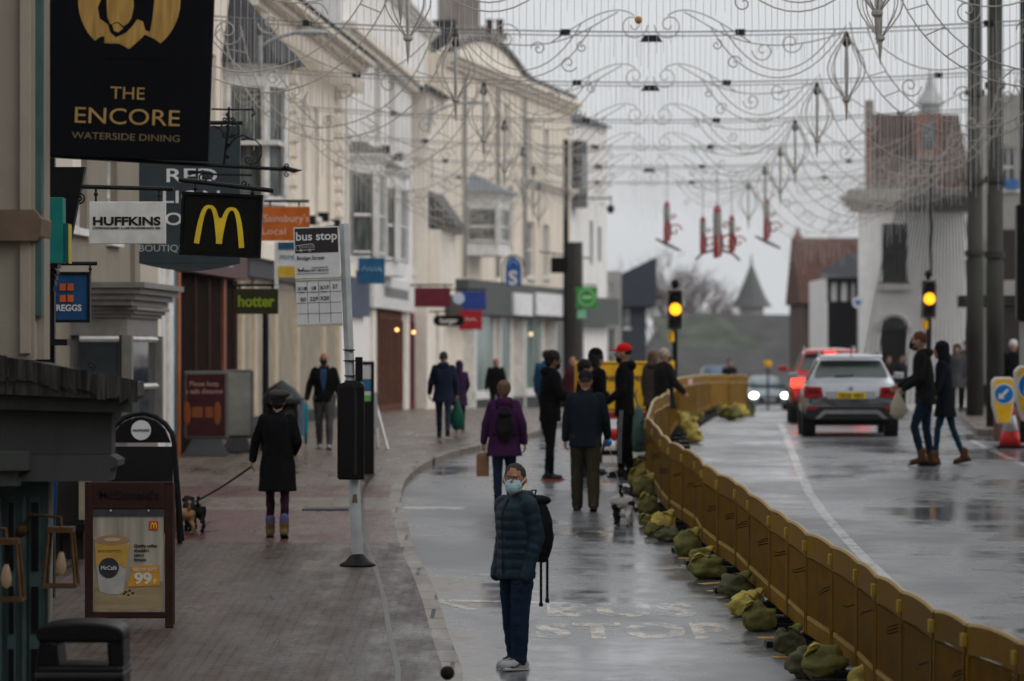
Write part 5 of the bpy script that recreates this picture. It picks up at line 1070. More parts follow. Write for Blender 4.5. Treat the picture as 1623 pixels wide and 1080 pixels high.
# ------------------------------------------------------------------ columns at right
def column(label, px, w0, w1, ybase, ytop, Z):
    s = S(Z); root = thing('steel_column', label, 'column', ((px-CX)/s, Z, G(Z)+.1), group='weathered steel columns on the right pavement'); cm = mat('mossy grey column paint', (.04,.04,.035), .7, var=.35, scale=2, stretch=(1,1,.4)); H = ZC+(HY-ytop)/s-G(Z)
    m = MB(); m.lathe([(w0/2/s, 0), (w0/2/s, H*.35), (w0/2/s*.93, H*.352), (w1/2/s, H)], n=16); m.build('shaft', cm, root, True)
    m = MB()
    for k in (.36, .52, .72): m.lathe([(w0/2/s+.03, H*k), (w0/2/s+.03, H*k+.12)], n=12)
    m.build('clamp_rings', cm, root); return root
column('steel column standing left of the keep left bollards', 1545, 28, 20, 645, -40, 88)
column('thicker steel column directly behind the keep left bollards', 1577, 28, 24, 690, -60, 74)
root = thing('edge_signal_column', 'black signal column cut by the right edge of the picture', 'column', ((1620-CX)/S(66), 66, G(66)+.1)); s = S(66); Zp = lambda py: ZC-(py-HY)/s-G(66)-.1
m = MB(); m.cyl((.05,0), .09, .09, 0, Zp(-20), 12); m.build('shaft', iron, root); m = MB(); m.box(-.12, .3, -.25, .05, Zp(508), Zp(325)); m.build('signal_head', black, root, bevel=.03); m = MB(); m.box(-.05, .25, -.2, 0, Zp(585), Zp(510)); m.build('grey_panel', mat('grey edge panel', (.25,.25,.24), .5), root)
s = S(92); root = thing('dark_sign_board', 'dark horizontal board mounted behind the steel columns', 'sign', P(1568, 478, 92)); m = MB(); m.box(-.75, .75, 0, .08, -.14, .14); m.build('board', black, root); m = MB(); m.box(-.7, .7, -.02, -.001, -.06, -.04); m.box(-.7, .7, -.02, -.001, .04, .06); m.build('slats', mat('grey slats', (.1,.1,.1), .5), root); m = MB(); m.cyl((0,.12), .05, .05, -2.4, .14, 8); m.build('post', iron, root)
# round blue sign on post
p = P(1360, 480, 112); s = S(112); root = thing('round_blue_sign', 'round pale rimmed blue sign beside the white corner building', 'road sign', p); m = MB(); m.prism([(.17*math.cos(a), .17*math.sin(a)) for a in [2*PI*k/24 for k in range(24)]], 0, .02); m.build('rim', wf, root)
m = MB(); m.prism([(.0,-.10),(.09,.0),(.07,.09),(.0,.05),(-.07,.09),(-.09,0)], -.012, -.001); m.build('blue_symbol', mat('sign blue', (.01,.15,.45), .4), root); m = MB(); m.cyl((0,.05), .03, .03, -2.9, .1, 8); m.build('post', steel, root)
# keep-left bollards, cone
def keep_left(label, px0, px1, ytop, ybot, Z, cut=False):
    s = S(Z); c = (px0+px1)/2; root = thing('keep_left_bollard', label, 'bollard', ((c-CX)/s, Z, ZC-(ybot-HY)/s), group='yellow keep left bollards'); hw = (px1-px0)/2/s; H = (ybot-ytop)/s
    m = MB(); o = [(-hw*.5,0),(hw*.6,0),(hw*.95,H*.55),(hw,H*.9),(hw*.7,H),(-hw*.7,H),(-hw,H*.9),(-hw*.95,H*.4)]; m.prism(o, -.12, .12); m.build('shell', wf, root, bevel=.03)
    m = MB(); m.prism([(x*.86, z*.93+H*.035) for x, z in o], -.135, -.121); m.build('yellow_face', ysg, root)
    zc_ = H*.64; r_ = hw*.78; m = MB(); m.prism([((r_+.03)*math.cos(a), zc_+(r_+.03)*math.sin(a)) for a in [2*PI*k/28 for k in range(28)]], -.142, -.136); m.build('white_ring', wf, root)
    m = MB(); m.prism([(r_*math.cos(a), zc_+r_*math.sin(a)) for a in [2*PI*k/28 for k in range(28)]], -.150, -.1425); d_ = m.build('blue_disc', mat('sign blue', (.01,.15,.45)), root)
    m = MB(); k = r_; A_ = lambda x, z: (x*k, zc_+z*k); m.prism([A_(-.62,-.55),(A_(.12,-.52)),(A_(-.1,-.3)),(A_(.55,.42)),(A_(.35,.6)),(A_(-.32,-.08)),(A_(-.55,.12))], -.157, -.151); m.build('white_arrow', wf, d_)
keep_left('yellow bollard with blue arrow disc behind the traffic cone', 1571, 1608, 598, 672, 66); keep_left('yellow bollard cut by the right edge of the picture', 1607, 1660, 580, 668, 62)
root = thing('plinth_block', 'dark red and grey concrete block behind the traffic cone', 'block', gz(1602, 700)); s = S(root.location.y); m = MB(); m.box((1583-1602)/s, (1625-1602)/s, .15, .8, 0, .6); m.build('block', mat('red grey concrete', (.15,.07,.06), .7, var=.4), root, bevel=.02)
g = gz(1601, 710); s = S(g.y); H = (710-636)/s; root = thing('traffic_cone', 'red and white traffic cone standing on the road at right', 'cone', g); rc = mat('cone red', (.65,.035,.03), .4)
m = MB(); m.box(-.26, .26, -.26, .26, .0, .04); m.build('base', black, root, bevel=.01)
pr = lambda t: .195*(1-t)+.035*t
m = MB(); m.lathe([(pr(0), .04),(pr(.32), .04+(H-.04)*.32)], n=24); m.lathe([(pr(.68), .04+(H-.04)*.68),(pr(1), H)], n=24); m.build('cone', rc, root, True)
m = MB(); m.lathe([(pr(.32)+.002, .04+(H-.04)*.32),(pr(.68)+.002, .04+(H-.04)*.68)], n=24); m.build('white_sleeve', mat('cone sleeve', (.62,.62,.64), .35), root, True)

# ------------------------------------------------------------------ barrier panels
barm = mat('mustard barrier plastic', (.165,.083,.002), .5, var=.25, scale=4, bump=.15, spec=.10); barl = mat('barrier edge highlight', (.42,.29,.11), .4); vary(barm, .16)  # barl: lighter lip and top edge colour, a highlight painted in
fence_px = [(1780,1108),(1700,1063),(1613,1020),(1532,993),(1481,971),(1431,941),(1390,916),(1361,893),(1321,869),(1280,849),(1251,828),(1223,810),(1214,805.5),(1190,786),(1169,769),(1140,754.5),(1116,739),(1105,725),(1084,714),(1063,703.5),(1050,692),(1037,675),(1026,665)]
def top_pt(x, y):
    t = (y-HY)/FPX; Z = 15.
    while (D(Z)-1.0)/Z > t and Z < 200: Z += .05
    return Vector(((x-CX)/FPX*Z, Z, 0))
near = [top_pt(*p) for p in fence_px if p not in ((1214,805.5),)]
far_pts = [near[-1], Vector((2.26,61.5,0)), Vector((2.62,64.5,0)), Vector((2.75,67.5,0)), Vector((3.4,78,0)), Vector((4.3,90,0)), Vector((5.2,101,0)), Vector((6.4,104.5,0))]
far = []
for a, b in zip(far_pts, far_pts[1:]):
    n = max(1, round((b-a).length/1.7)); far += [a.lerp(b, k/n) for k in range(1, n+1)]
path = near+far
tie = mat('black cable tie', (.01,.01,.01), .4)
redb = mat('red reflective band', (.55,.03,.04), .35); whb = mat('white reflective band', (.70,.70,.68), .35)
def barrier(i, a, b, detail=True, band=False):
    L = (b-a).length-.045; rz = math.atan2(b.y-a.y, b.x-a.x); g = G(a.y); slope = (G(b.y)-g)/L
    root = thing('barrier_panel', f'mustard ribbed barrier panel, {ordinal(i)} along the fence counted from the bottom right corner', 'barrier', (a.x, a.y, g+.0), rz, 'mustard barrier panels along the lane'); root.rotation_euler = (0, -math.atan(slope), rz)
    m = MB(); n = 10; top = [(L*k/n, 1.0+.026*math.sin(PI*k/n)**.8) for k in range(n+1)]
    m.prism([(0,.80)]+[(x, z) for x, z in top]+[(L,.80)]+[(L*k/n, .80+.026*math.sin(PI*k/n)**.8) for k in range(n-1, 0, -1)], -.022, .022)
    m.box(0, .05, -.03, .03, .12, .80); m.box(L-.05, L, -.03, .03, .12, .80); m.box(.05, L-.05, -.022, .022, .12, .24); m.box(.05, L-.05, -.004, .004, .24, .81)
    m.build('panel_body', barm, root)
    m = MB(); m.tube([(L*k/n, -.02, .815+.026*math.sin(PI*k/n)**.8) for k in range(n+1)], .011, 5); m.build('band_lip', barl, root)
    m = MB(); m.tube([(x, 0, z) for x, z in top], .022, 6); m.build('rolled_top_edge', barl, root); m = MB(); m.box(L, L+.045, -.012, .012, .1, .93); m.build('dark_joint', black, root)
    if detail:
        m = MB(); k = .085
        while k < L-.06: m.box(k-.015, k+.015, -.022, .022, .30, .80); k += .062
        m.build('ribs', barm, root)
        m = MB(); k = .085
        while k < L-.06: m.box(k-.017, k+.017, -.026, .026, .25, .288); k += .078
        m.build('painted_lit_slots', mat('painted slot light', (.50,.36,.12), .5), root)  # bright dashes painted in for light showing through the slots
        m = MB(); m.box(.09, L-.09, -.027, -.0225, .885, .895); m.box(.09, L-.09, -.027, -.0225, .97, .98); m.build('embossed_lines', barm, root)
        rnd = random.Random(i); m = MB(); zt_ = rnd.uniform(.6,.78)
        m.box(-.03, .03, -.05, .05, .05, .13)
        for k in range(rnd.choice((1, 2, 3))):
            z = zt_+.025*k; m.tube([(.02,.035,z), (-.10,.10+.05*rnd.random(),z-.01), (-.17-.1*rnd.random(),.16,z+rnd.uniform(-.02,.02))], .005, 4)
        m.tube([(.03,-.035,zt_),(.03,.035,zt_),(-.05,.035,zt_),(-.05,-.035,zt_),(.03,-.035,zt_)], .006, 4); m.build('cable_tie', tie, root)
        m = MB(); m.box(-.04, .03, -.05, .05, .86, .95); m.build('hook', mat('yellow hook', (.42,.27,.03), .35), root)
    m = MB(); m.box(-.12, .12, -.38, .38, 0, .06); m.box(-.05, .05, -.2, .2, .06, .12); m.build('rubber_foot', black, root, bevel=.01)
    if band:
        m = MB(); nb = 6
        for k in range(0, nb, 2): m.box(L*k/nb+.02, L*(k+1)/nb, -.028, .028, .86, .98)
        m.build('red_band', redb, root); m = MB()
        for k in range(1, nb, 2): m.box(L*k/nb+.02, L*(k+1)/nb, -.028, .028, .86, .98)
        m.build('white_band', whb, root)
    return root
for i, (a, b) in enumerate(zip(path, path[1:])): barrier(i, a, b, i < len(near)+4, band=(i in (26, 37, 38)))
# ------------------------------------------------------------------ sandbags
bagm = [mat('olive sandbag', (.17,.16,.045), .6, var=.3, scale=6, bump=.6, bscale=45, spec=.15), mat('yellow green sandbag', (.42,.33,.075), .6, var=.3, scale=5, bump=.6, bscale=45, spec=.15), mat('dark olive sandbag', (.10,.10,.05), .6, var=.35, scale=6, bump=.6, bscale=45, spec=.15)]
for q_ in bagm: vary(q_, .22)
def bag(i, px, py, wpx, hpx, k, neck=1, base=None, Zf=None):
    yb_ = py+hpx/2
    g = gz(px, yb_) if not Zf else Vector(((px-CX)/S(Zf), Zf, G(Zf)))
    s = S(g.y); w_, h_ = wpx/s, hpx/s; rnd = random.Random(100+i)
    root = thing('sandbag', f'{["olive","yellow green","dark olive"][k]} sandbag, {ordinal(i)} back along the foot of the barrier', 'sandbag', g, group='sandbags weighing down the barrier feet')
    m = MB(); n, mm = 30, 20; ox = rnd.uniform(0, 50); rs = []
    for j in range(mm+1):
        a = -PI/2+PI*j/mm; a = max(-PI/2+.03, min(PI/2-.03, a)); ring = []
        for q_ in range(n):
            b = 2*PI*q_/n; d = Vector((math.cos(a)*math.cos(b), math.cos(a)*math.sin(b), math.sin(a)))
            f = 1+.34*noise.noise(d*1.6+Vector((ox,0,0)))+.14*noise.noise(d*4+Vector((ox,3,0)))-.07*abs(noise.noise(Vector((b*1.5,a*4,ox))))*2
            ring.append((d.x*w_*.52*f, d.y*w_*.42*f, max(0, h_*.42+d.z*h_*.46*f)))
        rs.append(ring)
    m.rings(rs); m.build('bag_body', bagm[k], root, True)
    if neck:   # tied neck with a crumpled flared end
        m = MB(); sd = rnd.choice((-1, 1)); rs = []; dy = rnd.uniform(-.5,.1)
        for j, (t, r_) in enumerate(((0,.20),(.12,.13),(.20,.085),(.28,.10),(.42,.20),(.60,.27),(.75,.29),(.78,.20))):
            c = Vector((sd*w_*(-.02+.58*t), dy*w_*t, h_*(.80+.42*t-.62*t*t))); rf = .0 if t < .25 else .28
            rs.append([(c.x+w_*r_*.45*math.cos(b)*(1+rf*math.sin(7*b+t*3))*.6, c.y+w_*r_*math.sin(b)*(1+rf*.4*math.sin(5*b)), c.z+h_*r_*.55*math.cos(b+.4)*(1+rf*math.sin(6*b+t*5))) for b in [2*PI*q_/24 for q_ in range(24)]])
        m.rings(rs); m.build('tied_neck', bagm[1 if k != 2 else 0], root, True)
bags = [(1380,1070,62,52,1),(1310,1050,74,64,0),(1278,1048,60,56,2),(1249,1014,46,52,2),(1203,976,54,50,0),(1178,957,46,42,1),(1190,948,40,34,1),(1165,926,52,44,2),(1122,897,58,42,0),(1112,880,40,30,0),(1090,858,40,46,0),(1058,845,40,28,2),(1051,827,38,40,1),(1034,838,26,26,0),(1026,824,26,22,0),(1028,798,32,36,0),(1020,770,38,42,0),(1012,755,32,28,1),(1020,742,26,30,1),(1034,768,20,36,1),(1012,736,24,22,0),
 (1100,712,26,20,1),(1092,695,28,30,1),(1080,672,28,34,1),(1090,660,22,26,0),(1072,652,20,34,1),(1105,664,22,16,0),(1158,650,36,24,0),(1172,643,28,24,1),(1188,640,20,18,2),(1135,662,14,16,2)]
for i, (px, py, w_, h_, k) in enumerate(bags): bag(i, px, py, w_, h_, k, Zf=(68+(i-21)*3.5 if 21 <= i else None))
# ------------------------------------------------------------------ festive light frames over the street
tubem = mat('dull metal light tube', (.40,.37,.33), .5, var=.25, scale=2); wirem = mat('grey hanging cable', (.20,.20,.20), .6); strm = mat('clear string lights', (.50,.49,.48), .6); boxm = mat('black cable box', (.02,.022,.025), .5)
def light_row(i, Z, xc, k=1.0, drop=0.0, hgt=5.2, seed=0, dens=1.0):
    rnd = random.Random(seed+i*7); zt = ZC+hgt; jt = lambda a=.10: rnd.uniform(-a, a); root = thing('festive_light_frame', f'street wide scrolled festive light frame, {ordinal(i)} row overhead counting away from the camera', 'festive lights', (xc, Z, zt), 0, 'scrolled light frames strung over the street')
    sag = lambda x: -.35+.35*(x/8)**2
    m = MB(); pts = [(-9.5+k_*19/24, 0, sag(-9.5+k_*19/24)) for k_ in range(25)]; m.tube(pts, .010, 4)
    m.tube([(a, .02, b-.06) for a, _, b in pts], .007, 4)
    m.build('cable', wirem, root)
    for x in (-5.2, -1.3, 1.35, 5.1): m = MB(); m.box(x-.075, x+.075, -.04, .04, sag(x)-.05, sag(x)+.03); m.build('connector_box', boxm, root)
    if i in (1, 2, 5): m = MB(); m.prism([(-.17,-.50),(.17,-.50),(.10,-.40),(-.10,-.40)], -.05, .05); m.build('connector_box', boxm, root)
    T = lambda pts, r=.009: MBc.tube([(a, 0, b) for a, b in pts], r, 4, False)
    for sg in (-1, 1):
        MBc = MB(); T(spiral(sg*.27, -.25, .22, 1.5, PI if sg > 0 else 0, sg)); MBc.build('centre_scroll', tubem, root)
        MBc = MB(); T(bez((sg*.25,-.1),(sg*.6,.15),(sg*1.1,-.25),(sg*1.5,-.5))); T(bez((sg*.5,-.05),(sg*1.0,-.3),(sg*1.5,-.85),(sg*2.95,-.35)));
        T(bez((sg*.9,-.28),(sg*1.5,-1.35),(sg*2.4,-1.25),(sg*2.95,-.25)))
        T(bez((sg*1.05,-.22),(sg*1.6,-1.2),(sg*2.3,-1.1),(sg*2.8,-.3)))
        T(spiral(sg*2.2+jt(), -.45+jt(), .20+jt(.05), 1.5+jt(), 0, -sg)); T(spiral(sg*1.7+jt(), -.62+jt(), .14+jt(.04), 1.4, PI, sg)); T(spiral(sg*1.25+jt(), -.85+jt(), .12+jt(.03), 1.3, jt(.6), sg)); T(spiral(sg*1.0+jt(), -.5+jt(), .09, 1.3, PI/2, -sg)); MBc.build('inner_arm', tubem, root)
        MBc = MB(); a = bez((sg*3.0,-.2),(sg*3.2,-1.3),(sg*3.9,-2.0+jt()),(sg*4.8,-2.0+jt())); b = bez((sg*3.25,-.2),(sg*3.5,-1.2),(sg*4.1,-1.75),(sg*5.0,-1.8)); T(a); T(b)
        c = bez((sg*4.8,-2.0),(sg*5.8,-1.95),(sg*6.3,-1.2),(sg*6.5,-.2)); d_ = bez((sg*5.0,-1.8),(sg*5.7,-1.75),(sg*6.0,-1.3),(sg*6.2,-.25)); T(c); T(d_)
        for q in range(2, 14, 2): T([a[q], b[q]], .008); T([c[q], d_[q]], .008)
        T(spiral(sg*5.3+jt(), -1.35+jt(), .20, 1.5, 0, sg)); T(spiral(sg*4.8+jt(.2), -1.25+jt(), .15, 1.4, PI, -sg)); T(spiral(sg*4.0+jt(.2), -1.0+jt(.2), .17, 1.4, 0, -sg)); T(bez((sg*3.4,-.5),(sg*4.2,-1.3+jt()),(sg*4.9,-.9),(sg*5.9,-.3+jt()))); T(spiral(sg*5.7, -1.05, .13, 1.4, 0, -sg))
        T(bez((sg*5.0,-1.8),(sg*5.2,-1.6),(sg*5.3,-1.5),(sg*5.5,-1.3))); T(bez((sg*6.5,-.3),(sg*7.2,-1.1),(sg*8.2,-1.2),(sg*9.2,-.2))); T(spiral(sg*7.2, -.55, .2, 1.5, 0, sg)); MBc.build('outer_arm', tubem, root)
    m = MB(); x = -7.5
    while x < 7.5:
        ax = abs(x)
        if ax < 1: L = .9+.25*math.cos(x*3)
        elif ax < 3: L = .75+.35*math.sin((ax-1)/2*PI)
        elif ax < 6.4: L = 1.0+1.2*math.sin((ax-3)/3.4*PI)
        else: L = .9
        L *= rnd.uniform(1.0, 1.25); j = rnd.uniform(-.02,.02); m.tube([(x, .03, sag(x)), (x+j, .03, sag(x)-L)], .0036, 3, False)
        x += .085/dens
    tag(m.build('light_curtain', strm, root), kind='stuff')
    for sg in (-1, 1):
        lantern(f'onion shaped wire lantern hanging from the {ordinal(i)} light frame on the {"left" if sg < 0 else "right"}', (xc+sg*2.95, Z-.02, zt+sag(2.95)-.06), k)
lprot = None
def lantern(label, loc, k=1.):
    global lprot
    if lprot is None:
        root = thing('festive_lantern', label, 'festive lantern', loc, 0, 'wire lanterns hanging from the light frames', k)
        m = MB(); prof = [(.02+.265*math.sin(PI*min(1, (t/16)**1.12))**1.25, -1.02*t/16) for t in range(17)]
        for q in range(8):
            a = 2*PI*q/8; m.tube([(r_*math.cos(a), r_*math.sin(a), z) for r_, z in prof], .0095, 4)
        m.build('wire_cage', tubem, root)
        m = MB(); m.lathe([(.03,-.96),(.06,-1.0),(.06,-1.03),(.03,-1.06),(.02,-1.2),(.004,-1.34)], n=8); m.build('finial', tubem, root)
        m = MB(); m.lathe([(.02,.02),(.05,-.05),(.07,-.16),(.03,-.22)], n=8); m.build('top_cap', boxm, root)
        m = MB(); m.tube([(.0,0,-.15),(.0,0,-.95)], .028, 8); m.build('inner_light_tube', strm, root)
        lprot = root; return root
    r_ = copy_tree(lprot); r_.location = loc; r_.scale = (k, k, k); r_['label'] = label; return r_
for i, (Z, xc, hg) in enumerate(((48,1.65,5.35),(58,2.1,5.25),(68,2.45,5.2),(78,2.8,5.15),(88,3.2,5.15),(98,3.5,5.2),(108,3.7,5.25))): light_row(i, Z, xc, 1.0, hgt=hg, seed=4)
# two close lanterns, only their tips in view
def tip(label, px, ybot, Z):
    p = P(px, ybot, Z); r_ = lantern(label, (p.x, p.y, p.z+1.40*1.0), 1.0); m = MB(); m.tube([(0,0,0),(0,0,2.2)], .012, 4); m.build('hanging_cord', wirem, r_)
tip('nearest wire lantern, its finial hanging in at the top edge right of centre', 1390, 80, 40); tip('nearest left wire lantern, its finial hanging in at the top edge above the white building', 635, 50, 40)
# spotlight on a cable, amber reflector
m = MB(); p = P(1012, 32, 49); m.ball((0,0,0), .05, 10, 8); tag(m.build('cable_lamp', mat('orange lens', (.45,.20,.03), .3), loc=p), 'small orange lamp fixed on the top overhead cable', 'lamp')
# candle decorations
redc = mat('red tinsel', (.33,.04,.05), .6, var=.4, scale=20); greyc = mat('grey tinsel', (.26,.27,.25), .6, var=.3, scale=20)
def candle(label, px, ytop, ybot, Z, leaf=1):
    s = S(Z); root = thing('candle_decoration', label, 'festive decoration', P(px, ybot, Z), 0, 'red candle decorations over the far street'); h = (ybot-ytop)/s
    m = MB(); m.tube([(0,0,h*.10),(0,0,h*.84)], h*.075, 8); m.build('candle', greyc, root)
    m = MB(); m.lathe([(.02,h*.80),(h*.075,h*.87),(h*.05,h*.94),(.01,h)], n=8); m.build('flame', redc, root)
    m = MB(); w_ = h*.16
    m.tube([(-h*.02,-.07,h*.05),(-h*.03,-.07,h*.35),(h*.02,-.07,h*.58)], [h*.055,h*.05,h*.02], 6); m.tube([(h*.05,-.07,h*.08),(h*.09,-.07,h*.3),(h*.06,-.07,h*.5)], h*.022, 5)
    m.tube([(a, -.08, b) for a, b in spiral(w_*1.1, h*.32, h*.16, 1.2, 0, 1)], h*.018, 5); m.tube([(a, -.08, b) for a, b in spiral(w_*.9, h*.62, h*.07, 1.2, 0, 1)], h*.014, 5); m.build('red_ribbon', redc, root)
    m = MB()
    if leaf: m.prism([(-h*.28,h*.12),(-h*.24,h*.15),(h*.06,h*.03),(h*.34,-h*.13),(h*.28,-h*.16),(0,-h*.04)], -.04, .04); m.build('base_branch', greyc, root)
    m = MB(); m.tube([(0,0,h*.9),(0,0,h*.9+1.2)], .012, 4); m.build('hanging_wire', wirem, root); return root
for a in (('single red candle decoration at left of the far row', 1057, 318, 388, 112), ('single red candle decoration at right of the far row', 1215, 314, 384, 112)): candle(*a)
candle('tallest candle in the middle of the far three candle display', 1137, 323, 414, 110, 0); candle('shorter candle on the left of the far three candle display', 1114, 342, 406, 110, 0); candle('shorter candle on the right of the far three candle display', 1160, 340, 404, 110, 0)
s = S(110); p = P(1137, 414, 110); m = MB(); m.tube([(a/s, 0, -b/s) for a, b in [(-34,-2),(-24,-12),(-8,-17),(8,-17),(24,-12),(36,-1)]], .045, 6); tag(m.build('arched_branch', greyc, loc=p), 'grey arched branch under the three far candles', 'festive decoration')
# ------------------------------------------------------------------ vehicles
tyre = mat('tyre rubber', (.012,.012,.012), .7); rimm = mat('alloy rim', (.35,.35,.36), .3, metal=.8); cglass = mat('car glass', (.05,.07,.065), .06, var=.3, spec=.9, scale=2)
blkpl = mat('black bumper plastic', (.018,.018,.02), .5); redl = mat('red lamp glass', (.30,.012,.018), .12, coat=.5); redon = mat('lit red lamp', (.8,.03,.02), .2, emit=(1,.035,.02), estr=4.5)
platey = mat('yellow plate', (.68,.46,.02), .4)
def car(name, label, x, Y, rz, paint, H=1.5, W=1.8, L=4.2, lit=False, plate='DE20 VEO', z=None):
    root = thing(name, label, 'car', (x, Y, G(Y+L*.3) if z is None else z), rz); hw = W/2
    def ring(y, zb, zt, w_, pinch=1.):
        h = [(0,zb),(w_*.80,zb),(w_*.95,zb+.07),(w_*1.0,zb+.28),(w_*.985,(zb+zt)/2+.05),(w_*.965,zt-.14),(w_*.90,zt-.02),(w_*.6,zt+.03),(0,zt+.04)]
        return [(a, y, b) for a, b in h]+[(-a, y, b) for a, b in reversed(h[1:-1])]
    bt = H*.655
    m = MB(); m.rings([ring(*a) for a in ((-.02,.45,bt-.30,hw*.86),(.0,.42,bt-.12,hw*.92),(.05,.38,bt-.03,hw*.955),(.20,.33,bt,hw*.985),(.6,.30,bt,hw),(1.8,.28,bt-.01,hw),(3.0,.28,bt-.04,hw*.99),(3.6,.3,bt-.12,hw*.96),(L-.12,.35,bt-.22,hw*.86),(L,.42,bt-.35,hw*.72))])
    body = m.build('body', paint, root, True)
    def gring(y, zt, wt, wb=None, zb=None):
        wb = wb or hw*.90; zb = zb or bt-.05; h = [(0,zb),(wb,zb),(wb*.985,zb+.06),(wt+.035,zt-.09),(wt-.02,zt-.025),(wt*.6,zt),(0,zt+.01)]
        return [(a, y, b) for a, b in h]+[(-a, y, b) for a, b in reversed(h[1:-1])]
    m = MB(); m.rings([gring(*a) for a in ((.10,bt+.05,hw*.84),(.20,bt+.17,hw*.80),(.34,H-.14,hw*.665),(.46,H-.05,hw*.62),(.64,H-.01,hw*.61),(1.5,H,hw*.62),(2.2,H-.03,hw*.61),(2.6,H-.20,hw*.68),(3.15,bt-.0,hw*.80))]); m.build('cabin', paint, root, True)
    yr = lambda z: .10+(z-bt)*.32*.5/.38*1.05 if False else .0
    # rear window
    zb, zt_ = bt+.09, H-.13; ya = lambda z: (.20+.12*(z-(bt+.17))/((H-.14)-(bt+.17))) if z > bt+.17 else .10+.10*(z-bt-.05)/.12
    m = MB(); n = 8; vs = []
    for r_ in range(5):
        z = zb+(zt_-zb)*r_/4; w_ = (hw*.77)*(1-.19*r_/4)*(.97 if r_ in (0, 4) else 1)
        for k in range(n+1): t = -1+2*k/n; vs.append((t*w_, ya(z)-.014+.03*t*t*.3, z))
    m.add(vs, [(r_*(n+1)+k, r_*(n+1)+k+1, (r_+1)*(n+1)+k+1, (r_+1)*(n+1)+k) for r_ in range(4) for k in range(n)]); rw = m.build('rear_window', cglass, root, True)
    m = MB(); m.tube([(-.30,ya(zb)-.03,zb+.02),(0,ya(zb)-.04,zb+.03),(.05,ya(zb)-.04,zb+.05)], .012, 5); m.build('wiper', black, rw)
    m = MB(); m.prism([(-.10,H-.165),(.10,H-.165),(.10,H-.145),(-.10,H-.145)], ya(H-.15)-.035, ya(H-.15)-.02)
    for sg in (-1, 1):   # side windows
        m = MB(); m.add([(sg*(hw*.885),.45,bt+.04),(sg*(hw*.87),2.95,bt+.02),(sg*(hw*.685),2.3,H-.12),(sg*(hw*.68),.58,H-.12)], [(0,1,2,3)]); m.build('side_window', cglass, root)
    m = MB(); m.rings([[(-hw*.66,.34,H-.06),(hw*.66,.34,H-.06),(hw*.64,.34,H-.02),(-hw*.64,.34,H-.02)], [(-hw*.6,.14,H-.085),(hw*.6,.14,H-.085),(hw*.6,.14,H-.06),(-hw*.6,.14,H-.06)]]); m.build('roof_spoiler', paint, root)
    m = MB()
    for sg in (-1, 1): m.tube([(sg*hw*.63,.60,H-.03),(sg*hw*.63,.75,H+.03),(sg*hw*.63,2.1,H+.03),(sg*hw*.63,2.25,H-.05)], .014, 6)
    m.build('roof_rails', steel, root); m = MB(); m.tube([(0.02,.5,H),(.02,.42,H+.10)], .012, 5); m.build('aerial', black, root)
    # lamps
    for sg in (-1, 1):
        m = MB(); z0_, z1_ = bt-.30, bt-.09; o = [(sg*hw*.57,z0_+.03),(sg*hw*.60,z1_),(sg*hw*.95,z1_+.02),(sg*hw*.975,z0_+.05),(sg*hw*.93,z0_)]
        m.prism(o, -.015 if False else -.045, .10); la = m.build('rear_lamp', redon if lit else redl, root, bevel=.012)
        m = MB(); m.prism([(sg*hw*.66,z0_+.09),(sg*hw*.66,z1_-.06),(sg*hw*.88,z1_-.05),(sg*hw*.88,z0_+.09)], -.052, -.046); m.build('lamp_core', redon if lit else mat('dark red core', (.10,.01,.01), .2), la)
    if lit: m = MB(); m.box(-.12,.12,.12,.15,H-.12,H-.09); m.build('high_brake_light', redon, root)
    # boot crease, bumper, plate
    m = MB(); m.box(-hw*.50, hw*.50, -.048, .02, bt-.31, bt-.16); m.build('plate_recess', paint, root, bevel=.01)
    m = MB(); m.box(-.265, .265, -.06, -.049, bt-.30, bt-.185); pl = m.build('number_plate', platey, root); m = MB(); add_text(m, plate, .105, 0, -.063, bt-.28, .02, 1, 'CENTER', .46); m.build('lettering', black, pl)
    m = MB(); pts = [(.05,0)]; 
    m.prism([(-hw*.93,.50),(-hw*.90,.56),(hw*.90,.56),(hw*.93,.50),(hw*.94,.34),(hw*.80,.30),(-hw*.80,.30),(-hw*.94,.34)], -.055, .4); m.build('lower_bumper', blkpl, root, bevel=.03)
    m = MB(); m.prism([(-hw*.62,.44),(-hw*.56,.49),(hw*.56,.49),(hw*.62,.44),(hw*.74,.33),(hw*.66,.33),(hw*.52,.42),(-hw*.52,.42),(-hw*.66,.33),(-hw*.74,.33)], -.075, -.056); m.build('skid_trim', mat('satin grey trim', (.22,.22,.23), .35, metal=.5), root)
    for sg in (-1, 1): m = MB(); m.box(min(sg*hw*.70, sg*hw*.90), max(sg*hw*.70, sg*hw*.90), -.062, -.0555, .50, .55); m.build('reflector', redl, root)
    m = MB(); m.prism([(.04*math.cos(a)-.0, bt-.105+.028*math.sin(a)) for a in [2*PI*k/16 for k in range(16)]], -.04, .0); m.build('badge', steel, root)
    m = MB(); m.box(-hw*.75, hw*.75, .3, L-.4, .20, .40); m.build('underside', black, root)
    for sg in (-1, 1):
        m = MB(); m.rings([[(sg*(hw+.02), 2.62, bt+.05), (sg*(hw+.02), 2.78, bt+.05), (sg*(hw+.02), 2.78, bt+.18), (sg*(hw+.02), 2.62, bt+.18)], [(sg*(hw+.20), 2.64, bt+.06), (sg*(hw+.20), 2.76, bt+.06), (sg*(hw+.20), 2.76, bt+.17), (sg*(hw+.20), 2.64, bt+.17)]]); m.box(min(sg*hw*.85, sg*(hw+.03)), max(sg*hw*.85, sg*(hw+.03)), 2.68, 2.74, bt+.06, bt+.10); m.build('wing_mirror', paint, root, bevel=.02)
    r_ = .335
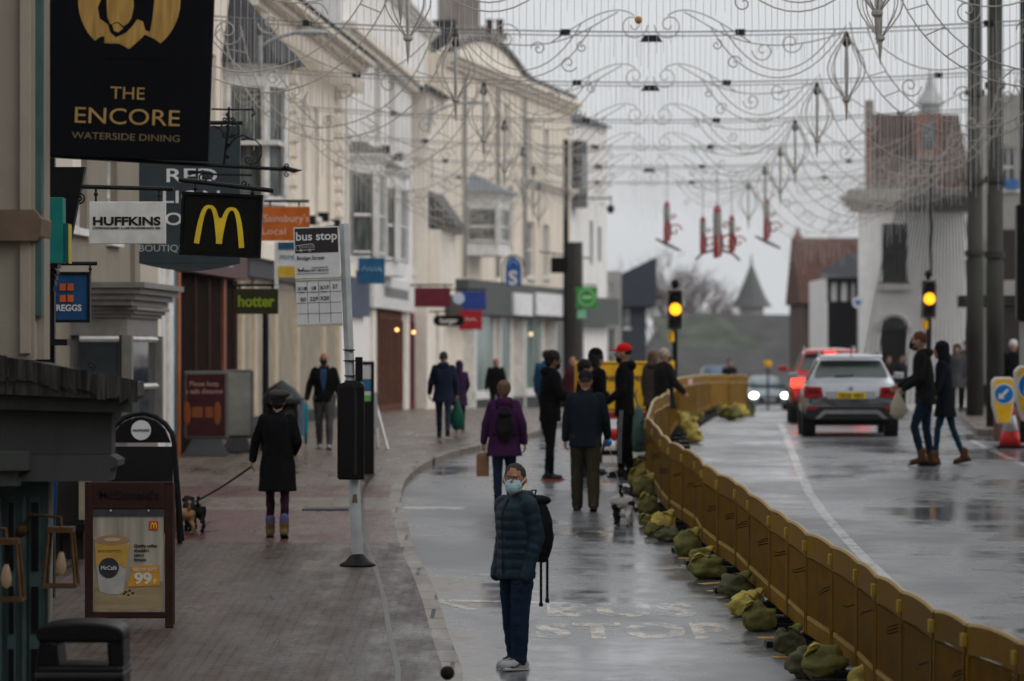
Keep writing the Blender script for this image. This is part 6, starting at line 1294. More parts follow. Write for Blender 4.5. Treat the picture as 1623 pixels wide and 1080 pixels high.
    for sg in (-1, 1):
        for y in (.72, L-.85):
            wt = thing('wheel', None, None, (sg*(hw-.12), y, r_)); wt.parent = root; 
            m = MB(); m.lathe([(r_*.6,-.10),(r_*.93,-.11),(r_,-.08),(r_,.08),(r_*.93,.11),(r_*.6,.10)], n=28); o = m.build('tyre', tyre, wt, True); o.rotation_euler = (0, R(90), 0)
            m = MB(); m.lathe([(r_*.1,-.085),(r_*.62,-.095),(r_*.62,.095),(r_*.1,.085)], n=20); o = m.build('rim', rimm, wt); o.rotation_euler = (0, R(90), 0)
            m = MB(); m.lathe([(r_*1.14,-.125),(r_*1.17,-.1),(r_*1.17,.11),(r_*1.1,.125)], n=28); o = m.build('wheel_arch', blkpl, root); o.location = (sg*(hw-.135), y, r_+.02); o.rotation_euler = (0, R(90), 0)
    return root
silver = mat('silver paint', (.40,.42,.45), .25, metal=.35, var=.03, coat=.8); redp = mat('red paint', (.50,.03,.03), .25, metal=.1, var=.05, coat=.9); palep = mat('pale silver blue paint', (.36,.42,.46), .25, metal=.2, var=.05, coat=.8); bluep = mat('grey blue paint', (.10,.17,.25), .3, coat=.5)
gc = gz(1349, 693); car('silver_suv', 'silver compact sport utility car seen from behind on the wet road', gc.x, gc.y, -.05, silver, H=1.53, W=1.80, z=G(gc.y+.7)-.0)
Yr = 84; car('red_car', 'red car with lit brake lamps ahead of the silver car', (1316-CX)/S(Yr), Yr, -.05, redp, H=1.66, W=1.76, lit=True, plate='BX66 RLO')
# oncoming car, front view
def front_car(label, px, Z, paint, H, W, lit=True, group=None, name='oncoming_car'):
    root = thing(name, label, 'car', ((px-CX)/S(Z), Z, G(Z)), .04); hw = W/2
    m = MB(); 
    def ring(y, zb, zt, w_): h = [(0,zb),(w_*.85,zb),(w_,zb+.25),(w_*.97,zt-.1),(w_*.85,zt),(0,zt+.03)]; return [(a, y, b) for a, b in h]+[(-a, y, b) for a, b in reversed(h[1:-1])]
    m.rings([ring(*a) for a in ((0,.35,.62,hw*.8),(.1,.25,.74,hw*.92),(.9,.22,.95,hw*.98),(3.2,.22,.98,hw),(4,.3,.9,hw*.9))]); m.build('body', paint, root, True)
    m = MB(); m.rings([ring(*a) for a in ((.95,.85,.95,hw*.88),(1.7,.85,H-.03,hw*.72),(2.1,.85,H,hw*.70),(3.0,.85,H-.03,hw*.70),(3.7,.85,1.0,hw*.8))]); m.build('cabin', paint, root, True)
    m = MB(); m.add([(-hw*.80,.98,.99),(hw*.80,.98,.99),(hw*.66,1.64,H-.09),(-hw*.66,1.64,H-.09)], [(0,1,2,3)]); m.build('windscreen', mat('pale reflecting windscreen', (.10,.14,.14), .08), root)
    m = MB(); m.box(-hw*.55, hw*.55, -.03, .05, .36, .55); m.box(-hw*.7, hw*.7, -.02, .05, .24, .32); m.build('grille', black, root)
    for sg in (-1, 1):
        m = MB(); m.ball((sg*hw*.80, .02, .64), (.17,.07,.11), 14, 8); m.build('headlight', mat('lit headlight', (1,.95,.85), .2, emit=(1,.93,.8), estr=14) if lit else mat('unlit headlight', (.3,.3,.3), .1), root, True)
        m = MB(); m.lathe([(.31,-.1),(.31,.1)], n=20); o = m.build('wheel', tyre, root); o.location = (sg*(hw-.12), .8, .31); o.rotation_euler = (0, R(90), 0)
        m = MB(); m.box(min(sg*hw, sg*(hw+.17)), max(sg*hw, sg*(hw+.17)), 1.2, 1.3, .95, 1.08); m.build('wing_mirror', paint, root, bevel=.02)
    m = MB(); m.box(-.26, .26, -.05, -.031, .40, .50); m.build('number_plate', wf, root); return root
front_car('pale oncoming car with both headlights lit', 1220, 165, palep, 1.46, 1.70); front_car('grey blue vehicle half hidden behind the far end of the barrier', 1140, 196, bluep, 1.95, 1.9, False, name='blue_van')

# ------------------------------------------------------------------ people
skin = mat('skin', (.34,.19,.13), .5, var=.08, scale=20); skin2 = mat('brown skin', (.20,.11,.07), .5, var=.08); skin3 = mat('ruddy skin', (.33,.16,.10), .5, var=.08)
def cloth(n, c, **k): return mat(n, c, spec=k.pop('spec', .06), rough=k.pop('rough', .85), var=k.pop('var', .22), scale=k.pop('scale', 4), bump=k.pop('bump', .5), bscale=k.pop('bscale', 9), sheen=.15, **k)
blackc = cloth('black cloth', (.005,.005,.006)); navyc = cloth('navy cloth', (.010,.014,.030)); jean = cloth('dark blue denim', (.010,.022,.045), bscale=14); jean2 = cloth('blue denim', (.015,.045,.085), bscale=14)
olivec = cloth('olive trouser cloth', (.035,.030,.018)); greyc_ = cloth('grey trousers', (.075,.07,.075)); purplec = cloth('purple jacket', (.045,.012,.050)); plumc = cloth('plum coat', (.035,.014,.045)); charc = cloth('charcoal cloth', (.012,.0115,.012)); bluec = cloth('blue jacket', (.015,.07,.16)); burg = cloth('burgundy cloth', (.08,.02,.03)); tealc = cloth('dark teal padded nylon', (.009,.026,.040), rough=.6, bump=.35, spec=.2); slatec = cloth('dark slate cloth', (.010,.014,.020))
brownb = mat('brown suede', (.10,.045,.02), .8); shoe_b = mat('black shoes', (.01,.01,.01), .5); shoe_w = mat('white grey trainers', (.40,.40,.42), .5, var=.1); shoe_o = mat('orange soles', (.30,.06,.03), .6)
hair_d = mat('dark hair', (.010,.008,.007), .6, var=.4, scale=30, bump=.8, bscale=60); hair_g = mat('greying short hair', (.042,.036,.032), .7, var=.5, scale=60, bump=.8, bscale=90); hair_bl = mat('mousy blonde hair', (.13,.075,.04), .6, var=.4, scale=25, bump=.8, bscale=50); hair_p = mat('pale blonde hair', (.38,.32,.24), .6, var=.3, scale=25, bump=.8, bscale=50); hair_r = mat('auburn hair', (.10,.035,.018), .6, var=.4, scale=25, bump=.8, bscale=50)
maskb = mat('pale blue mask', (.36,.55,.58), .6, var=.08, bump=.3, bscale=30); maskk = mat('black mask', (.01,.01,.011), .7)
def scale_about(m, o, k):
    m.v = [tuple(o+(Vector(v)-o)*k) for v in m.v]; return m
def rotx(v, a, o): 
    v = Vector(v)-o; c, s_ = math.cos(a), math.sin(a); return Vector((v.x, v.y*c+v.z*s_, -v.y*s_+v.z*c))+o   # positive leans forward (+y)
def person(label, px, yf, yt, rz, c, Z=None, group=None, off=0.):
    """figure standing under photo pixel (px, yf), head top at yt, facing +y turned by rz degrees"""
    g = gz(px, yf, off) if Z is None else Vector(((px-CX)/S(Z), Z, G(Z)+off)); s = S(g.y)
    Hw = (HY-yt)/s+ZC-g.z
    legs = c.get('legs', ((4,2),(-4,2))); arms = c.get('arms', ((0,8,12),(0,8,12))); lean = R(c.get('lean', 0)); bulk = c.get('bulk', 1.); fem = c.get('fem', 0)
    hz = .93; J = {}
    toes = []; 
    for i, sg in enumerate((-1, 1)):      # i=0: x<0 (its left when facing +y)
        a, k = R(legs[i][0]), R(legs[i][1]); wd = legs[i][2] if len(legs[i]) > 2 else .0
        h = Vector((sg*.09, 0, hz)); kn = h+Vector((sg*math.sin(R(wd))*.42, math.sin(a)*.44, -math.cos(a)*.44)); an = kn+Vector((0, math.sin(a-k)*.415, -math.cos(a-k)*.415)); J[i] = (h, kn, an)
        pitch = (a-k)*.55 if (a-k) < 0 else (a-k)*.6; toes.append(pitch)
    low = min(J[i][2].z-.085 - (.10*max(0, math.sin(-toes[i]))) for i in (0, 1)); dz = -low
    for i in (0, 1): J[i] = tuple(v+Vector((0,0,dz)) for v in J[i])
    hip = Vector((0,0,hz+dz)); top = 1.75+dz+(.0 if not lean else -.02); k_ = Hw/(top-(0.10*(1-math.cos(lean))))
    root = thing('person', label, 'person', g, R(rz), group, k_)
    L = lambda v: rotx(Vector(v)+Vector((0,0,dz)), lean, hip)
    hd = L((0,.015,1.64)); ht = R(c.get('turn', 0)); Mh = Matrix.Rotation(ht, 3, 'Z'); hp = lambda v: hd+Mh@Vector(v)
    A_ = {}
    for i, sg in enumerate((-1, 1)):
        f, ab, e = arms[i][:3]; inw = arms[i][3] if len(arms[i]) > 3 else 0
        sh = L((sg*.185*(.93 if fem else 1), 0, 1.42)); u = Vector((sg*math.sin(R(ab)), math.sin(R(f)+lean*.5)*math.cos(R(ab)), -math.cos(R(f)+lean*.5)*math.cos(R(ab)))); el = sh+u*.28
        v = Vector((sg*math.sin(R(ab*.5-inw)), math.sin(R(f+e)), -math.cos(R(f+e)))).normalized(); wr = el+v*.25; A_[i] = (sh, el, wr, v)
    vox = c.get('vox', .0105)
    # body
    m = MB(); sk = c.get('skin', skin); hk = c.get('hk', 1.07)
    m.ball(hd, (.073,.092,.108), 16, 12, Mh.to_4x4()); m.ball(hp((0,.032,-.062)), (.053,.058,.05), 14, 10); m.ball(hp((0,.052,-.092)), (.026,.026,.02), 10, 8)
    m.ball(hp((0,.098,-.018)), (.013,.020,.026), 10, 8); m.ball(hp((0,.079,.026)), (.05,.017,.012), 12, 8)
    for sg in (-1, 1): m.ball(hp((sg*.075,-.005,-.008)), (.012,.020,.031), 10, 8); m.ball(hp((sg*.038,.058,-.028)), (.024,.024,.02), 10, 8)
    scale_about(m, hd, hk)
    m.limb([hp((0,-.01,-.06)), L((0,-.012,1.44))], [.052,.062], 14)
    for z0_, z1_, rx, ry in ((.88,1.05,.145,.095),(1.02,1.22,.135,.09),(1.18,1.40,.15,.095)): m.limb([L((0,0,z0_)), L((0,0,z1_))], [ry, ry]); m.ball(L((0,0,(z0_+z1_)/2)), (rx, ry, .13), 14, 10)
    m.limb([L((-.15,0,1.41)), L((.15,0,1.41))], [.055,.055])
    for i in (0, 1):
        h, kn, an = J[i]; q_ = min(1, c.get('leg', 1.)*.86); m.limb([h, kn, an], [.078*q_,.05*q_,.036*q_]); m.limb([an, an+Vector((0,.09,-.05))], [.032,.020])
        sh, el, wr, v = A_[i]; m.limb([sh, el, wr], [.046,.036,.026]); sg = (-1, 1)[i]
        side = Vector((1,0,0)); wdir = v.cross(side); wdir.normalize() if wdir.length > .01 else None; pn = v.cross(wdir)
        if pn.x*sg > 0: pn = -pn
        M3 = Matrix((wdir, pn, v)).transposed().to_4x4(); pc = wr+v*.05; m.ball(pc, (.040,.017,.052), 12, 8, M3)
        cu = R(c.get('curl', 30)); 
        for q, (o, ln) in enumerate(((-.030,.062),(-.010,.074),(.010,.078),(.030,.070))):
            b0 = pc+wdir*o+v*.035; d1 = (v*math.cos(cu)+pn*math.sin(cu)); d2 = (v*math.cos(cu*2.1)+pn*math.sin(cu*2.1)); m.limb([b0, b0+d1*ln*.55, b0+d1*ln*.55+d2*ln*.45], [.0095,.009,.008], 8)
        tb = pc+wdir*.032-v*.02; m.limb([tb, tb+(wdir*.7+v*.7).normalized()*.03, tb+(wdir*.35+v*.9+pn*.3).normalized()*.062], [.012,.011,.009], 8)
    fused(m, 'body', sk, root, c.get('bvox', .0085), 1, .4)
    # eyes and brows
    if c.get('face', 1):
        for sg in (-1, 1):
            m = MB(); m.ball(hp((sg*.030,.083,.004)), (.010,.006,.005), 10, 6); scale_about(m, hd, hk); ey = m.build('eye', mat('eye white', (.45,.42,.40), .3), root, True)
            m = MB(); m.ball(hp((sg*.030,.0895,.004)), (.005,.0035,.005), 8, 6); scale_about(m, hd, hk); m.build('iris', black, ey, True)
            m = MB(); m.limb([hp((sg*.014,.096,.026)), hp((sg*.048,.082,.026))], [.0032,.0025], 6); scale_about(m, hd, hk); m.build('eyebrow', hair_d, root)
        if not c.get('mask'): m = MB(); m.limb([hp((-.020,.088,-.058)), hp((.020,.088,-.058))], [.005,.005], 6); scale_about(m, hd, hk); m.build('mouth', mat('lips', (.25,.10,.08), .5), root)
    # trousers
    m = MB(); tf = c.get('leg', 1.); bg_ = c.get('bag', 0.)
    hb = .90 if c.get('hem', .84) < .83 else 1.; m.ball(hip+Vector((0,-.015,.02)), (.165*bulk*hb,.125*bulk*hb,.12), 16, 10)
    for i in (0, 1):
        h, kn, an = J[i]; h2 = h+Vector((0,-.01,0)); a2 = an+Vector((0,0,.0)); m.limb([h2, h2.lerp(kn,.5), kn, kn.lerp(a2,.4), a2-Vector((0,0,.012))], [min(.105*tf*bulk, .181*bulk-.096) if c.get('hem', .84) < .86 else .105*tf*bulk,.088*tf,.066*tf+bg_*.5,.064*tf+bg_*.6,.050*tf+bg_], 14)
    fused(m, 'trousers', c.get('tm', jean), root, vox, 2)
    # shoes
    for i in (0, 1):
        m = MB(); m2 = MB(); an = J[i][2]; t = toes[i]; f = Vector((0, math.cos(t), math.sin(t))); up = Vector((0, -math.sin(t), math.cos(t))); b0 = an-up*.048; ks = c.get('sk', 1.)
        m.limb([an+up*.02, an-up*.01, b0-f*.040*ks, b0+f*.05, b0+f*.135*ks-up*.005], [.050, .056 if not c.get('boot') else .060,.046*ks,.046*ks,.038*ks], 12)
        if c.get('boot'): m.limb([an+Vector((0,0,.07)), an], [.060,.055], 12)
        M3 = Matrix((Vector((1,0,0)), f, up)).transposed().to_4x4(); m2.obox(Matrix.Translation(b0+f*.050-up*.030) @ M3, .046, .142, .012)
        so = fused(m, 'boot' if c.get('boot') else 'shoe', c.get('sm', shoe_b), root, min(vox, .009), 1); m2.build('sole', c.get('sole', black), so, bevel=.006)
    # coat
    hem = c.get('hem', .84); cm = c.get('cm', blackc); pf = c.get('puff', 0.); m = MB(); rs = []
    secs = [(hem,.195,.145),(.95,.19,.14),(1.05,.178,.13),(1.18,.185,.135),(1.30,.195,.14),(1.38,.195,.13),(1.43,.165,.11),(1.47,.105,.085),(1.50,.075,.075)]
    if hem < .76: secs = [(hem,.225,.19)] + [(.85,.205,.155)] + secs[1:]
    if fem: secs = [(z, rx*(.94 if z > 1.1 else 1.0), ry) for z, rx, ry in secs]
    zz = []; n_ = 60 if pf else 26
    for j in range(n_+1):
        z = secs[0][0]+(secs[-1][0]-secs[0][0])*j/n_
        for a, b in zip(secs, secs[1:]):
            if z <= b[0]+1e-6: t = (z-a[0])/(b[0]-a[0]); rx = a[1]+(b[1]-a[1])*t; ry = a[2]+(b[2]-a[2])*t; break
        q = pf*abs(math.sin((z-hem)*PI/.085)) if z < 1.42 else 0; rx = rx*bulk*.93+q; ry = ry*bulk*.93+q
        rs.append([L((rx*math.copysign(abs(math.cos(t))**.85, math.cos(t)), ry*math.copysign(abs(math.sin(t))**.85, math.sin(t)), z)) if z > 1.0 else Vector((rx*math.cos(t), ry*math.sin(t)+(0 if not lean else .0), z+dz)) for t in [2*PI*k/28 for k in range(28)]])
    m.rings(rs); sr = c.get('sleeve', 1.)
    for i in (0, 1):
        sh, el, wr, v = A_[i]; sh = sh-Vector(((-1,1)[i]*.02,0,.0)); n = 14 if pf else 3; pts = []; rad = []
        for seg, (a, b, ra, rb) in enumerate(((sh, el, .075*sr,.062*sr), (el, wr-v*.01, .062*sr,.047*sr))):
            for j in range(n+1 if seg else n): t = j/n; pts.append(a.lerp(b, t)); rad.append((ra+(rb-ra)*t)*bulk**.5+pf*.8*abs(math.sin(t*PI*3.3)))
        m.limb(pts, rad, 14)
    if c.get('pocket'):
        for i in (0, 1): sh, el, wr, v = A_[i]; m.limb([wr-v*.03, wr+v*.06, wr+v*.11], [.056,.062,.055], 14)
    if c.get('hood') == 'down': m.ball(L((0,-.085,1.475)), (.115,.075,.07), 16, 10); m.limb([L((-.085,.01,1.475)), L((-.07,-.09,1.50)), L((.07,-.09,1.50)), L((.085,.01,1.475))], [.035,.045,.045,.035], 12)
    if c.get('hood') == 'up': m.ball(hp((0,-.022,.018)), (.100,.112,.128), 18, 12, Mh.to_4x4()); m.limb([L((0,-.03,1.48)), hp((0,-.03,-.02))], [.095,.095], 14)
    if c.get('collar', 1): m.limb([L((-.055,.03,1.49)), L((-.06,-.03,1.51)), L((.06,-.03,1.51)), L((.055,.03,1.49))], [.028]*4, 10)
    cn = c.get('cname', 'jacket'); fused(m, cn, cm, root, vox, 2 if not pf else 1)
    # hair and hats
    hr = c.get('hair'); 
    if hr:
        m = MB(); hm = c.get('hm', hair_d)
        if hr == 'short': m.ball(hp((0,-.014,.030)), (.080,.092,.092), 18, 12, Mh.to_4x4()); 
        if hr == 'crop': m.ball(hp((0,-.017,.030)), (.0785,.092,.089), 18, 12, Mh.to_4x4())
        if hr == 'full': m.ball(hp((0,-.012,.034)), (.092,.105,.098), 18, 12, Mh.to_4x4()); m.ball(hp((0,-.06,-.02)), (.07,.05,.07), 14, 10)
        if hr == 'long': m.ball(hp((0,-.018,.028)), (.094,.104,.100), 18, 12, Mh.to_4x4()); m.limb([hp((-.05,-.04,.0)), hp((-.06,-.05,-.12))], [.055,.04]); m.limb([hp((.05,-.04,.0)), hp((.06,-.05,-.12))], [.055,.04]); m.limb([hp((0,-.06,.0)), hp((0,-.07,-.13))], [.06,.045])
        if hr == 'fringe': m.ball(hp((0,-.035,.0)), (.079,.066,.06), 16, 10)
        if c.get('beard'): m.ball(hp((0,.045,-.075)), (.058,.055,.05), 14, 10)
        scale_about(m, hd, hk); fused(m, 'hair', hm, root, .008, 1)
    ht_ = c.get('hat')
    if ht_:
        m = MB(); k, hm = ht_
        if k == 'beanie': m.ball(hp((0,-.012,.055)), (.092,.103,.090), 18, 12, Mh.to_4x4()); m.limb([hp((.08*math.cos(t), -.01+.09*math.sin(t), .02)) for t in [2*PI*q/12 for q in range(13)]], [.018]*13, 8)
        if k == 'cap': m.ball(hp((0,-.008,.050)), (.088,.100,.080), 18, 12, Mh.to_4x4()); m.ball(hp((0,.115,.038)), (.066,.075,.011), 16, 8, Mh.to_4x4())
        if k == 'beret': m.ball(hp((.02,-.02,.085)), (.13,.13,.055), 18, 10, Mh.to_4x4()); m.limb([hp((.08*math.cos(t), -.01+.09*math.sin(t), .05)) for t in [2*PI*q/12 for q in range(13)]], [.018]*13, 8)
        scale_about(m, hd, hk); fused(m, {'beanie':'woolly_hat','cap':'cap','beret':'beret'}[k], hm, root, .008, 1)
    if c.get('mask'):
        m = MB(); m.ball(hp((0,.060,-.046)), (.062,.058,.062), 16, 12, Mh.to_4x4()); m.ball(hp((0,.085,-.062)), (.045,.040,.045), 14, 10); scale_about(m, hd, hk); fused(m, 'face_mask', c['mask'], root, .0065, 1)
        m = MB()
        for sg in (-1, 1): m.tube([hp((sg*.055,.075,-.03)), hp((sg*.082,.0,.01))], .0025, 4); m.tube([hp((sg*.052,.07,-.08)), hp((sg*.082,.0,-.03))], .0025, 4)
        scale_about(m, hd, hk); m.build('mask_loops', frame_w, root)
    P_ = dict(root=root, L=L, hp=hp, A=A_, J=J, dz=dz, k=k_, g=g); return P_
def item(Pn, name, label, cat, i=0, dz=0.):
    """a thing held in hand i of a person: an Empty in world space"""
    wr = Pn['A'][i][2]+Pn['A'][i][3]*.09; w_ = Pn['root'].location + Matrix.Rotation(Pn['root'].rotation_euler.z, 3, 'Z') @ (wr*Pn['k']); return thing(name, label, cat, w_), w_
def backpack(Pn, label, mm, w_=.15, h=.26, zc_=1.22, d=.10, straps=True, tail=False, yo=-.22):
    rt = Pn['root']; root = thing('backpack', label, 'backpack', rt.location, rt.rotation_euler.z, None, Pn['k']); L = Pn['L']
    m = MB(); rs = []
    for j in range(13):
        t = j/12; z = zc_-h+2*h*t; e = (math.sin(PI*min(1, max(0, t*.92+.06))))**.45; rs.append([L((w_*e*math.copysign(abs(math.cos(a))**.6, math.cos(a)), yo+d*(1.15-.5*t)*e*math.copysign(abs(math.sin(a))**.7, math.sin(a)), z)) for a in [2*PI*k/20 for k in range(20)]])
    m.rings(rs); m.ball(L((0,yo-d*.75,zc_-.06)), (w_*.75,d*.45,h*.42), 14, 10); fused(m, 'pack_body', mm, root, .009, 2)
    m = MB(); m.ball(L((0,yo-.01,zc_+h*.86)), (w_*.8,d*1.0,.05), 14, 8); m.tube([L((-.03,yo+.05,zc_+h)), L((-.03,yo+.03,zc_+h+.05)), L((.03,yo+.03,zc_+h+.05)), L((.03,yo+.05,zc_+h))], .008, 6); m.build('lid', mm, root, True)
    if straps == 'short':
        m = MB()
        for sg in (-1, 1): m.tube([L((sg*.10,-.17,1.38)), L((sg*.105,-.10,1.455)), L((sg*.11,-.02,1.475)), L((sg*.115,.05,1.45))], .016, 6)
        m.build('shoulder_straps', mm, root)
    elif straps:
        m = MB()
        for sg in (-1, 1): m.tube([L((sg*.10,-.16,1.40)), L((sg*.105,-.06,1.485)), L((sg*.115,.06,1.46)), L((sg*.13,.15,1.34)), L((sg*.15,.155,1.18)), L((sg*.18,.05,1.05)), L((sg*.14,-.14,1.02))], .017, 6)
        m.build('shoulder_straps', mm, root)
    if tail:
        m = MB()
        for k, (x, l_) in enumerate(((-.05,.40),(.07,.44))): m.obox(Matrix.Translation(L((x,yo-.08-.03*k,zc_-h-l_/2+.06))), .012, .005, l_/2)
        for k, (x, l_) in enumerate(((-.05,.40),(.07,.44))): m.obox(Matrix.Translation(L((x,yo-.08-.03*k,zc_-h-l_+.06))), .018, .008, .018)
        m.build('hanging_straps', mm, root)
    return root
bpm = cloth('black backpack fabric', (.010,.009,.010), bump=.4)
# 1 the masked man in front
M1 = person('man in dark teal padded jacket and pale blue mask standing in the wet road', 818, 1060, 740, 130, dict(vox=.0062, bvox=.006, cm=tealc, puff=.008, hem=.775, hood='down', hair='crop', hm=hair_g, mask=maskb, skin=skin3, tm=jean, sm=shoe_w, sole=mat('pale soles', (.55,.55,.52), .5), hem_=0, arms=((-11,6,27,6),(-9,6,26,6)), pocket=1, legs=((7,5,4),(-5,2,4)), bulk=1.07, turn=40, hk=1.2, sk=1.2, leg=1.14, bag=.012, sleeve=1.08, cname='padded_jacket'))
m = MB()
L = M1['L']
for sg in (-1, 1): an = M1['J'][0 if sg < 0 else 1][2]; m.limb([an+Vector((-.050,.01,-.03)), an+Vector((-.054,.08,-.055))], [.010,.008], 8); m.limb([an+Vector((.050,.01,-.03)), an+Vector((.054,.08,-.055))], [.010,.008], 8); m.limb([an+Vector((-.050,.10,-.06)), an+Vector((-.035,.15,-.055))], [.009,.008], 8); m.limb([an+Vector((0,.07,.004)), an+Vector((0,.13,-.012))], [.014,.010], 8)
m.build('shoe_trim', mat('dark shoe trim', (.05,.05,.055), .5), M1['root'])
m = MB(); m.tube([L((0,.155,z)) for z in (.82,.95,1.1,1.25,1.38)]+[L((0,.09,1.47))], .006, 5); m.build('zip', mat('dark zip', (.008,.015,.02), .4), M1['root'])
backpack(M1, 'black backpack with two long hanging straps worn by the masked man', bpm, .155, .29, 1.20, .12, straps='short', tail=True, yo=-.235)
# 2 woman with dogs
W2 = person('woman in long black coat and grey beret walking dogs away on the pavement', 440, 852, 622, 0, dict(cm=blackc, hem=.55, hat=('beret', cloth('grey brown felt', (.055,.052,.048))), hair='full', hm=hair_d, tm=cloth('dark plum leggings', (.028,.008,.018)), sm=mat('tan leather boots', (.12,.075,.02), .5), boot=1, legs=((6,8),(-8,6)), arms=((8,20,14),(-4,14,60,20)), fem=1, bulk=1.12, face=0, leg=.82, cname='coat'), off=PH)
m = MB()
for i in (0, 1): an = W2['J'][i][2]; m.limb([an+Vector((0,0,.08)), an+Vector((0,0,.14))], [.058,.058], 12)
m.build('lilac_socks', cloth('lilac socks', (.09,.085,.16)), W2['root'])
# 3 man with umbrella
W3 = person('bald man in dark jacket and black mask walking towards the camera with a turquoise umbrella', 514, 712, 560, 176, dict(cm=blackc, hem=.86, tm=greyc_, mask=maskk, sm=mat('pale grey trainers', (.3,.3,.3), .6), legs=((10,6,2),(-8,10,2)), arms=((-4,14,10),(4,18,14)), hair='fringe', hm=hair_g, skin=skin3, bulk=1.12, leg=1.1), off=PH)
m = MB(); L = W3['L']; m.prism([(-.05,1.47+W3['dz']),(.05,1.47+W3['dz']),(.06,1.3+W3['dz']),(.0,1.02+W3['dz']),(-.06,1.3+W3['dz'])], .12, .148); m.build('blue_shirt', cloth('blue shirt', (.035,.08,.16)), W3['root'])
U, uw = item(W3, 'folded_umbrella', 'folded turquoise umbrella held by the bald man', 'umbrella', 1)
m = MB(); m.lathe([(.02,.02),(.045,-.05),(.05,-.12),(.03,-.18),(.045,-.3),(.022,-.68)], n=12); m.build('canopy', cloth('turquoise nylon', (.01,.26,.33), rough=.5), U, True); m = MB(); m.tube([(0,0,.12),(0,0,-.86)], .009, 6); m.build('shaft', steel, U); m = MB(); m.tube([(0,0,.12),(.03,0,.15),(.06,0,.12)], .014, 6); m.build('handle', black, U)
# 4 navy couple
W4 = person('man in navy anorak and jeans walking away along the pavement with a green bag', 703, 694, 560, 0, dict(cm=navyc, hem=.74, tm=cloth('navy jeans', (.012,.022,.04)), hair='short', hm=hair_g, hood='down', legs=((16,6),(-18,22)), arms=((6,14,14),(-2,12,12)), bulk=1.15, face=0, lean=3), off=PH)
W5 = person('person in plum coat with hood up walking beside the man in navy', 728, 682, 573, 2, dict(cm=plumc, hem=.62, hood='up', tm=blackc, legs=((-10,14),(14,6)), arms=((0,10,12),(0,10,40,20)), fem=1, bulk=1.05, face=0), off=PH)
U, uw = item(W4, 'green_carrier_bag', 'green plastic carrier bag hanging from the hand of the man in navy', 'bag', 1)
m = MB()
rs = [[(w_*math.cos(a)*(1+.08*math.sin(3*a+z*9)), w_*.55*math.sin(a), z) for a in [2*PI*k/16 for k in range(16)]] for w_, z in ((.02,.0),(.04,-.08),(.09,-.2),(.125,-.33),(.13,-.44),(.09,-.54),(.03,-.56))]; m.rings(rs); m.build('bag_body', mat('green plastic', (.006,.075,.045), .35, bump=.6, bscale=14), U, True)
m = MB(); m.tube([(0,0,-.05),(-.03,0,.02),(0,0,.05),(.03,0,.02),(0,0,-.05)], .012, 5); m.build('handles', mat('green plastic', (.01,.14,.08)), U)
# 5 man in black at the windows
W6 = person('man in black coat walking towards the camera in front of the shop windows', 786, 668, 568, 178, dict(cm=blackc, hem=.80, tm=navyc, hair='fringe', hm=hair_g, legs=((12,4),(-10,14)), arms=((8,12,12),(-6,12,16)), skin=skin3, bulk=1.1), off=PH, Z=82)
# 6 woman in purple
W7 = person('woman in purple hooded jacket walking away with a small black backpack', 799, 806, 606, 2, dict(cm=purplec, hem=.72, hood='down', tm=jean, hair='full', hm=hair_bl, legs=((-4,8),(8,4)), arms=((4,16,12),(-6,16,12)), fem=1, bulk=1.22, face=0, cname='purple_jacket'))
backpack(W7, 'small black backpack on the woman in purple', bpm, .13, .20, 1.13, .07, yo=-.20)
U, uw = item(W7, 'paper_bag', 'brown paper carrier bag held by the woman in purple', 'bag', 0)
m = MB(); m.rings([[(-.085,-.05,-.38),(.085,-.05,-.38),(.085,.05,-.38),(-.085,.05,-.38)], [(-.085,-.05,-.10),(.085,-.05,-.10),(.085,.05,-.10),(-.085,.05,-.10)], [(-.07,-.02,-.07),(.07,-.02,-.06),(.07,.02,-.06),(-.07,.02,-.07)]]); m.build('bag_body', mat('brown kraft paper', (.26,.14,.07), .7, bump=.4, bscale=12), U); m = MB(); m.tube([(-.04,-.0,-.08),(-.02,0,.0),(.02,0,.0),(.04,0,-.08)], .007, 5); m.build('handles', mat('pale paper cord', (.45,.36,.25), .8), U)
# 7 bearded man in black
W8 = person('bearded man in black puffer jacket standing with a cup, facing right', 872, 762, 560, -74, dict(cm=blackc, puff=.007, hem=.80, hair='full', hm=hair_d, beard=1, skin=skin2, tm=blackc, sm=shoe_b, sole=shoe_o, legs=((3,2),(-3,2)), arms=((10,8,75,10),(10,8,80,10)), hood='down', bulk=1.05, leg=.95, lean=2))
U, uw = item(W8, 'paper_cup', 'white paper cup held by the bearded man', 'cup', 1); m = MB(); m.lathe([(.03,-.05),(.04,.06),(.043,.06),(.043,.075),(.02,.08)], n=16); m.build('cup', frame_w, U)
# 8 man with cap and leash
W9 = person('man in dark slate jacket, cap and olive trousers walking a dog away from the camera', 928, 810, 590, 0, dict(cm=slatec, hem=.80, hat=('cap', cloth('dark cap cloth', (.014,.014,.018))), hair='crop', hm=hair_g, tm=olivec, sm=mat('brown shoes', (.03,.02,.015), .5), legs=((8,6,2),(-8,8,1)), arms=((2,10,10),(10,14,18)), bulk=1.15, leg=1.12, bag=.015, face=0, skin=skin3))
U, uw9 = item(W9, 'blue_lead_handle', 'bright blue handle of the dog lead in the hand of the man in the cap', 'dog lead', 1); m = MB(); m.ball((0,0,0), (.05,.09,.055), 14, 10); m.build('casing', mat('bright blue plastic', (.01,.18,.55), .35), U, True)
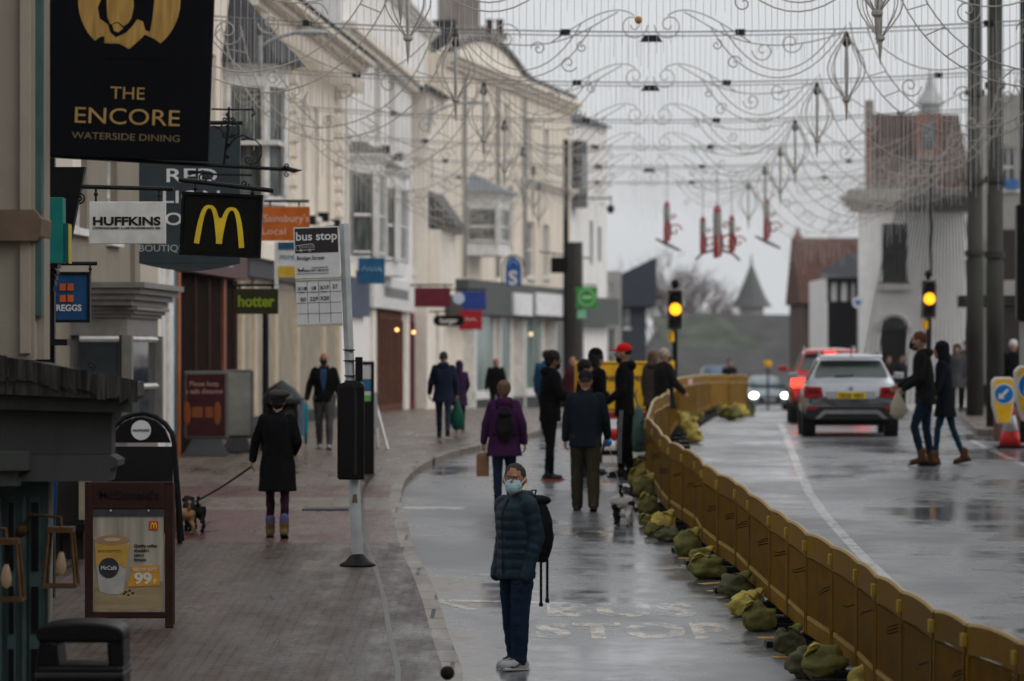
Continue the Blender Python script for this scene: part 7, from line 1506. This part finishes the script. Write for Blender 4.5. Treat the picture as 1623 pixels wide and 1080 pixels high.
# 9 two people behind
person('person in black woolly hat and black coat talking to the man in the red cap', 944, 752, 556, -60, dict(cm=blackc, hem=.75, hat=('beanie', blackc), hair='long', hm=hair_d, tm=blackc, sm=mat('black white trainers', (.08,.08,.085), .5), arms=((20,14,60,5),(-4,10,12)), face=1, fem=1))
person('short dark haired person in black between the men in black', 926, 742, 572, -90, dict(cm=blackc, hem=.78, hair='full', hm=hair_d, tm=navyc, arms=((10,10,30),(0,10,12)), fem=1), Z=58.5)
# 10 red cap man
W10 = person('man in bright red cap and black tracksuit standing side on facing left', 990, 756, 547, 80, dict(cm=blackc, hem=.80, hat=('cap', cloth('bright red cloth', (.62,.012,.012))), hair='crop', hm=hair_d, tm=blackc, hood='down', beard=1, skin=skin, arms=((2,6,50,8),(0,6,20)), legs=((4,4),(-3,2)), leg=.95))
m = MB()
for i in (0,): h, kn, an = W10['J'][i]; m.tube([h+Vector((-.108,0,-.05)), h.lerp(kn,.5)+Vector((-.09,0,0)), kn+Vector((-.07,0,0)), an+Vector((-.055,0,.1))], .006, 4); m.tube([h+Vector((-.108,.03,-.05)), h.lerp(kn,.5)+Vector((-.088,.03,0)), kn+Vector((-.068,.03,0)), an+Vector((-.05,.03,.1))], .006, 4)
m.build('white_side_stripes', mat('grey white stripe', (.4,.4,.42), .6), W10['root'])
U, uw = item(W10, 'grey_green_bag', 'grey green shopping bag hanging beside the man in the red cap', 'bag', 0)
U.location = P(1012, 668, 59.5); m = MB(); m.rings([[(w_*math.cos(a), w_*.5*math.sin(a), z) for a in [2*PI*k/14 for k in range(14)]] for w_, z in ((.03,.25),(.07,.15),(.13,-.1),(.17,-.35),(.15,-.45),(.05,-.48))]); m.build('bag_body', cloth('grey green cotton', (.10,.17,.15)), U, True); m = MB(); m.tube([(0,0,.22),(-.05,0,.4),(-.02,0,.5)], .012, 5); m.build('handles', cloth('grey green cotton', (.1,.17,.15)), U)
# 11-13 further people
person('person in blue jacket partly behind the bearded man', 866, 690, 556, -20, dict(cm=bluec, hem=.8, hair='short', hm=hair_g, tm=navyc, bulk=1.15), Z=72)
person('person in burgundy jacket at the left edge of the yellow sign', 908, 685, 566, 150, dict(cm=burg, hem=.8, hair='fringe', hm=hair_g, tm=navyc, skin=skin3), Z=80)
person('grey haired woman with black mask and dark padded coat by the barrier', 1052, 700, 553, -60, dict(cm=charc, puff=.006, hem=.7, hair='short', hm=hair_p, mask=maskk, tm=blackc, arms=((4,10,20),(14,14,32)), fem=1, bulk=1.2), Z=66)
person('fair haired person in fur hooded coat behind the grey haired woman', 1036, 696, 557, -30, dict(cm=cloth('brown grey coat', (.05,.042,.035)), hem=.7, hair='long', hm=hair_bl, hood='down', tm=blackc, fem=1, bulk=1.05), Z=68)
# crossing couple
W11 = person('auburn haired man in charcoal parka and brown boots striding left across the road', 1467, 727, 529, 80, dict(cm=charc, hem=.80, hood='down', hair='short', hm=hair_r, beard=1, mask=maskk, tm=jean, sm=brownb, boot=1, legs=((19,33),(0,9)), arms=((-2,8,60,4),(14,10,50,4)), leg=.86, lean=6, bulk=1.02), Z=61)
W12 = person('person in hooded black coat and blue jeans striding just behind the auburn haired man', 1498, 727, 545, 78, dict(cm=cloth('blue black wool', (.010,.012,.018)), hem=.68, hood='up', tm=jean2, sm=brownb, boot=1, legs=((13,8),(-13,10)), arms=((6,8,20),(14,8,50)), leg=.72, fem=1, lean=4, bulk=.95), Z=61.6)
U, uw = item(W11, 'cloth_bag', 'pale cloth bag hanging from the hand of the auburn haired man', 'bag', 0); m = MB(); m.rings([[(w_*math.cos(a)*(1+.1*math.sin(4*a)), w_*.5*math.sin(a), z) for a in [2*PI*k/14 for k in range(14)]] for w_, z in ((.03,.02),(.06,-.06),(.12,-.2),(.13,-.34),(.06,-.42))]); m.build('bag_body', cloth('cream cotton', (.42,.38,.30)), U, True)
m = MB(); m.ball((0,0,.02), (.04,.03,.02), 8, 6); m.build('knot', cloth('cream cotton', (.42,.38,.30)), U)
# people by the right hand columns
person('person in grey coat standing left of the steel columns', 1517, 640, 546, 170, dict(cm=cloth('mid grey coat', (.06,.06,.065)), hem=.6, hair='long', hm=hair_d, tm=blackc, fem=1), Z=96, off=.12)
person('person in dark brown coat close behind the left steel column', 1532, 642, 540, 200, dict(cm=cloth('brown coat', (.05,.03,.022)), hem=.65, hair='short', hm=hair_r, tm=blackc), Z=98, off=.12)
person('person in white hat and black coat between the steel columns and the right edge', 1606, 660, 541, 175, dict(cm=blackc, hem=.7, hat=('beanie', cloth('white wool', (.5,.5,.48))), hair='short', tm=blackc), Z=84, off=.12)
person('person in dark top leaning on the far end of the barrier', 1156, 646, 570, 180, dict(cm=charc, hem=.85, hair='short', tm=blackc), Z=112)
# distant walkers on the far right pavement
for i, (px, Z, cm_, lb) in enumerate(((1305,150,burg,'distant walker in burgundy on the far right pavement'), (1324,148,charc,'distant walker in charcoal beside the half timbered house'), (1408,121,charc,'person in dark coat in front of the arched doorway'), (1428,119,slatec,'person in slate jacket at the right side of the arched doorway'))): person(lb, px, 0, HY-(1.70-D(Z))*-1*0+ (D(Z)-1.72)*S(Z), 160+20*i, dict(cm=cm_, hem=.75, hair='short', tm=blackc, vox=.016, bvox=.014, face=0), Z=Z)
# ------------------------------------------------------------------ dogs
def dog(label, px, yf, hpx, rz, fur, k=1., patches=None, fluffy=0.3, off=0., Z=None):
    g = gz(px, yf, off) if Z is None else Vector(((px-CX)/S(Z), Z, G(Z)+off)); s = S(g.y); sc_ = hpx/s/.44; root = thing('dog', label, 'dog', g, R(rz), None, sc_)
    m = MB(); b = .30
    for y, r_, z in ((-.17,.082,b),(-.10,.078,b+.0),(0,.080,b-.005),(.10,.092,b),(.17,.085,b+.02)): m.ball((0,y,z), (r_*.92, r_*1.1, r_*1.1), 14, 10)
    m.limb([(0,.17,b+.04),(0,.25,b+.12)], [.062,.05]); m.ball((0,.29,b+.14), (.05,.06,.052)); m.limb([(0,.32,b+.125),(0,.385,b+.105)], [.030,.022])
    for sg in (-1, 1):
        m.limb([(sg*.04,.265,b+.175),(sg*.058,.25,b+.14),(sg*.062,.255,b+.105)], [.014,.016,.010], 8)
        st = .05*sg; m.limb([(sg*.055,.14,b-.03),(sg*.055,.12+st,.16),(sg*.055,.13+st,.03),(sg*.055,.16+st,.018)], [.042,.026,.019,.02], 10)
        m.limb([(sg*.058,-.16,b-.0),(sg*.062,-.10-st,.19),(sg*.062,-.20-st,.12),(sg*.060,-.18-st,.03),(sg*.060,-.15-st,.018)], [.058,.036,.021,.018,.02], 10)
    m.limb([(0,-.22,b+.05),(0,-.28,b+.10),(0,-.29,b+.17),(0,-.26,b+.21)], [.022,.018,.018,.012], 10)
    me = fuse(m, .0085, 2)
    nv = len(me.vertices); co = [0.]*nv*3; nr = [0.]*nv*3; me.vertices.foreach_get('co', co); me.vertices.foreach_get('normal', nr)
    for i in range(nv):
        j = 3*i; d = noise.noise(Vector(co[j:j+3])*22)*.012*fluffy
        for q in (0, 1, 2): co[j+q] += nr[j+q]*d
    me.vertices.foreach_set('co', co); me.update()
    me.materials.append(fur); o = bpy.data.objects.new('body', me); col.objects.link(o); o.parent = root
    m = MB(); m.lathe([(.066,-.008),(.066,.008)], n=16); o = m.build('collar', mat('dark collar', (.03,.02,.02), .5), root); o.location = (0,.215,b+.075); o.rotation_euler = (R(-48), 0, 0); root.scale = (sc_*1.3, sc_, sc_)
    m = MB(); m.ball((0,.408,b+.108), .011, 8, 6); m.ball((-.028,.335,b+.155), .007, 6, 5); m.ball((.028,.335,b+.155), .007, 6, 5); m.build('nose_and_eyes', black, root); return root
def patch_fur(name, ca, cb, pos=.5, sc_=5):
    m = mat(name, ca, .9, bump=.9, bscale=120); n = m.node_tree.nodes; l = m.node_tree.links; b = n['Principled BSDF']; tc = n.new('ShaderNodeTexCoord'); nz = n.new('ShaderNodeTexNoise'); nz.inputs['Scale'].default_value = sc_; nz.inputs['Detail'].default_value = 3
    cr = n.new('ShaderNodeValToRGB'); cr.color_ramp.elements[0].position = pos-.02; cr.color_ramp.elements[1].position = pos+.02; cr.color_ramp.elements[0].color = (*ca, 1); cr.color_ramp.elements[1].color = (*cb, 1); l.new(tc.outputs['Object'], nz.inputs['Vector']); l.new(nz.outputs['Fac'], cr.inputs['Fac']); l.new(cr.outputs[0], b.inputs['Base Color']); return m
dog('black and white dog standing with its back to the camera beside the sandbags', 988, 833, 58, -8, patch_fur('black and white fur', (.015,.014,.013), (.50,.48,.45), .50, 6), fluffy=1)
dog('small curly black dog on the lead of the woman in the black coat', 306, 843, 50, 20, mat('curly black fur', (.012,.011,.011), .9, bump=1, bscale=120), fluffy=1.4, off=PH)
dog('small tan dog half hidden behind the round topped board', 288, 846, 46, 30, mat('tan fur', (.36,.21,.10), .9, bump=1, bscale=120), fluffy=1, off=PH)
# leads
def lead_(label, a, b, mm, r_=.008, sag=.04):
    m = MB(); pts = [a.lerp(b, k/10)+Vector((0,0,-sag*math.sin(PI*k/10))) for k in range(11)]; tag(m.build('dog_lead', None) if False else (lambda: (m.tube(pts, r_, 5), m.build('dog_lead', mm))[1])(), label, 'dog lead')
wr = W2['A'][0][2]+W2['A'][0][3]*.09; hw_ = W2['root'].location+wr*W2['k']; gd = gz(306, 843, PH)
lead_('dark lead from the woman in the black coat to the small black dog', hw_, gd+Vector((.02,.1,.36)), mat('brown lead', (.05,.035,.03), .6), .014, .02)
lead_('thin pale cord from the blue handle to the black and white dog', uw9, gz(988, 833)+Vector((0,.1,.40)), mat('pale cord', (.15,.15,.15), .5), .004, .05)
# red object and small things on the ground behind the men
g = gz(977, 742); root = thing('red_child_buggy', 'low dark pushchair with a red ball shaped part between the men in black', 'pushchair', (P(972,0,62).x, 62, G(62))); m = MB(); m.tube([(-.2,0,.1),(-.1,0,.5),(.1,0,.55),(.25,0,.12)], .025, 6); m.box(-.2,.25,-.15,.15,.12,.2); m.build('frame', black, root)
m = MB(); m.ball((.02,-.05,.45), (.09,.09,.10), 14, 10); m.build('red_part', mat('bright red plastic', (.6,.03,.02), .4), root, True); m = MB(); m.ball((.08,-.08,.28), (.06,.05,.11), 12, 8); m.build('white_part', frame_w, root, True)
for sg in (-1, 1): m = MB(); m.lathe([(.09,-.02),(.09,.02)], n=16); o = m.build('wheel', tyre, root); o.location = (sg*.2, -.12, .09); o.rotation_euler = (0, R(90), 0)
# parked car hints and street clutter by the half timbered house
front_car('dark car parked outside the half timbered house', 1312, 185, mat('dark grey paint', (.05,.05,.06), .3, coat=.6), 1.45, 1.75, False, name='parked_car')
m = MB(); p = P(1112, 597, 150); m.cyl((0,0), .04, .04, -1.9, .7, 8); root = thing('yellow_topped_post', 'thin post with yellow top far off beyond the barrier', 'post', P(1217, 597, 150)); m.build('post', iron, root); m = MB(); m.ball((0,0,.5), (.16,.05,.16), 12, 8); m.build('yellow_top', ysg, root)
# ------------------------------------------------------------------ damp air
hz = MB(); hz.box(-150, 150, -18, 460, -3.4, 16.5); ho = hz.build('haze', None); tag(ho, kind='stuff')
hm = bpy.data.materials.new('damp air'); hm.use_nodes = True; n = hm.node_tree.nodes; n.clear(); o = n.new('ShaderNodeOutputMaterial'); v = n.new('ShaderNodeVolumePrincipled'); v.inputs['Color'].default_value = (.95,.97,1,1); v.inputs['Density'].default_value = .00012; v.inputs['Anisotropy'].default_value = .2
hm.node_tree.links.new(v.outputs[0], o.inputs['Volume']); ho.data.materials.append(hm)
